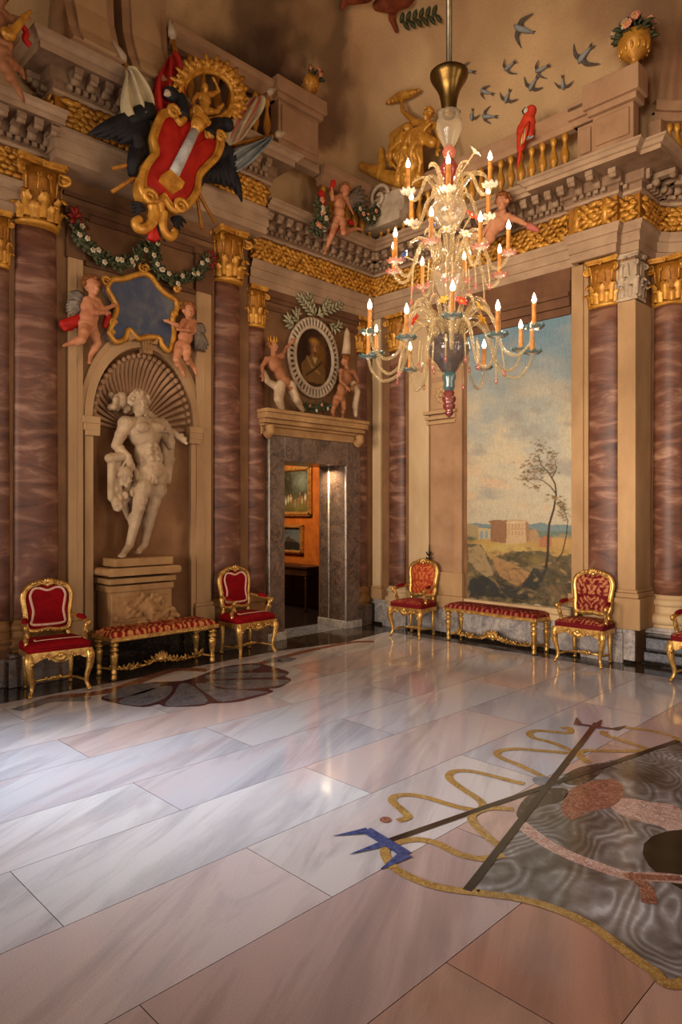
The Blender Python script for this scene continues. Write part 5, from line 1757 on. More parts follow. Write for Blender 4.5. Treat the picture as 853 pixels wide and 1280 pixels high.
# ruins: arcade and palace
cv.poly([lp(70, 395), lp(150, 410), lp(150, 500), lp(70, 480)], (176, 148, 104), 1, .015, 25)
cv.poly([lp(150, 425), lp(255, 432), lp(255, 500), lp(150, 500)], (206, 174, 126), 1, .01, 25)
for x in (160, 192, 226):
    cv.poly([lp(x, 498), lp(x, 455), lp(x + 6, 444), lp(x + 16, 444), lp(x + 21, 456), lp(x + 21, 500)], (150, 158, 150))
cv.poly([lp(212, 382), lp(262, 372), lp(338, 376), lp(338, 530), lp(232, 515), lp(232, 400)], (158, 112, 78), 1, .012, 25)
cv.poly([lp(338, 374), lp(440, 372), lp(478, 384), lp(486, 500), lp(470, 525), lp(335, 535)], (212, 172, 126), 1, .012, 25)
cv.poly([lp(462, 384), lp(482, 388), lp(492, 500), lp(470, 525)], (168, 124, 88))
for x in (352, 375, 398, 421, 444):
    for y in (400, 450):
        cv.line([lp(x, y), lp(x, y + 22)], .007, (168, 126, 88), .8)
cv.line([lp(335, 392), lp(462, 388)], .006, (230, 196, 150)); cv.line([lp(335, 435), lp(470, 432)], .005, (182, 142, 100))
for x in range(340, 470, 16):
    cv.line([lp(x, 376), lp(x + 4, 372)], .006, (190, 150, 106))
cv.poly([lp(490, 440), lp(530, 432), lp(550, 460), lp(560, 520), lp(490, 520)], (186, 144, 102), 1, .015, 25)
cv.poly([lp(556, 500), lp(590, 478), lp(632, 486), lp(636, 550), lp(560, 555)], (186, 122, 84), 1, .01, 25)
# rocks and gorge
cv.poly([lp(70, 530), lp(160, 535), lp(230, 640), lp(330, 590), lp(480, 585), lp(600, 580), lp(650, 620), lp(790, 600), lp(790, 960), lp(70, 900)], (112, 96, 68), 1, .06, 8, 3)
rk = fbm(cv.X * 7 + cv.Z * 4, cv.Z * 9 - cv.X * 3, 21, 5)
low_m = np.clip((lp(300, 600)[1] - cv.Z) / .12, 0, 1)
cv.mix(low_m * np.clip((rk - .5) * 4, 0, .8), (60, 52, 40)); cv.mix(low_m * np.clip((.46 - rk) * 6, 0, .8), (158, 128, 86))
cv.poly([lp(80, 560), lp(150, 535), (lp(190, 580)), lp(250, 740), lp(200, 760), lp(120, 690), lp(80, 650)], (178, 146, 102), .9, .05, 12, 5)
cv.poly([lp(235, 620), lp(330, 640), lp(440, 690), lp(505, 740), lp(450, 820), lp(380, 800), lp(290, 740)], (186, 138, 86), .9, .05, 12, 6)
cv.poly([lp(90, 780), lp(180, 740), lp(280, 800), lp(420, 830), lp(520, 700), lp(600, 700), lp(560, 800), lp(470, 900), lp(90, 880)], (62, 60, 56), .9, .06, 10, 7)
cv.poly([lp(330, 600), lp(420, 582), lp(500, 600), lp(480, 680), lp(420, 690), lp(340, 640)], (84, 76, 50), .8, .06, 12, 8)
cv.poly([lp(600, 640), lp(700, 610), lp(780, 650), lp(780, 900), lp(640, 880)], (96, 82, 58), .8, .06, 12, 9)
cv.blob(*lp(560, 760), .14, .10, (70, 66, 54), .8, 9); cv.blob(*lp(680, 850), .12, .10, (142, 110, 76), .7, 10); cv.blob(*lp(100, 500), .12, .05, (98, 92, 58), .8, 11); cv.blob(*lp(540, 640), .12, .06, (150, 122, 66), .7, 12)
for q in range(26):
    x, y = rnd.uniform(90, 760), rnd.uniform(620, 900)
    cv.line([lp(x, y), lp(x + rnd.uniform(20, 70), y + rnd.uniform(-10, 50))], .008, rnd.choice(((56, 50, 40), (170, 136, 92), (120, 100, 70))), .5, .002)
# broken ground in small strokes
g = random.Random(17)
for q in range(170):
    x, y = g.uniform(75, 780), g.uniform(560, 900)
    a, b = lp(x, y)
    dark = (y > 700 and g.random() < .55)
    cv.blob(a, b, g.uniform(.03, .09), g.uniform(.012, .03), g.choice(((70, 62, 50), (86, 78, 60), (62, 56, 46))) if dark else g.choice(((176, 138, 90), (150, 116, 74), (120, 100, 66), (196, 158, 104), (134, 110, 84))), g.uniform(.25, .6), q, 22, .7, g.uniform(-1.0, .6))
# trees
cv.line([lp(600, 690), lp(612, 600), lp(615, 480), lp(622, 400), lp(652, 300), lp(668, 200), lp(660, 130), lp(620, 60), lp(570, 10), lp(545, -60)], .020, (74, 56, 40), 1, .006)
cv.line([lp(668, 200), lp(630, 150), lp(580, 110), lp(500, 90)], .010, (84, 64, 44), 1, .004)
cv.line([lp(640, 90), lp(668, 40), lp(660, -30)], .008, (84, 64, 44), 1, .004)
cv.line([lp(668, 650), lp(710, 590), (lp(735, 480)), lp(746, 380), lp(720, 310), lp(680, 250)], .010, (84, 64, 44), 1, .004)
g = random.Random(8)
for cx_, cy_, rx, ry, n in ((560, -90, 70, 60, 30), (500, -10, 80, 40, 30), (545, 55, 90, 35, 40), (470, 105, 60, 40, 30), (540, 150, 50, 25, 16), (640, 20, 45, 70, 26), (640, -60, 40, 50, 18), (650, 235, 50, 35, 20), (700, 270, 45, 50, 24), (715, 330, 45, 40, 22)):
    for q in range(n):
        x, y = g.gauss(cx_, rx * .5), g.gauss(cy_, ry * .5)
        a, b = lp(x, y)
        cv.blob(a, b, g.uniform(.016, .034), g.uniform(.008, .014), g.choice(((128, 98, 62), (112, 88, 58), (150, 116, 74), (98, 84, 56))), .85, q, 30, .5, g.uniform(-.5, .5))
cv.grain(.12, 60, 14, 3)
cv.c *= np.array([.80, .84, .88])
cv.build('painted_scene', ls, 0, 0, -.012, 'paint')
mb = MB(); mb.box(0, LX1 - LX0, -.011, 0, 0, LZ1 - LZ0); mb.build('plaster_ground', [M['plaster']], ls)
# strip of painted sky seen through the arch beside the pier
mb = MB()
# ---- oval portrait over the door
S = Spot('L', 390, 447, .05)
ov = S.thing('oval_portrait', 'dark oval portrait of a man in a pale beaded stone frame above the doorway', 'painting')
rx, rz = .40, .44
u0, u1 = S.xz(413.5, 447)[0], S.xz(368.5, 447)[0]
rx = (u0 - u1) / 2
rz = (S.xz(390, 411)[1] - S.xz(390, 484)[1]) / 2
czo = (S.xz(390, 411)[1] + S.xz(390, 484)[1]) / 2
cxo = (u0 + u1) / 2
RX, RZ_ = rx * 1.36, rz * 1.34
cv = Canvas(2 * rx, 2 * rz, .011).base((62, 36, 16))
cv.blob(rx * .6, rz * 1.1, rx * .5, rz * .9, (44, 24, 12), .8, 2)
cv.blob(rx * 1.45, rz * 1.2, rx * .3, rz * .5, (128, 82, 30), .7, 3)
ex = lambda a, b: (rx * (1 + a), rz * (1 + b))
cv.poly([ex(-.62, -.85), ex(-.66, -.3), ex(-.45, -.05), ex(-.1, .12), ex(.2, .1), ex(.5, -.1), ex(.7, -.4), ex(.6, -.85)], (112, 78, 38), 1, .03, 14)
cv.line([ex(-.35, -.0), ex(-.1, -.3), ex(.35, -.5)], .02, (150, 112, 62)); cv.line([ex(.45, -.1), ex(.1, -.35), ex(-.4, -.62)], .018, (70, 44, 22)); cv.poly([ex(-.1, .05), ex(.22, .05), ex(.1, -.2)], (176, 146, 96), 1, .02)
cv.blob(*ex(.02, .12), rx * .13, rz * .12, (138, 90, 50), 1, 4, 12, .1)
cv.blob(*ex(.04, .36), rx * .26, rz * .24, (150, 100, 58), 1, 5, 10, .12); cv.blob(*ex(.02, .58), rx * .27, rz * .12, (176, 124, 50), .9, 6, 12, .2); cv.blob(*ex(-.2, .38), rx * .1, rz * .22, (72, 44, 22), .8, 7)
cv.blob(*ex(-.04, .38), rx * .05, rz * .03, (54, 30, 18), .9, 8, 12, .1); cv.blob(*ex(.16, .38), rx * .05, rz * .03, (54, 30, 18), .9, 8, 12, .1); cv.line([ex(.07, .36), ex(.09, .26)], .012, (178, 126, 78)); cv.line([ex(0, .18), ex(.14, .18)], .012, (104, 48, 30)); cv.blob(*ex(.08, .12), rx * .1, rz * .04, (74, 44, 24), .7, 9)
cv.grain(.25, 12, 12, 4)
cv.build('canvas', ov, cxo - rx, czo - rz, -.01, 'paint', keep=lambda x, z: ((x - rx) / rx) ** 2 + ((z - rz) / rz) ** 2 < 1.03)
mb = MB()
mb.tube([(cxo + rx * 1.06 * cos(q * pi / 24), -.03, czo + rz * 1.05 * sin(q * pi / 24)) for q in range(48)], .03, 8, closed=True, up=(0, -1, 0))
mb.tube([(cxo + RX * cos(q * pi / 24), -.02, czo + RZ_ * sin(q * pi / 24)) for q in range(48)], .022, 8, closed=True, up=(0, -1, 0))
fr = mb.build('frame', [M['stone']], ov)
mb = MB()
for q in range(44):
    a = q * 2 * pi / 44
    p0 = Vector((cxo + rx * 1.12 * cos(a), -.03, czo + rz * 1.11 * sin(a))); p1 = Vector((cxo + RX * .98 * cos(a), -.03, czo + RZ_ * .98 * sin(a)))
    mb.capsule(p0, .022, p1, .028, 6)
mb.build('gadroon_ring', [M['stone']], fr)
mb = MB(); mb.prism([(cxo + RX * cos(q * pi / 18), czo + RZ_ * sin(q * pi / 18)) for q in range(36)], -.005, .05); mb.build('backing', [M['plaster_dark']], ov)
# laurel sprays above and around the oval
T8 = ((310, 360), 5.331)
lau = S.thing('laurel_sprays', 'pale laurel branches crossed over the top of the oval portrait', 'laurel')
mb = MB()
for stem in ([(430, 190), (400, 150), (370, 110), (345, 75)], [(440, 185), (420, 130), (400, 75)], [(450, 185), (510, 160), (560, 140), (600, 120)], [(455, 180), (500, 140), (525, 110)], [(330, 230), (310, 200), (318, 175)], [(535, 240), (570, 270), (595, 255)], [(300, 260), (270, 240), (262, 215)]):
    p = smooth_loop([S.loc(T8[0][0] + a / T8[1], T8[0][1] + b / T8[1])[:] for a, b in stem], 4, False)
    mb.tube([Vector(q) + Vector((0, -.03, 0)) for q in p], .008, 5)
    for k in range(1, len(p), 2):
        d = (Vector(p[k]) - Vector(p[k - 1])).normalized()
        for s_ in (-1, 1):
            dv = d + s_ * Vector((d.z, 0, -d.x)) * .9
            b_ = Vector(p[k]) + Vector((0, -.03, 0))
            mb.leafblade(b_, b_ + dv.normalized() * .12, .026, .02, (0, -1, 0), 0, 4)
    b_ = Vector(p[-1]) + Vector((0, -.03, 0)); mb.leafblade(b_, b_ + d * .12, .026, .02, (0, -1, 0), 0, 4)
mb.build('leaves', [M['laurel']], lau)
def crownlet(t, X, P):
    mb = MB()
    ps = [P(.085 * sin(a * pi / 4), -.01 + .085 * cos(a * pi / 4), .07) for a in range(8)]
    mb.tube(ps, .012, 6, closed=True)
    for p in ps:
        mb.tube([p, p + Vector((0, 0, .08))], [.016, .005], 6)
    mb.build('crown', [M['gold']], t)
def satyr_fur(parts):
    def fn(t, X, P):
        mb = MB()
        for a, b, r0, r1 in parts:
            mb.capsule(X(*a), r0, X(*b), r1)
        fuse(mb, 'fish_tail', M['statue'], t, .011, 1)
    return fn
def ex_l(t, X, P):
    crownlet(t, X, P)
    satyr_fur([((215, 650, -.02), (205, 740, -.08), .085, .07), ((205, 740, -.08), (225, 805, -.02), .07, .045), ((280, 650, 0), (320, 740, -.08), .085, .065), ((320, 740, -.08), (365, 815, 0), .065, .035), ((110, 560, 0), (130, 620, 0), .03, .045), ((130, 620, 0), (200, 665, 0), .045, .06)])(t, X, P)
putto(Spot('L', 345, 480, .22), *T8, dict(head=(168, 385, -.02), sh_l=(128, 478, .02), sh_r=(225, 455, -.02), chest=(180, 510, 0), pelvis=(240, 625, 0), el_l=(95, 520, 0), wr_l=(100, 575, -.06), el_r=(250, 400, .02), wr_r=(282, 372, -.02),
      hip_l=(218, 640, 0), hip_r=(268, 640, 0), kn_l=(206, 735, -.08), an_l=(224, 800, 0), kn_r=(318, 735, -.08), an_r=(358, 805, 0)), 'crowned sea creature figure with curling tails, left of the oval portrait', .70, (.5, -1, 0), hair='hair', skin='flesh_dark', name='triton', cat='figure', build='woman', extra=ex_l)
def ex_r(t, X, P):
    mb = MB(); mb.tube([X(655, 440, -.02), X(660, 380, -.02), X(662, 300, -.02), X(660, 265, -.02)], [.07, .06, .045, .01], 10); mb.build('tall_cap', [M['statue']], t)
    satyr_fur([((700, 640, 0), (730, 690, 0), .06, .05), ((730, 690, 0), (715, 790, 0), .05, .05), ((715, 790, .0), (720, 850, 0), .05, .03)])(t, X, P)
putto(Spot('L', 432, 490, .22), *T8, dict(head=(650, 485, 0), sh_l=(622, 555, 0), sh_r=(700, 560, 0), chest=(655, 600, 0), pelvis=(605, 735, 0), el_l=(618, 620, -.08), wr_l=(655, 655, -.12), el_r=(735, 620, 0), wr_r=(700, 660, -.08),
      hip_l=(590, 748, 0), hip_r=(625, 745, .02), kn_l=(572, 800, -.06), an_l=(570, 850, 0), toe_l=(575, 862, -.05), kn_r=(640, 800, -.04), an_r=(628, 850, .05), toe_r=(630, 862, 0)), 'figure in a tall pale cap seen from behind, right of the oval portrait', .66, (-.8, .3, 0), hair='hair', skin='flesh_dark', name='figure', cat='figure', build='woman', extra=ex_r)
mb = MB()
lowg = garland(Spot('L', 400, 520, .16), [(370, 790), (430, 800), (490, 790), (545, 800)], *T8, 'small clump of leaves and grey flowers under the oval portrait', .07, 60, 4, ('pink', 'petal'), seed=9, name='flower_spray')
# overdoor cornice
S = Spot('L', 325, 546, 0)
ya, yb = on_left(327, 530, .1).y, on_left(452, 545, .1).y
mb = MB()
mt = wall_m('L')
for z0, z1, p in ((2.95, 3.06, .08), (3.06, 3.10, .13), (3.10, 3.16, .20), (3.16, 3.24, .26), (3.24, 3.29, .29)):
    mb.box(ya + .04 - p * .3, yb - .04 + p * .15, -p, 0, z0, z1, 0, mt)
for y in (ya + .03, yb - .18):
    mb.tube([(y + .07, -.10, 2.93), (y + .07, -.18, 2.98), (y + .07, -.16, 3.06)], .07, 10, mtx=mt)
structure('trim_14', mb, [M['pedestal']], bevel=.008)

# ================================================================== DOORWAY AND THE ROOM BEHIND
mb = MB()
mb.box(DY0 - .30, DY0 + .008, -.07, .56, 0, DZ + .36, 0, mt)
mb.box(DY1 - .008, DY1 + .31, -.07, .56, 0, DZ + .36, 0, mt)
mb.box(DY0, DY1, -.07, .56, DZ - .008, DZ + .36, 0, mt)
structure('door_1', mb, [M['grey_marble']], bevel=.012)
mb = MB()
for x in (.33, -.06):
    mb.tube([(DY1 - .014, x, .11), (DY1 - .014, x, DZ - .02)], .016, 8, mtx=mt)
mb.tube([(DY0 - .285, -.07, .1), (DY0 - .285, -.07, DZ + .35)], .012, 6, mtx=mt)
structure('trim_15', mb, [M['white_marble']])
mb = MB()
mb.box(DY1 - .03, DY1 + .33, -.09, .58, 0, .12, 0, mt); mb.box(DY0 - .32, DY0 + .03, -.09, .58, 0, .12, 0, mt)
structure('trim_16', mb, [M['white_marble']], bevel=.006)
NY = 0.62
mb = MB()
mb.box(-4.2, -.58, NY, NY + .1, 0, 4.0); mb.box(-4.3, -4.2, -4.5, NY + .1, 0, 4.0); mb.box(-4.2, -.58, -4.6, -4.5, 0, 4.0)
structure('wall_far', mb, [M['orange']])
mb = MB(); mb.box(-4.2, -.58, -4.5, NY, 4.0, 4.1)
structure('ceiling_far', mb, [M['plaster_light']])
mb = MB(); mb.box(-4.2, -.6, NY - .03, NY, 0, .75); mb.box(-4.2, -.6, NY - .06, NY, .75, .82); mb.box(-4.2, -.6, NY - .06, NY, 0, .16)
for k in range(7):
    mb.box(-4.1 + k * .5, -3.72 + k * .5, NY - .045, NY - .03, .24, .68)
structure('trim_17', mb, [M['wood_dark']], bevel=.006)
def farpt(px, py):
    w = on_right(px, py, -NY); return w
def picture(label, a, b, fw, paintfn):
    p0, p1 = farpt(*a), farpt(*b)       # lower left, upper right of the frame
    t = thing('framed_painting', label, 'painting', (p0.x, NY - .004, p0.z))
    w, h = p1.x - p0.x, p1.z - p0.z
    mb = MB()
    for d, e, y in ((0, fw * .5, .05), (fw * .35, fw * .8, .07), (fw * .7, fw, .04)):
        mb.box(d, w - d, -y, 0, d, e); mb.box(d, w - d, -y, 0, h - e, h - d); mb.box(d, e, -y, 0, d, h - d); mb.box(w - e, w - d, -y, 0, d, h - d)
    mb.build('frame', [M['gilt']], t, bevel=.006)
    cv = Canvas(w - 2 * fw, h - 2 * fw, .012); paintfn(cv)
    cv.build('canvas', t, fw, fw, -.02, 'paint')
    return t
def park(cv):
    W, H = cv.w, cv.h
    cv.base((70, 66, 44)); cv.blob(W * .75, H * .75, W * .35, H * .25, (112, 116, 100), .9, 2); cv.blob(W * .35, H * .7, W * .35, H * .4, (48, 42, 22), .9, 3, 12); cv.blob(W * .6, H * .15, W * .6, H * .18, (116, 98, 42), .8, 4)
    g = random.Random(1)
    for k in range(16):
        x = W * g.uniform(.2, .95); z = H * g.uniform(.16, .36)
        cv.blob(x, z, .03, .07, g.choice(((190, 168, 130), (150, 90, 60), (120, 120, 120), (206, 190, 160))), .9, k, 20, .3); cv.blob(x, z + .08, .018, .02, (180, 130, 96), .9, k, 20, .1)
    cv.grain(.4, 14, 14, 6)
def castle(cv):
    W, H = cv.w, cv.h
    cv.base((96, 98, 98)); cv.blob(W * .3, H * .8, W * .4, H * .2, (60, 64, 72), .8, 3)
    cv.poly([(0, 0), (W, 0), (W, H * .3), (W * .8, H * .42), (W * .55, H * .45), (W * .3, H * .3), (0, H * .25)], (40, 34, 26), 1, .05, 14); cv.poly([(W * .5, H * .4), (W * .5, H * .58), (W * .62, H * .62), (W * .66, H * .52), (W * .8, H * .5), (W * .82, H * .38)], (74, 58, 44), 1, .03, 16)
    cv.grain(.3, 14, 14, 8)
picture('larger gilt-framed park scene on the orange wall beyond the doorway', (338, 645), (391, 582), .09, park)
picture('small gilt-framed dark landscape hanging below the park scene', (338, 690), (380.5, 656), .07, castle)
# walnut console and armchair in shadow
w = farpt(372, 700)
ct = thing('console_table', 'dark walnut console table standing in the room beyond the doorway', 'table', (w.x + .25, NY - .40, 0), 0)
mb = MB(); mb.box(-.75, .75, -.24, .24, .80, .84); mb.build('top', [M['wood_dark']], ct, bevel=.008)
mb = MB(); mb.box(-.70, .70, -.21, .21, .66, .80); mb.build('apron', [M['wood_dark']], ct, bevel=.006)
for sx in (-1, 1):
    for sy in (-1, 1):
        mb = MB(); mb.lathe([(.03, 0), (.022, .05), (.03, .1), (.024, .3), (.034, .5), (.028, .6), (.036, .66)], 10, mtx=Matrix.Translation((sx * .64, sy * .17, 0))); mb.build('leg', [M['wood_dark']], ct)
w = farpt(358, 730)
sc_ = thing('wooden_chair', 'brown wooden chair with rounded back in the room beyond the doorway', 'chair', (w.x + .1, NY - 1.0, 0), radians(20))
M['walnut'] = mottled('warm walnut', (96, 44, 14), (150, 76, 26), 6, .4, bs=.1, stretch=(1, 1, 4))
mb = MB(); mb.prism(smooth_loop([(-.24, .5), (.24, .5), (.27, .8), (.2, 1.05), (0, 1.12), (-.2, 1.05), (-.27, .8)], 4), .18, .22); mb.build('backrest', [M['walnut']], sc_, bevel=.01)
mb = MB(); mb.box(-.25, .25, -.24, .24, .42, .48); mb.build('seat', [M['walnut']], sc_, bevel=.015)
for sx in (-1, 1):
    for sy in (-1, 1):
        mb = MB(); mb.tube([(sx * .21, sy * .2, .44), (sx * .22, sy * .21, .2), (sx * .23, sy * .23, 0)], [.026, .022, .018], 8); mb.build('leg', [M['walnut']], sc_)

# ================================================================== FIGURES ABOVE THE CORNICE
T5 = ((340, 180), 5.331)
def ex_fl(t, X, P):
    pass
putto(Spot('L', 425, 270, .72), *T5, dict(head=(487, 312, -.02), sh_l=(452, 352, 0), sh_r=(492, 362, .02), chest=(452, 400, 0), pelvis=(446, 500, 0), el_l=(405, 368, -.04), wr_l=(402, 310, -.02), el_r=(510, 405, .04), wr_r=(530, 440, .02),
      hip_l=(428, 512, 0), hip_r=(466, 508, 0), kn_l=(398, 610, -.05), an_l=(368, 690, 0), toe_l=(350, 728, -.02), kn_r=(478, 592, -.10), an_r=(560, 562, -.02), toe_r=(604, 572, -.03)),
      'winged cherub among flowers seated on the cornice left of the corner', .52, (-.45, -1, -.2), wing=[((500, 370, .10), (590, 380, .12), .04), ((505, 385, .10), (575, 420, .12), .035)],
      drape=[('red', [((330, 330, .06), (335, 390, .06), .05, .06)]), ('red', [((410, 255, 0), (400, 300, 0), .04, .03)]), ('red', [((440, 540, .05), (400, 590, .05), .05, .06)]), ('red', [((520, 520, .06), (540, 530, .06), .04, .03)])], seed=12)
garland(Spot('L', 400, 285, .66), [(310, 410), (330, 460), (310, 520), (290, 580)], *T5, 'cluster of pink and white flowers hanging left of the seated cherub', .11, 120, 9, ('pink', 'petal'), seed=21)
garland(Spot('L', 455, 275, .66), [(570, 430), (610, 480), (650, 500), (690, 440)], *T5, 'cluster of fruit and pale flowers hanging right of the seated cherub', .09, 90, 7, ('petal', 'pink'), seed=22)
# corner stone scroll block
S = Spot('R', 470, 290, .62)
sb = S.thing('stone_scroll', 'rounded grey stone scroll block over the corner of the room, beneath the golden figure', 'ornament')
mb = MB()
a, b = S.loc(452, 292), S.loc(502, 246)
mb.box(a.x, b.x, -.05, .25, a.z - .02, a.z + .12)
mb.prism(smooth_loop([(a.x + .03, a.z + .1), (a.x + .05, a.z + .35), (a.x + .2, b.z + .1), (b.x - .12, b.z + .14), (b.x + .02, a.z + .38), (b.x, a.z + .1)], 5), -.02, .25)
mb.tube([((a.x + b.x) / 2 + .2 * cos(k * .45) * (1 - k / 22), -.05, a.z + .42 + .2 * sin(k * .45) * (1 - k / 22)) for k in range(20)], .03, 8)
mb.build('block', [M['stone']], sb, bevel=.02, fix=True)
# golden figure
T4 = ((360, 0), 4.265)
def ex_gold(t, X, P):
    mb = MB()
    for a, b, r0, r1 in (((560, 725, .02), (640, 690, 0), .06, .10), ((600, 760, -.04), (700, 740, -.06), .10, .12), ((560, 780, 0), (640, 820, -.05), .08, .12), ((700, 720, -.08), (770, 760, -.08), .09, .08), ((580, 830, 0), (560, 870, .02), .10, .07), ((500, 800, .05), (500, 930, .05), .05, .10), ((520, 940, .04), (600, 960, .02), .10, .12),
                           ((400, 890, .05), (480, 920, .05), .07, .10), ((640, 860, -.04), (640, 960, 0), .10, .12), ((690, 850, -.04), (690, 960, 0), .09, .11), ((600, 690, .0), (560, 740, .03), .05, .05)):
        mb.capsule(X(*a), r0, X(*b), r1)
    for k in range(9):
        a0 = X(760 - k * 6, 660 + k * 6, -.12); mb.capsule(a0, .02, X(600 + k * 14, 720 + k * 18, -.12), .03)
    gg = random.Random(5)
    for k in range(16):
        x0, y0 = 590 + gg.uniform(0, 130), 690 + gg.uniform(0, 60)
        mb.tube(smooth_loop([X(x0, y0, -.13), X(x0 - 10 + gg.uniform(-30, 10), y0 + 60, -.17), X(x0 - 30 + gg.uniform(-40, 20), y0 + 120, -.13), X(x0 - 20 + gg.uniform(-50, 40), y0 + 200, -.08)], 3, False), [.02, .03, .035, .035, .035, .035, .03, .03, .025, .02], 7)
    fuse(mb, 'drapery', M['gold'], t, .012, 1)
    mb = MB()
    mb.tube([X(525, 552, -.02), X(590, 520, -.03), X(650, 500, -.03), X(705, 480, -.02)], [.02, .07, .06, .02], 10)
    for k in range(8):
        mb.ell(Vector(X(540 + k * 20, 545 - k * 8, -.05)), .035, None, 7, 5)
    mb.build('torch', [M['gold']], t)
putto(Spot('R', 500, 230, .62), *T4, dict(head=(748, 612, -.04), sh_l=(678, 652, 0), sh_r=(788, 672, 0), chest=(725, 705, 0), pelvis=(660, 830, 0), el_l=(612, 590, -.04), wr_l=(606, 535, -.04), hd_l=(615, 505, -.04), el_r=(810, 740, -.04), wr_r=(800, 790, -.10),
      hip_l=(630, 845, 0), hip_r=(690, 850, 0), kn_l=(625, 930, -.10), an_l=(610, 985, .05), kn_r=(695, 940, -.10), an_r=(690, 990, .05)), 'golden draped figure raising one arm above the room corner, behind the chandelier', .80, (-.3, -1, -.1), hair='gold', skin='gold', name='gilded_figure', cat='figure', build='woman', extra=ex_gold, vox=.013)
# reclining cherub behind the chandelier
T9 = ((430, 120), 3.159)
putto(Spot('R', 620, 280, .66), *T9, dict(head=(628, 420, -.04), sh_l=(602, 470, 0), sh_r=(650, 478, 0), chest=(610, 505, 0), pelvis=(565, 545, 0), el_l=(580, 500, -.08), wr_l=(560, 530, -.1), el_r=(690, 492, -.02), wr_r=(730, 512, -.02),
      hip_l=(548, 550, 0), hip_r=(580, 560, 0), kn_l=(505, 555, -.05), an_l=(465, 580, 0), toe_l=(445, 590, 0), kn_r=(540, 600, -.06), an_r=(510, 620, 0), toe_r=(490, 625, 0)), 'cherub reclining on the right cornice with outstretched arm, beside the chandelier', .62, (-.1, -1, -.25), drape=[('rosepink', [((735, 515, -.02), (765, 530, -.02), .05, .03)])], seed=31)
# cherub at the upper left edge with a gilt horn
T1 = ((0, 0), 3.877)
def ex_horn(t, X, P):
    mb = MB(); mb.tube(smooth_loop([X(20, 170, -.14), X(60, 150, -.14), X(100, 110, -.14), X(125, 75, -.14), X(150, 55, -.14)], 4, False), [.015 + .035 * (1 - k / 16) for k in range(17)], 10); mb.ell(X(40, 165, -.14), (.07, .05, .06)); mb.build('gilt_horn', [M['gold']], t)
    mb = MB(); mb.tube(smooth_loop([X(110, 130, -.1), X(130, 160, -.1), X(120, 190, -.1), X(148, 222, -.1)], 4, False), .03, 6); mb.build('ribbon', [M['red']], t)
putto(Spot('L', 10, 60, .78), *T1, dict(head=(-20, -20, 0), sh_l=(-60, 55, .05), sh_r=(0, 60, 0), chest=(-35, 110, 0), pelvis=(-5, 215, 0), el_l=(-90, 110, 0), wr_l=(-60, 150, -.1), el_r=(50, 95, -.06), wr_r=(95, 92, -.10),
      hip_l=(-25, 225, .02), hip_r=(15, 225, 0), kn_l=(40, 300, -.10), an_l=(100, 340, 0), toe_l=(112, 372, -.02), kn_r=(25, 330, -.12), an_r=(92, 440, -.02), toe_r=(112, 485, -.05)), 'cherub holding a gilt horn with red ribbon at the upper left picture edge', .66, (.6, -1, 0), extra=ex_horn, skin='flesh_dark', seed=41)

# ---- flower urns on the pedestals
def urn(spot, label, h, lean=0.0, seed=0):
    t = spot.thing('flower_urn', label, 'urn', 'flower urns on the upper pedestals')
    mb = MB()
    mb.lathe([(.09, 0), (.10, .02), (.05, .05), (.035, .10), (.05, .14), (.13, .20), (.165, .28), (.17, .34), (.15, .37), (.165, .40), (.15, .40)], 20, rib=0)
    for k in range(14):
        a = k * 2 * pi / 14
        mb.ell((.145 * cos(a), .145 * sin(a), .25), (.02, .02, .06), None, 6, 5)
    v = [Vector(p) * (h / .58) for p in mb.v]; mb.v = [tuple(p) for p in v]
    mb.build('vase', [M['gold']], t)
    g = random.Random(seed); s = h / .58
    mb = MB()
    for k in range(90):
        a = g.uniform(0, 2 * pi); e = g.uniform(-.3, 1.4)
        d = Vector((cos(a) * cos(e), sin(a) * cos(e), sin(e) * .7))
        p = Vector((0, 0, .40)) + d * .10
        mb.leafblade(p * s, (p + d * g.uniform(.1, .17)) * s, .035 * s, .02, (g.uniform(-1, 1), -1, g.uniform(-.5, 1)), 0, 3)
    mb.build('foliage', [M['leaf']], t)
    for k in range(18):
        a = g.uniform(pi, 2 * pi) if k < 9 else g.uniform(0, pi); e = g.uniform(-.1, 1.3)
        c = Vector((cos(a) * cos(e) * .20, sin(a) * cos(e) * .20, .42 + sin(e) * .15)) * s
        mb = MB()
        for q in range(6):
            b = q * pi / 3
            mb.ell(c + Vector((.024 * cos(b), -.01, .024 * sin(b))) * s, .02 * s, None, 7, 5)
        mb.ell(c + Vector((0, -.02, 0)) * s, .022 * s, None, 6, 4, 1)
        mb.build('blossom', [M[g.choice(('pink', 'pink', 'petal'))], M['gold']], t)
    return t
S = Spot('R', 793, 95, .46); S.o.z = zc + .845; urn(S, 'gilt urn of pink and white flowers on the right corner pedestal', .62, seed=3)
S = Spot('L', 386, 102, .45); S.o.z = zr_ + .975; urn(S, 'gilt urn of flowers on the pedestal right of the coat of arms', .52, seed=6)

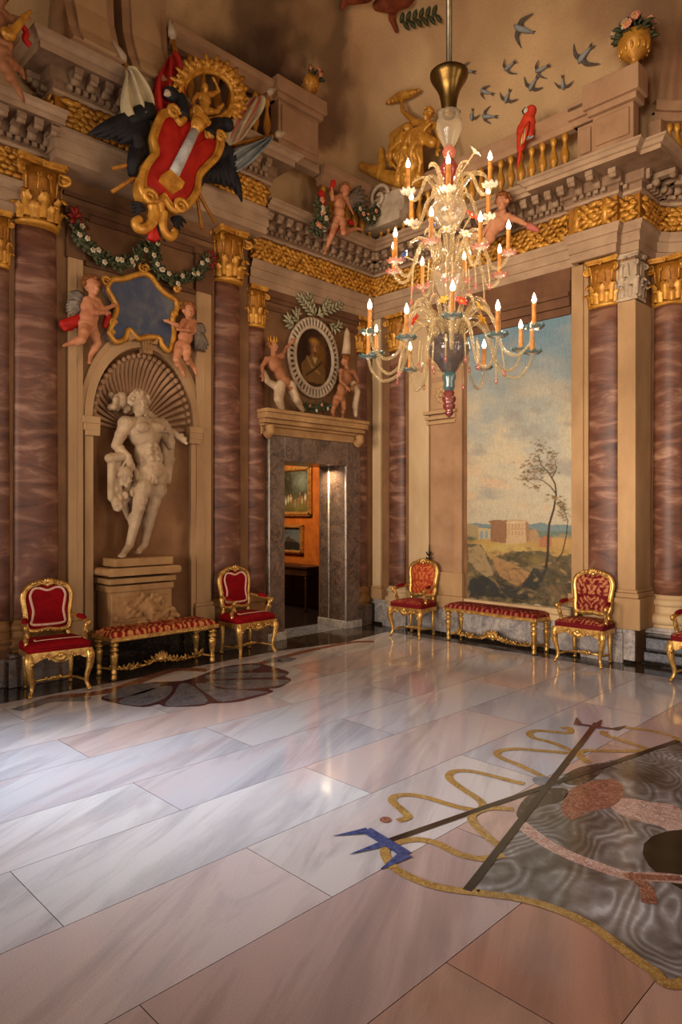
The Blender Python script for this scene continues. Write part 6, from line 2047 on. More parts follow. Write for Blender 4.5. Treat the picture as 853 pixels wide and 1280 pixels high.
# ---- scarlet parrot on the rail
S = Spot('R', 653, 172, .62); S.o.z = zc + .69
dz = S.o.z
pr_ = S.thing('parrot', 'scarlet macaw with long tail perched on the right balustrade rail', 'bird')
def pp(px, py, d=0): 
    w = on_right(px, py, .62); return Vector((w.x - S.o.x, d, w.z - dz))
mb = MB()
a, b = pp(664, 140), pp(652, 184)
mb.capsule(pp(662, 145), .075, pp(656, 165), .105); mb.capsule(pp(656, 162), .10, pp(651, 186), .05); mb.ell(pp(664, 139), (.075, .07, .075))
mb.capsule(pp(661, 152), .09, pp(662, 170), .06)
body = fuse(mb, 'body', M['parrot_red'], pr_, .01, 2)
mb = MB()
for k in range(4):
    mb.leafblade(pp(653 - k * .5, 180), pp(646.5 + k * 1.2, 212 - k * 3), .035, .01, (0, -1, 0), 0, 5)
mb.build('tail', [M['parrot_red']], pr_)
mb = MB()
for k in range(5):
    mb.leafblade(pp(666 - k * 1.5, 155 + k * 3, -.09), pp(659 - k, 181 + k, -.07), .028, .01, (.2, -1, 0), k % 3, 5)
mb.build('wing', [M['parrot_red'], M['gold'], M['greyblue']], pr_)
mb = MB(); mb.ell(pp(660.5, 140.5, -.05), (.035, .03, .04)); fp = mb.build('cheek', [M['petal']], pr_)
mb = MB(); mb.tube([pp(660, 138.5, -.03), pp(656.5, 141, -.03), pp(657.5, 146, -.03)], [.04, .03, .006], 8); mb.build('beak', [M['black']], pr_)
mb = MB()
for q in (665, 670):
    mb.tube([pp(656, 178, -.04), pp(q, 172, -.05)], .014, 6)
mb.build('foot', [M['greyblue']], pr_)

# ---- swallows painted on the sky
BIRDS = [((655, 36), 21, -18, 'large swallow with spread wings at the top of the painted sky', (.95, 1)), ((731, 70), 19, 52, 'dark swallow flying towards the flower urn', (.9, 1)), ((637, 83), 12, 40, 'small swallow just left of the bird pair', (.8, 1)), ((677, 86), 13, 25, 'upper swallow of the close pair in the sky', (.8, 1)),
         ((667, 106), 14, 60, 'lower swallow of the close pair in the sky', (.9, .8)), ((705, 105), 12, 95, 'little swallow nearest to the large pedestal', (.8, 1)), ((608, 114), 12, -20, 'grey swallow left of the parrot, wings folded down', (.7, .7)), ((635, 122), 12, 70, 'small swallow directly above the parrot', (.8, 1)),
         ((611, 146), 13, 0, 'swallow gliding level at left of the parrot head', (.9, .6)), ((583, 88), 13, -10, 'swallow beside the brass bell of the chandelier', (.8, .6)), ((591, 145), 10, 85, 'pale swallow close to the chandelier glass', (.2, .9))]
M['swallow'] = mottled('swallow plumage', (62, 52, 46), (104, 92, 82), 20, .8, bs=.1)
for (c, r, ang, lab, (wa, wb)) in BIRDS:
    o = on_vault(*c, .02)
    t = thing('swallow', lab, 'bird', o, 0, 'swallows painted on the ceiling')
    e = .03
    q0, q1, q2 = on_vault(*c), on_vault(c[0] + 3, c[1]), on_vault(c[0], c[1] - 3)
    ux, uz = (q1 - q0) / 3, (q2 - q0) / 3
    nn = ux.cross(uz).normalized()
    if nn.dot(Vector((CX, CY, CH)) - q0) < 0: nn = -nn
    ca, sa = cos(radians(ang)), sin(radians(ang))
    def B(a, b, d=0.0):
        x, z = (a * ca - b * sa) * r, (a * sa + b * ca) * r
        return ux * x + uz * z + nn * d
    mb = MB()
    mb.tube([B(-.62, 0, .0), B(-.45, .02, .02), B(-.15, 0, .03), B(.2, 0, .03), B(.5, 0, .015), B(.85, -.02, 0)], [.17 * r * ux.length * k for k in (.3, .8, 1.0, .8, .45, .1)], 8)
    mb.build('body', [M['greyblue']], t)
    for s_, w_ in ((1, wa), (-1, wb)):
        mb = MB()
        pw = smooth_loop([B(-.22, .05 * s_, .02)[:], B(-.28, .45 * s_ * w_, .03)[:], B(-.05, .8 * s_ * w_, .03)[:], B(.25, 1.12 * s_ * w_, .02)[:]], 4, False)
        mb.tube(pw, [r * ux.length * (.17 - .15 * k / 12) for k in range(13)], 8, flat=.22, up=nn)
        mb.build('wing', [M['swallow']], t)
    mb = MB()
    for k in (-1, 1):
        mb.leafblade(B(.45, 0, .01), B(1.0, .14 * k, .01), .06 * r * ux.length, .005, nn, 0, 3)
    mb.build('tail', [M['swallow']], t)
# ---- red draped figure and laurel branch at the top of the sky
o = on_vault(490, 14, .03)
t = thing('flying_figure', 'red-brown draped legs and foot of a figure on a cloud at the top edge', 'figure', o)
def vp(x, y, d=0.0): return on_vault(360 + x / 4.265, max(y, -60) / 4.265, .04 + d) - o
mb = MB()
for a, b, r0, r1 in (((560, 10), (620, -30), .12, .16), ((480, 30), (560, 20), .07, .12), ((560, 60), (555, 100), .06, .05), ((555, 100), (580, 165), .045, .03), ((300, 10), (285, 45), .05, .03), ((330, -20), (420, -40), .10, .12)):
    mb.capsule(vp(*a), r0, vp(*b), r1)
M['redbrown'] = mottled('red brown drapery', (96, 40, 18), (150, 74, 38), 5, .75, bs=.1)
fuse(mb, 'drapery', M['redbrown'], t, .014, 2)
t2 = thing('laurel_branch', 'dark laurel branch lying on the painted sky below the red drapery', 'branch', on_vault(530, 26, .03))
o = on_vault(530, 26, .03)
mb = MB()
st_ = [vp(600, 120), vp(650, 115), vp(700, 110), vp(750, 95), vp(790, 78)]
mb.tube(st_, .012, 6)
for k in range(12):
    a = st_[0].lerp(st_[-1], k / 11)
    d = (st_[-1] - st_[0]).normalized(); s_ = 1 if k % 2 else -1
    n_ = (Vector((CX, CY, CH)) - on_vault(530, 26)).normalized()
    sd = d.cross(n_)
    mb.leafblade(a, a + (d * .6 + sd * s_).normalized() * .13, .03, .01, n_, 0, 4)
mb.build('leaves', [M['leaf']], t2)
# ================================================================== GILT ARMCHAIRS
def damask(x, z, bg, fg, w=.22, h=.30):
    """mirror-symmetric scrolling leaf pattern; returns linear colour"""
    u, v = abs(x) / w, z / h
    s = sin(9 * u + 3.2 * sin(7 * v)) * cos(11 * v + 2.4 * cos(8 * u)) + .55 * sin(17 * u - 9 * v + 2 * sin(6 * v))
    k = min(max((s - .18) / .16, 0), 1)
    if ((u * 2.2) ** 2 + ((v - .1) * 2.0) ** 2) < .05:
        k = 1 - k
    a, b = lin(bg), lin(fg)
    return tuple(a[i] * (1 - k) + b[i] * k for i in range(3))

BACK = [(-.20, .60), (-.10, .585), (0, .60), (.10, .585), (.20, .60), (.225, .66), (.222, .75), (.236, .86), (.245, .95), (.215, 1.035), (.125, 1.085), (0, 1.105), (-.125, 1.085), (-.215, 1.035), (-.245, .95), (-.236, .86), (-.222, .75), (-.225, .66)]
def scaled(poly, s, c=(0, .83)):
    return [(c[0] + (x - c[0]) * s, c[1] + (z - c[1]) * s) for x, z in poly]

def grid_panel(poly, y0, h, colfn, res=.016, lean=lambda z: 0.0):
    """upholstered panel following the outline, finely gridded so that the weave carries the pattern"""
    mb = MB(); mb.col = []
    n = len(poly)
    cx = sum(p[0] for p in poly) / n; cz = sum(p[1] for p in poly) / n
    rings = 14
    dense = []
    for i in range(n):
        a, b = poly[i], poly[(i + 1) % n]
        m = max(1, int(hypot(b[0] - a[0], b[1] - a[1]) / res))
        for j in range(m):
            dense.append((a[0] + (b[0] - a[0]) * j / m, a[1] + (b[1] - a[1]) * j / m))
    n = len(dense)
    area = sum(dense[i][0] * dense[(i + 1) % n][1] - dense[(i + 1) % n][0] * dense[i][1] for i in range(n))
    if area < 0: dense.reverse()
    for k in range(rings):
        s = 1 - k / rings
        for (x, z) in dense:
            X, Z = cx + (x - cx) * s, cz + (z - cz) * s
            mb.v.append((X, y0 - h * (1 - s ** 2.5) ** .6 + lean(Z), Z)); mb.col.append(colfn(X, Z))
    mb.v.append((cx, y0 - h + lean(cz), cz)); mb.col.append(colfn(cx, cz))
    for k in range(rings - 1):
        for i in range(n):
            a, b = k * n + i, k * n + (i + 1) % n
            mb.f.append([a, b, b + n, a + n]); mb.m.append(0); mb.s.append(True)
    for i in range(n):
        mb.f.append([(rings - 1) * n + i, (rings - 1) * n + (i + 1) % n, len(mb.v) - 1]); mb.m.append(0); mb.s.append(True)
    return mb

def carve(mb, pts, r, n=2, g=None, spread=.012, out=(0, -1, 0)):
    """small carved leaves and beads along a line"""
    g = g or random.Random(1)
    for i in range(len(pts) - 1):
        a, b = Vector(pts[i]), Vector(pts[i + 1])
        for k in range(n):
            p = a.lerp(b, (k + .5) / n) + Vector((g.uniform(-spread, spread), g.uniform(-spread, 0), g.uniform(-spread, spread)))
            mb.ell(p, (r * g.uniform(.7, 1.2), r * .7, r * g.uniform(.6, 1.1)), Euler((0, g.uniform(0, 3), 0)), 7, 5)

def armchair(label, loc, rz, style, group, width=.62, height=1.0):
    t = thing('armchair', label, 'chair', loc, rz, group)
    G = M['gilt']
    lean = lambda z: .20 + .10 * (z - .5)
    hw = width / 2
    # legs: cabriole, two in front, two behind
    for sx in (-1, 1):
        for front in (1, 0):
            x0, y0 = (hw - .02, -.235) if front else (hw - .08, .19)
            mb = MB()
            if front:
                p = [(sx * x0, y0 + .01, .43), (sx * (x0 + .012), y0 - .012, .36), (sx * (x0 + .004), y0 - .012, .26), (sx * (x0 - .02), y0 + .004, .15), (sx * (x0 - .022), y0 + .006, .08), (sx * (x0 - .004), y0 - .010, .03), (sx * x0, y0 - .018, .018)]
                r = [.040, .046, .036, .025, .020, .022, .018]
            else:
                p = [(sx * x0, y0, .44), (sx * x0, y0 + .005, .32), (sx * x0, y0 + .0, .2), (sx * x0, y0 + .01, .1), (sx * x0, y0 + .025, .02)]
                r = [.034, .032, .025, .02, .021]
            pp_ = smooth_loop(p, 5, False)
            rr = []
            for i in range(len(pp_)):
                q = i / 5; k = min(int(q), len(r) - 2); rr.append(r[k] + (r[k + 1] - r[k]) * (q - k))
            mb.tube(pp_, rr, 10)
            mb.ell((p[-1][0], p[-1][1] - .004, .02), (.026, .028, .02))
            if front:
                carve(mb, [(sx * x0, y0 - .03, .42), (sx * x0, y0 - .045, .36), (sx * (x0 - .01), y0 - .04, .30)], .016, 3)
            mb.build('leg', [G], t)
    # seat rail with scalloped, carved apron
    mb = MB()
    ap = [(-hw + .03, .445), (hw - .03, .445), (hw - .03, .36), (hw - .07, .345), (hw - .12, .375), (hw - .18, .385), (.09, .36), (.05, .335), (0, .325), (-.05, .335), (-.09, .36), (-hw + .18, .385), (-hw + .12, .375), (-hw + .07, .345), (-hw + .03, .36)]
    mb.prism(ap, -.262, -.215)
    for sx in (-1, 1):
        sp = [(-.23, .445), (.20, .445), (.20, .375), (.05, .385), (-.08, .37), (-.23, .35)]
        mb.prism(sp, -.018, .018, mtx=Matrix.Translation((sx * (hw - .035), 0, 0)) @ Matrix.Rotation(pi / 2, 4, 'Z'))
    mb.box(-hw + .08, hw - .08, .18, .215, .37, .445)
    g = random.Random(4)
    for k in range(9):
        a = pi * (k - 4) / 10
        mb.leafblade((0, -.265, .40), (.075 * sin(a), -.275, .40 - .07 * cos(a) if abs(a) < 1.3 else .39), .016, .012)
    mb.ell((0, -.275, .405), (.03, .018, .024))
    for sx in (-1, 1):
        carve(mb, [(sx * .06, -.27, .37), (sx * .13, -.27, .395), (sx * .2, -.27, .39)], .014, 4, g)
        mb.tube([(sx * (.11 + .022 * cos(a * .7) * (1 - a / 11)), -.272, .40 + .022 * sin(a * .7) * (1 - a / 11)) for a in range(9)], .008, 5)
    mb.build('seat_frame', [G], t, fix=True)
    # stretchers
    mb = MB()
    for sx in (-1, 1):
        mb.tube(smooth_loop([(sx * (hw - .045), -.225, .10), (sx * (hw - .10), -.10, .115), (sx * (hw - .12), .02, .10), (sx * (hw - .09), .18, .10)], 4, False), .014, 8)
    mb.tube(smooth_loop([(-hw + .115, 0, .105), (-.12, -.02, .12), (0, -.025, .11), (.12, -.02, .12), (hw - .115, 0, .105)], 4, False), .014, 8)
    carve(mb, [(-.08, -.03, .12), (0, -.04, .15), (.08, -.03, .12)], .022, 4)
    mb.build('stretcher', [G], t)
    # seat cushion
    rect = []
    for (cx_, cy_, a0) in ((hw - .06, .16, 0), (-hw + .06, .16, 90), (-hw + .05, -.21, 180), (hw - .05, -.21, 270)):
        for k in range(4):
            a = radians(a0 + 30 * k); rect.append((cx_ + .05 * cos(a), cy_ + .05 * sin(a)))
    CR, GO = style['bg'], style['fg']
    seat_col = (lambda x, z: damask(x, z, CR, GO, .16, .2)) if GO else None
    def to_seat(mb):
        mb.v = [(x, z, .50 - y) for x, y, z in mb.v]
        mb.f = [list(f) for f in mb.f]
    if seat_col:
        mb = grid_panel(rect, 0, .055, seat_col); to_seat(mb)
        o = len(mb.v); n = len(rect)
        mb.v += [(x, y, .44) for x, y in rect] + [(x, y, .502) for x, y in rect]; mb.col += [lin(CR)[:3]] * (2 * n)
        for i in range(n):
            mb.f.append([o + i, o + (i + 1) % n, o + (i + 1) % n + n, o + i + n]); mb.m.append(0); mb.s.append(True)
        seat = mb.build('seat', [M['fabric']], t, fix=True)
    else:
        mb = MB(); mb.dome(rect, 0, .055, 0, 6, .06); to_seat(mb)
        seat = mb.build('seat', [M['crimson']], t, fix=True)
        mb = MB(); mb.tube([(x * .97, y * .97 - .001, .485) for x, y in rect], .010, 6, closed=True); mb.build('piping', [M['crimson_deep']], seat)
        mb = MB()
        b_ = smooth_loop([(-hw + .10, -.10, .552), (-hw + .095, -.15, .546), (-hw + .13, -.145, .548), (-.1, -.155, .551), (.1, -.16, .551), (hw - .13, -.15, .547), (hw - .08, -.15, .540)], 4, False)
        mb.tube(b_, .013, 6, flat=.35, up=(0, 0, 1)); mb.build('braid', [M['braid']], seat)
    # back
    outl = smooth_loop(BACK, 4)
    mb = MB()
    mb.tube([(x, lean(z), z) for x, z in outl], .030, 8, closed=True, up=(0, -1, 0))
    mb.tube([(x * .93, lean(.83 + (z - .83) * .93) - .018, .83 + (z - .83) * .93) for x, z in outl], .009, 6, closed=True, up=(0, -1, 0))
    for sx in (-1, 1):
        mb.tube([(sx * .20, lean(.6), .62), (sx * (hw - .09), .20, .46)], .026, 8)
    fr = mb.build('backrest_frame', [G], t)
    mb = MB(); g = random.Random(6)
    zt = 1.105
    for k in range(7):
        a = (k - 3) * .42
        mb.leafblade((0, lean(zt) - .03, zt - .035), (.085 * sin(a), lean(zt) - .045, zt - .03 + .075 * cos(a)), .018, .014)
    for sx in (-1, 1):
        carve(mb, [(sx * .03, lean(zt) - .03, zt + .0), (sx * .10, lean(zt) - .03, zt - .012), (sx * .17, lean(zt) - .03, zt - .035)], .018, 4, g)
    mb.ell((0, lean(zt) - .035, zt - .03), (.028, .02, .025))
    mb.build('carved_crest', [G], fr)
    mb = MB(); carve(mb, [(-.12, lean(.6) - .03, .592), (0, lean(.6) - .035, .603), (.12, lean(.6) - .03, .592)], .016, 6, g, .006); mb.build('carved_lower_rail', [G], fr)
    inner = scaled(outl, .92)
    if GO:
        bg = style.get('back_bg', CR); fg = style.get('back_fg', GO)
        mb = grid_panel(inner, .0, .05, lambda x, z: damask(x, z - .84, bg, fg, .2, .22), .016, lambda z: lean(z) - .002)
        b_ = mb.build('backrest', [M['fabric']], t, fix=True)
    else:
        mb = MB(); mb.dome(inner, 0, .045, 0, 6); mb.v = [(x, y + lean(z) - .002, z) for x, y, z in mb.v]
        b_ = mb.build('backrest', [M['crimson']], t, fix=True)
        mb = MB()
        loop = smooth_loop([(-.165, .665), (0, .655), (.155, .665), (.165, .72), (.152, .80), (.17, .90), (.178, .97), (.145, 1.03), (.085, 1.04), (0, 1.015), (-.085, 1.04), (-.145, 1.03), (-.178, .97), (-.17, .90), (-.152, .80), (-.165, .72)], 4)
        def surf(x, z):
            s = max(abs(x) / .245, abs(z - .83) / .24)
            return lean(z) - .004 - .045 * max(1 - s ** 2, 0.02) ** .5
        mb.tube([(x, surf(x, z), z) for x, z in loop], .014, 6, closed=True, flat=.4, up=(0, -1, 0)); mb.build('braid', [M['braid']], b_)
    mb = MB(); mb.prism(inner, .015, .03); mb.v = [(x, y + lean(z), z) for x, y, z in mb.v]; mb.build('back_panel', [M['crimson_deep']], t)
    # arms
    for sx in (-1, 1):
        mb = MB()
        arm = smooth_loop([(sx * .245, lean(.74) - .01, .74), (sx * (hw - .045), .08, .725), (sx * (hw - .01), -.06, .705), (sx * (hw - .005), -.135, .70), (sx * (hw + .0), -.165, .685), (sx * (hw - .005), -.155, .66)], 4, False)
        mb.tube(arm, .022, 8)
        mb.tube(smooth_loop([(sx * (hw - .005), -.14, .69), (sx * (hw - .02), -.125, .62), (sx * (hw - .02), -.085, .55), (sx * (hw - .03), -.09, .48), (sx * (hw - .035), -.10, .44)], 4, False), [.022 + .004 * (k % 3) for k in range(17)], 8)
        mb.ell((sx * hw, -.16, .69), (.026, .028, .026)); carve(mb, [(sx * (hw - .01), -.15, .66), (sx * (hw - .02), -.14, .58)], .014, 3)
        a_ = mb.build('armrest', [G], t)
        mb = MB(); mb.tube(smooth_loop([(sx * (hw - .05), .06, .742), (sx * (hw - .03), .0, .738), (sx * (hw - .012), -.09, .722)], 4, False), [.012, .026, .03, .032, .032, .031, .03, .026, .014], 8, flat=.8, up=(0, 0, 1)); mb.build('arm_pad', [M['crimson'] if not GO else M['crimson_deep']], a_)
    if height != 1.0 or width != .62:
        pass
    return t
VEL = dict(bg=(136, 2, 12), fg=None)
DAM = dict(bg=(112, 8, 14), fg=(206, 130, 84))
DOR = dict(bg=(120, 8, 14), fg=(178, 84, 54), back_bg=(178, 62, 28), back_fg=(224, 122, 66))
armchair('gilt armchair in plain crimson velvet with pale braid, left of the damask bench', (.47, -5.49, 0), radians(83), VEL, 'velvet armchairs along the left wall')
armchair('gilt armchair in plain crimson velvet with pale braid, between the bench and the doorway', (.43, -2.97, 0), radians(92), VEL, 'velvet armchairs along the left wall')
armchair('gilt armchair with orange-red damask back, right of the room corner', (1.19, -.40, 0), radians(4), DOR, 'damask armchairs along the right wall', width=.56)
armchair('gilt armchair in crimson damask with pale gold scrolls, before the red column', (3.83, -.335, 0), radians(0), DAM, 'damask armchairs along the right wall').scale = (1, .86, 1)
armchair('gilt damask armchair cut off by the right picture edge, before the marble steps', (5.21, -.33, 0), radians(0), DAM, 'damask armchairs along the right wall')

# small iron finial on the wall above the orange chair
S = Spot('R', 537, 700, .10)
t = S.thing('wall_finial', 'small dark iron finial standing against the wall just above the orange armchair', 'ornament')
mb = MB(); mb.tube([(0, 0, -.06), (0, -.005, .10), (0, 0, .24)], [.014, .012, .004], 6); mb.build('spike', [M['black']], t)
mb = MB()
for sx in (-1, 1):
    mb.leafblade((0, -.01, .06), (sx * .05, -.015, .13), .014, .01); mb.leafblade((0, -.01, .0), (sx * .05, -.015, .05), .014, .01)
mb.build('leaves', [M['black']], t)

# ================================================================== DAMASK BENCHES
def bench(label, loc, rz, L, Dp, bg, fg, tap):
    t = thing('bench', label, 'bench', loc, rz, 'gilt benches with damask seats')
    G = M['gilt']
    hl, hd = L / 2, Dp / 2
    for sx in (-1, 1):
        for sy in (-1, 1):
            mb = MB(); mt_ = Matrix.Translation((sx * hl, sy * hd, 0))
            mb.lathe([(.022, 0), (.03, .015), (.03, .05), (.022, .06), (.030, .075), (.030, .10), (.022, .11), (.026, .13), (.040, .26), (.044, .29), (.030, .30), (.028, .315), (.044, .325), (.044, .345), (.028, .355), (.028, .37), (.046, .38), (.046, .40), (.034, .41), (.034, .44)], 12, mtx=mt_, rib=12, ribd=.12)
            mb.build('leg', [G], t)
    mb = MB()
    mb.box(-hl - .06, hl + .06, -hd - .06, hd + .06, .43, .475)
    for k in range(int(L / .035)):
        x = -hl - .04 + k * .0355
        mb.ell((x, -hd - .062, .445), (.013, .01, .012), None, 6, 4)
    mb.build('seat_frame', [G], t, bevel=.006)
    a, b = hl + .05, hd + .05
    rect = []
    for cx_, cy_, a0 in ((a - .04, b - .04, 0), (-a + .04, b - .04, 90), (-a + .04, -b + .04, 180), (a - .04, -b + .04, 270)):
        for k in range(4):
            an = radians(a0 + 30 * k); rect.append((cx_ + .04 * cos(an), cy_ + .04 * sin(an)))
    # gridded cushion
    mb = MB(); mb.col = []
    nx, ny = int(2 * a / .014), 30
    for j in range(ny + 1):
        for i in range(nx + 1):
            u, v = -1 + 2 * i / nx, -1 + 2 * j / ny
            e = (1 - abs(u) ** 14) ** .5 * (1 - abs(v) ** 5) ** .5
            x, y = u * a, v * b
            mb.v.append((x, y, .472 + .075 * e)); mb.col.append(damask((x + 5 * .46) % .46 - .23, y, bg, fg, .21, .26))
    for j in range(ny):
        for i in range(nx):
            q = j * (nx + 1) + i
            mb.f.append([q, q + 1, q + nx + 2, q + nx + 1]); mb.m.append(0); mb.s.append(True)
    mb.build('seat', [M['fabric']], t)
    # carved low stretcher with a central shell
    mb = MB(); g = random.Random(9)
    for sx in (-1, 1):
        mb.tube([(sx * hl, -hd, .085), (sx * hl * .9, 0, .09), (sx * hl, hd, .085)], .014, 6)
    pts = smooth_loop([(-hl * .93, 0, .09), (-hl * .5, -.04, .07), (-.12, -.05, .10), (0, -.05, .16), (.12, -.05, .10), (hl * .5, -.04, .07), (hl * .93, 0, .09)], 6, False)
    mb.tube(pts, .016, 6)
    for k in range(int(L / .016)):
        p = Vector(pts[g.randrange(len(pts))]) + Vector((g.uniform(-.03, .03), -.01, 0))
        mb.leafblade(p, p + Vector((g.uniform(-.05, .05), g.uniform(-.03, .01), g.uniform(.025, .075))), .017, .014)
        mb.ell(p + Vector((0, -.012, g.uniform(-.01, .02))), g.uniform(.008, .016), None, 6, 4)
    st_ = mb.build('stretcher', [G], t)
    mb = MB()
    for k in range(9):
        an = (k - 4) * .36
        mb.leafblade((0, -.055, .11), (.10 * sin(an), -.075, .13 + .10 * cos(an)), .022, .02)
    mb.ell((0, -.07, .13), (.045, .03, .04))
    carve(mb, [(-.12, -.06, .12), (0, -.07, .10), (.12, -.06, .12)], .02, 4, g)
    mb.build('shell_ornament', [G], st_)
    return t
bench('long gilt bench with red and gold damask seat, before the statue niche', (.41, -4.24, 0), radians(90), 1.28, .36, (148, 14, 14), (226, 158, 92), 0)
bench('long gilt bench with dark crimson damask seat, beneath the landscape fresco', (2.47, -.215, 0), radians(-2.5), 1.40, .30, (104, 4, 14), (176, 92, 64), 0)

# ================================================================== CHANDELIER
CHX, CHY, CHZ = 4.05, -3.47, 2.72
chn = thing('chandelier', 'three-tiered blown glass chandelier with lit candle bulbs hanging on a steel rod', 'chandelier', (CHX, CHY, CHZ))
ztop = vault_z(CHX, CHY) - CHZ
def zc_(py): return CH + (640 - py) / CF * 6.0 - CHZ
mb = MB(); mb.tube([(0, 0, zc_(92)), (0, 0, (zc_(92) + ztop) / 2), (0, 0, ztop + .05)], .026, 10); mb.build('rod', [M['rod']], chn)
mb = MB()
mb.lathe([(.052, zc_(146)), (.060, zc_(140)), (.074, zc_(126)), (.090, zc_(116)), (.122, zc_(107)), (.155, zc_(100)), (.168, zc_(95)), (.168, zc_(92)), (.12, zc_(87)), (.04, zc_(84)), (.02, zc_(80))], 24); mb.build('brass_bell', [M['brass']], chn)
def gl(name, prof, mat, rib=0, ribd=0.0, parent=chn, n=28):
    mb = MB(); mb.lathe([(r, zc_(y)) for r, y in prof], n, rib=rib, ribd=ribd); return mb.build(name, [M[mat]], parent)
gl('glass_vase', [(.03, 188), (.05, 182), (.09, 170), (.115, 160), (.11, 152), (.09, 147), (.105, 142)], 'glass_body', 16, .08)
gl('stem_bead', [(.02, 200), (.045, 196), (.06, 190), (.045, 185), (.03, 182)], 'glass_pink', 12, .1)
gl('stem_bead', [(.03, 232), (.045, 226), (.07, 216), (.075, 208), (.05, 202), (.03, 198)], 'glass_wine', 12, .14)
gl('stem', [(.03, 260), (.045, 250), (.035, 240), (.03, 230)], 'glass_body', 12, .1)
gl('bowl', [(.05, 290), (.08, 284), (.13, 272), (.155, 262), (.14, 254), (.08, 248), (.06, 244)], 'glass_body', 20, .08)
gl('stem', [(.05, 330), (.065, 318), (.05, 305), (.045, 296), (.055, 288)], 'glass_body', 12, .1)
gl('bowl', [(.04, 385), (.06, 376), (.10, 362), (.135, 350), (.145, 342), (.11, 335), (.07, 328)], 'glass_body', 20, .08)
gl('stem', [(.06, 420), (.075, 405), (.055, 392), (.045, 384)], 'glass_body', 12, .1)
gl('bowl', [(.04, 468), (.075, 462), (.10, 455), (.15, 447), (.175, 438), (.17, 430), (.13, 424), (.10, 418)], 'glass_violet', 18, .10)
gl('stem', [(.03, 490), (.05, 484), (.045, 478), (.06, 472), (.055, 466)], 'glass_teal', 12, .12)
gl('finial', [(.004, 522), (.03, 518), (.034, 515), (.026, 513), (.046, 510), (.05, 506), (.036, 504), (.054, 501), (.056, 497), (.036, 495), (.044, 491), (.03, 488), (.018, 484), (.018, 480)], 'glass_wine', 14, .22)

def flower(name, c, r, mat, parent, d=(0, 0, 1), n=6, core='glass_yellow'):
    mb = MB(); d = Vector(d).normalized(); q = d.to_track_quat('Z', 'Y').to_matrix()
    for k in range(n):
        a = 2 * pi * k / n
        v = q @ Vector((cos(a), sin(a), .35)); s_ = q @ Vector((-sin(a), cos(a), 0))
        mb.leafblade(Vector(c), Vector(c) + v * r, r * .38, r * .12, v.cross(s_), 0, 4)
    mb.ell(Vector(c) + d * r * .15, r * .25, None, 7, 5, 1)
    return mb.build(name, [M[mat], M[core]], parent)

NL = 0
def arm(ang, path, pan_r, rim, candle_h, hub_z, tilt=0.0, light=True):
    """path: (r, z) from the hub to the pan, z relative to the pan; drip pan, candle and bulb ride on the arm"""
    ca, sa = cos(ang), sin(ang)
    p2 = smooth_loop(path, 6, False)
    mb = MB(); mb.tube([(ca * r, sa * r, hub_z + z) for r, z in p2], [.017 - .004 * k / len(p2) for k in range(len(p2))], 8, uvs=26)
    a_ = mb.build('arm', [M['glass']], chn)
    R_, zz_ = path[-1]
    mt_ = Matrix.Translation((ca * R_, sa * R_, hub_z + zz_)) @ Matrix.Rotation(tilt, 4, Vector((-sa, ca, 0)))
    mb = MB()
    n = 32
    prof = [(.012, -.02), (.02, -.005), (.035, .0), (.06, .012), (pan_r, .022), (pan_r * 1.12, .012), (pan_r * 1.05, .008), (.05, -.004)]
    v, f = [], []
    for r, z in prof:
        for j in range(n):
            a = 2 * pi * j / n
            w = 1 + (.10 * cos(8 * a) if r > .055 else 0)
            v.append((r * w * cos(a), r * w * sin(a), z + (.010 * cos(8 * a) if r > .055 else 0)))
    for i in range(len(prof) - 1):
        for j in range(n):
            f.append((i * n + j, i * n + (j + 1) % n, (i + 1) * n + (j + 1) % n, (i + 1) * n + j))
    mb.add(v, f, 0, True, mt_)
    for i, ff in enumerate(mb.f):
        if i >= 4 * n: mb.m[i] = 1
    mb.build('drip_pan', [M['glass_white'], M[rim]], a_)
    mb = MB(); mb.lathe([(.0, .0), (.024, .0), (.026, .03), (.020, .045), (.0185, candle_h - .02), (.021, candle_h - .012), (.019, candle_h), (.008, candle_h + .004)], 12, mtx=mt_); mb.build('candle', [M['candle']], a_)
    mb = MB(); mb.lathe([(.0, candle_h), (.010, candle_h + .004), (.018, candle_h + .022), (.019, candle_h + .035), (.013, candle_h + .058), (.005, candle_h + .078), (.0, candle_h + .09)], 10, mtx=mt_); mb.build('flame_bulb', [M['flame']], a_)
    if light:
        l = bpy.data.lights.new('candle_light', 'POINT'); l.energy = LAMP_W; l.color = (1.0, .76, .52); l.shadow_soft_size = .025
        lo = bpy.data.objects.new('candle_light', l); COL.objects.link(lo); lo.parent = chn
        lo.location = mt_ @ Vector((0, 0, candle_h + .13))
    return a_
LAMP_W = 4.6
up_ = lambda z: z
# lower tier: twelve arms, alternately high and low
for k in range(12):
    ang = radians(8 + 30 * k)
    if k % 2 == 0:
        arm(ang, [(.10, .10), (.20, .24), (.34, .24), (.44, .08), (.50, -.12), (.62, -.20), (.73, -.13), (.775, .0)], .075, 'glass_teal', .20, zc_(428))
    else:
        arm(ang, [(.10, .17), (.18, .28), (.30, .22), (.37, .02), (.44, -.15), (.58, -.21), (.68, -.12), (.715, .0)], .075, 'glass_teal', .20, zc_(436) - .06)
# middle tier
for k in range(8):
    ang = radians(20 + 45 * k)
    arm(ang, [(.09, .12), (.17, .22), (.27, .19), (.33, .04), (.38, -.08), (.44, -.10), (.49, -.06), (.52, .0)], .065, 'glass_pink', .21, zc_(330) - (.05 if k % 2 else 0))
# upper tier
for k in range(6):
    ang = radians(5 + 60 * k)
    arm(ang, [(.08, .10), (.15, .18), (.23, .14), (.28, .02), (.33, -.05), (.38, -.04), (.40, .0)], .06, 'glass_white', .21, zc_(254) - (.07 if k % 2 else -.03))
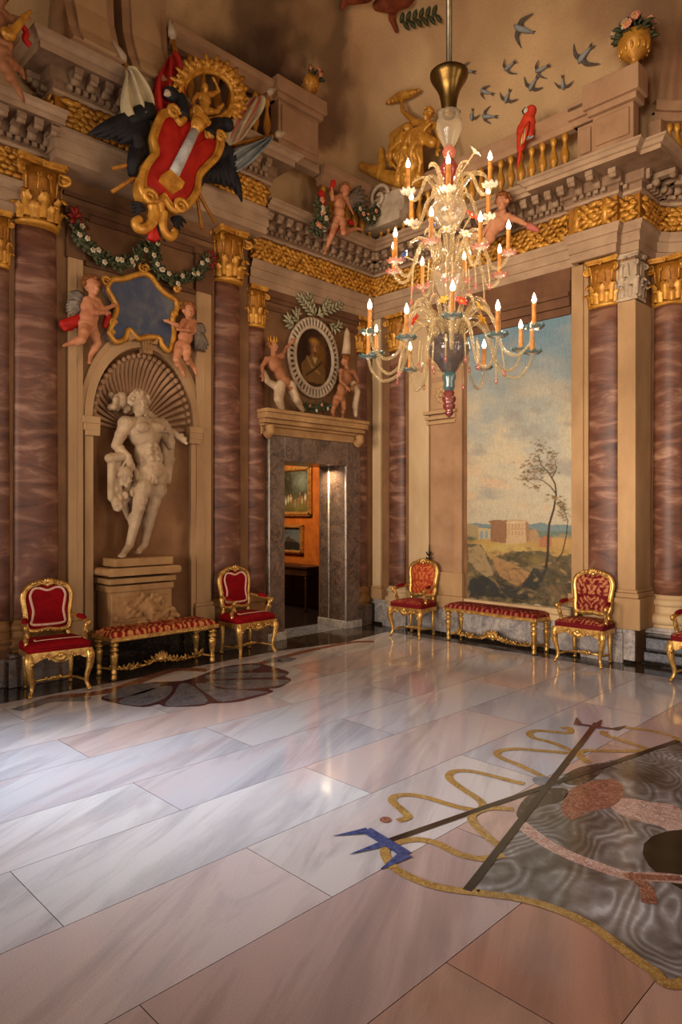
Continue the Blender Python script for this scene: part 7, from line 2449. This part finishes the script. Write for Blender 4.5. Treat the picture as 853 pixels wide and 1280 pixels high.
# curling leaves, blooms and drops between the arms
for zb, R0, n, ph, h in ((zc_(420), .11, 12, 10, .30), (zc_(330), .10, 8, 0, .24), (zc_(246), .08, 6, 35, .20)):
    for k in range(n):
        a = radians(ph + 360 / n * k); ca, sa = cos(a), sin(a)
        mb = MB()
        p = smooth_loop([(ca * R0, sa * R0, zb), (ca * (R0 + .05), sa * (R0 + .05), zb + h * .5), (ca * (R0 + .13), sa * (R0 + .13), zb + h * .95), (ca * (R0 + .22), sa * (R0 + .22), zb + h * .85), (ca * (R0 + .25), sa * (R0 + .25), zb + h * .62)], 4, False)
        mb.tube(p, [.016, .02, .024, .026, .028, .028, .027, .026, .024, .022, .02, .018, .016, .013, .010, .007, .004][:len(p)], 8, flat=.5, uvs=20)
        mb.build('glass_leaf', [M['glass']], chn)
fl_ = [('glass_red', zc_(396), .30, 200), ('glass_red', zc_(388), .24, 330), ('glass_yellow', zc_(392), .28, 10), ('glass_yellow', zc_(380), .10, 280), ('glass_white', zc_(300), .20, 300), ('glass_blue', zc_(290), .16, 250), ('glass_red', zc_(284), .26, 350), ('glass_blue', zc_(312), .40, 200), ('glass_white', zc_(312), .32, 330), ('glass_white', zc_(205), .26, 0),
       ('glass_pink', zc_(402), .22, 120), ('glass_yellow', zc_(398), .3, 60), ('glass_white', zc_(232), .2, 150)]
for mt__, z, r, a in fl_:
    a = radians(a); c = Vector((r * cos(a), r * sin(a), z))
    f_ = flower('glass_flower', c, .062, mt__, chn, (cos(a), sin(a), .7))
    mb = MB(); mb.tube(smooth_loop([(.08 * cos(a), .08 * sin(a), z - .22), (.5 * c.x, .5 * c.y, z - .12), c[:]], 4, False), .007, 6); mb.build('flower_stalk', [M['glass']], f_)
for zb, R0, n, ph in ((zc_(455), .26, 10, 12), (zc_(358), .22, 8, 30), (zc_(470), .46, 8, 20), (zc_(366), .36, 6, 10)):
    for k in range(n):
        a = radians(ph + 360 / n * k); ca, sa = cos(a), sin(a)
        mb = MB()
        mb.tube([(ca * R0, sa * R0, zb + .20), (ca * R0 * 1.05, sa * R0 * 1.05, zb + .05), (ca * R0 * 1.05, sa * R0 * 1.05, zb)], .007, 6)
        mb.lathe([(.003, -.045), (.014, -.034), (.011, -.02), (.018, -.008), (.010, .004), (.003, .012)], 10, 1, Matrix.Translation((ca * R0 * 1.05, sa * R0 * 1.05, zb)))
        mb.build('pendant', [M['glass'], M['glass_pink']], chn)

# ================================================================== LIGHT
def area(name, loc, target, sx, sy, watts, col, spread=180):
    l = bpy.data.lights.new(name, 'AREA'); l.shape = 'RECTANGLE'; l.size = sx; l.size_y = sy; l.energy = watts; l.color = col; l.spread = radians(spread)
    o = bpy.data.objects.new(name, l); COL.objects.link(o); o.location = loc
    o.rotation_euler = (Vector(target) - Vector(loc)).to_track_quat('-Z', 'Y').to_euler()
    return o
# daylight through the window of the left wall; back-wall lamps are added soft fill
area('daylight_left_window', (-.12, -8.7, 2.8), (3.0, -6.1, 0), 1.5, 3.4, 100, (.72, .84, 1.0), 50)
for k, x in enumerate((2.4, 5.5, 8.6)):
    area('back_fill', (x, YMIN - .1, 2.7), (x * .6 + 1, -1, 3.4), 1.5, 3.6, 90, (1.0, .86, .72), 56)
for k, y in enumerate((-10.7, -6.4, -2.1)):
    area('side_fill', (XMAX + .1, y, 2.7), (0, y * .6 - 1.2, 3.6), 1.5, 3.6, 26, (1.0, .86, .72), 75)  # unseen side lamps added to brighten the left wall
# downlight of the doorway; added fill lamp for the room beyond
area('doorway_downlight', (-.24, DY1 - .16, DZ - .02), (-.24, DY1 - .10, 0), .2, .06, 9, (1.0, .78, .5), 140)
area('far_room_fill', (-2.2, -1.6, 3.8), (-2.2, .4, 1.4), .8, .8, 110, (1.0, .78, .5), 160)
w = bpy.data.worlds.new('World'); scene.world = w; w.use_nodes = True
w.node_tree.nodes['Background'].inputs[0].default_value = (.6, .7, .9, 1); w.node_tree.nodes['Background'].inputs[1].default_value = .15

# ================================================================== CAMERA
cam = bpy.data.cameras.new('camera'); co = bpy.data.objects.new('camera', cam); COL.objects.link(co)
cam.sensor_fit = 'VERTICAL'; cam.sensor_height = 36.0; cam.lens = CF / 1280.0 * 36.0
co.location = (CX, CY, CH); co.rotation_euler = (pi / 2, 0, pi / 4)
cam.clip_start = .05
scene.camera = co
scene.view_settings.view_transform = 'Standard'
scene.view_settings.look = 'None'
scene.view_settings.gamma = 1.0
scene.view_settings.use_curve_mapping = False
scene.view_settings.exposure = 0.0
scene.cycles.use_denoising = True
scene.cycles.max_bounces = 8
scene.cycles.diffuse_bounces = 4
scene.cycles.glossy_bounces = 4
scene.cycles.transparent_max_bounces = 16
scene.cycles.sample_clamp_indirect = 4.0
scene.cycles.caustics_reflective = False
scene.cycles.caustics_refractive = False
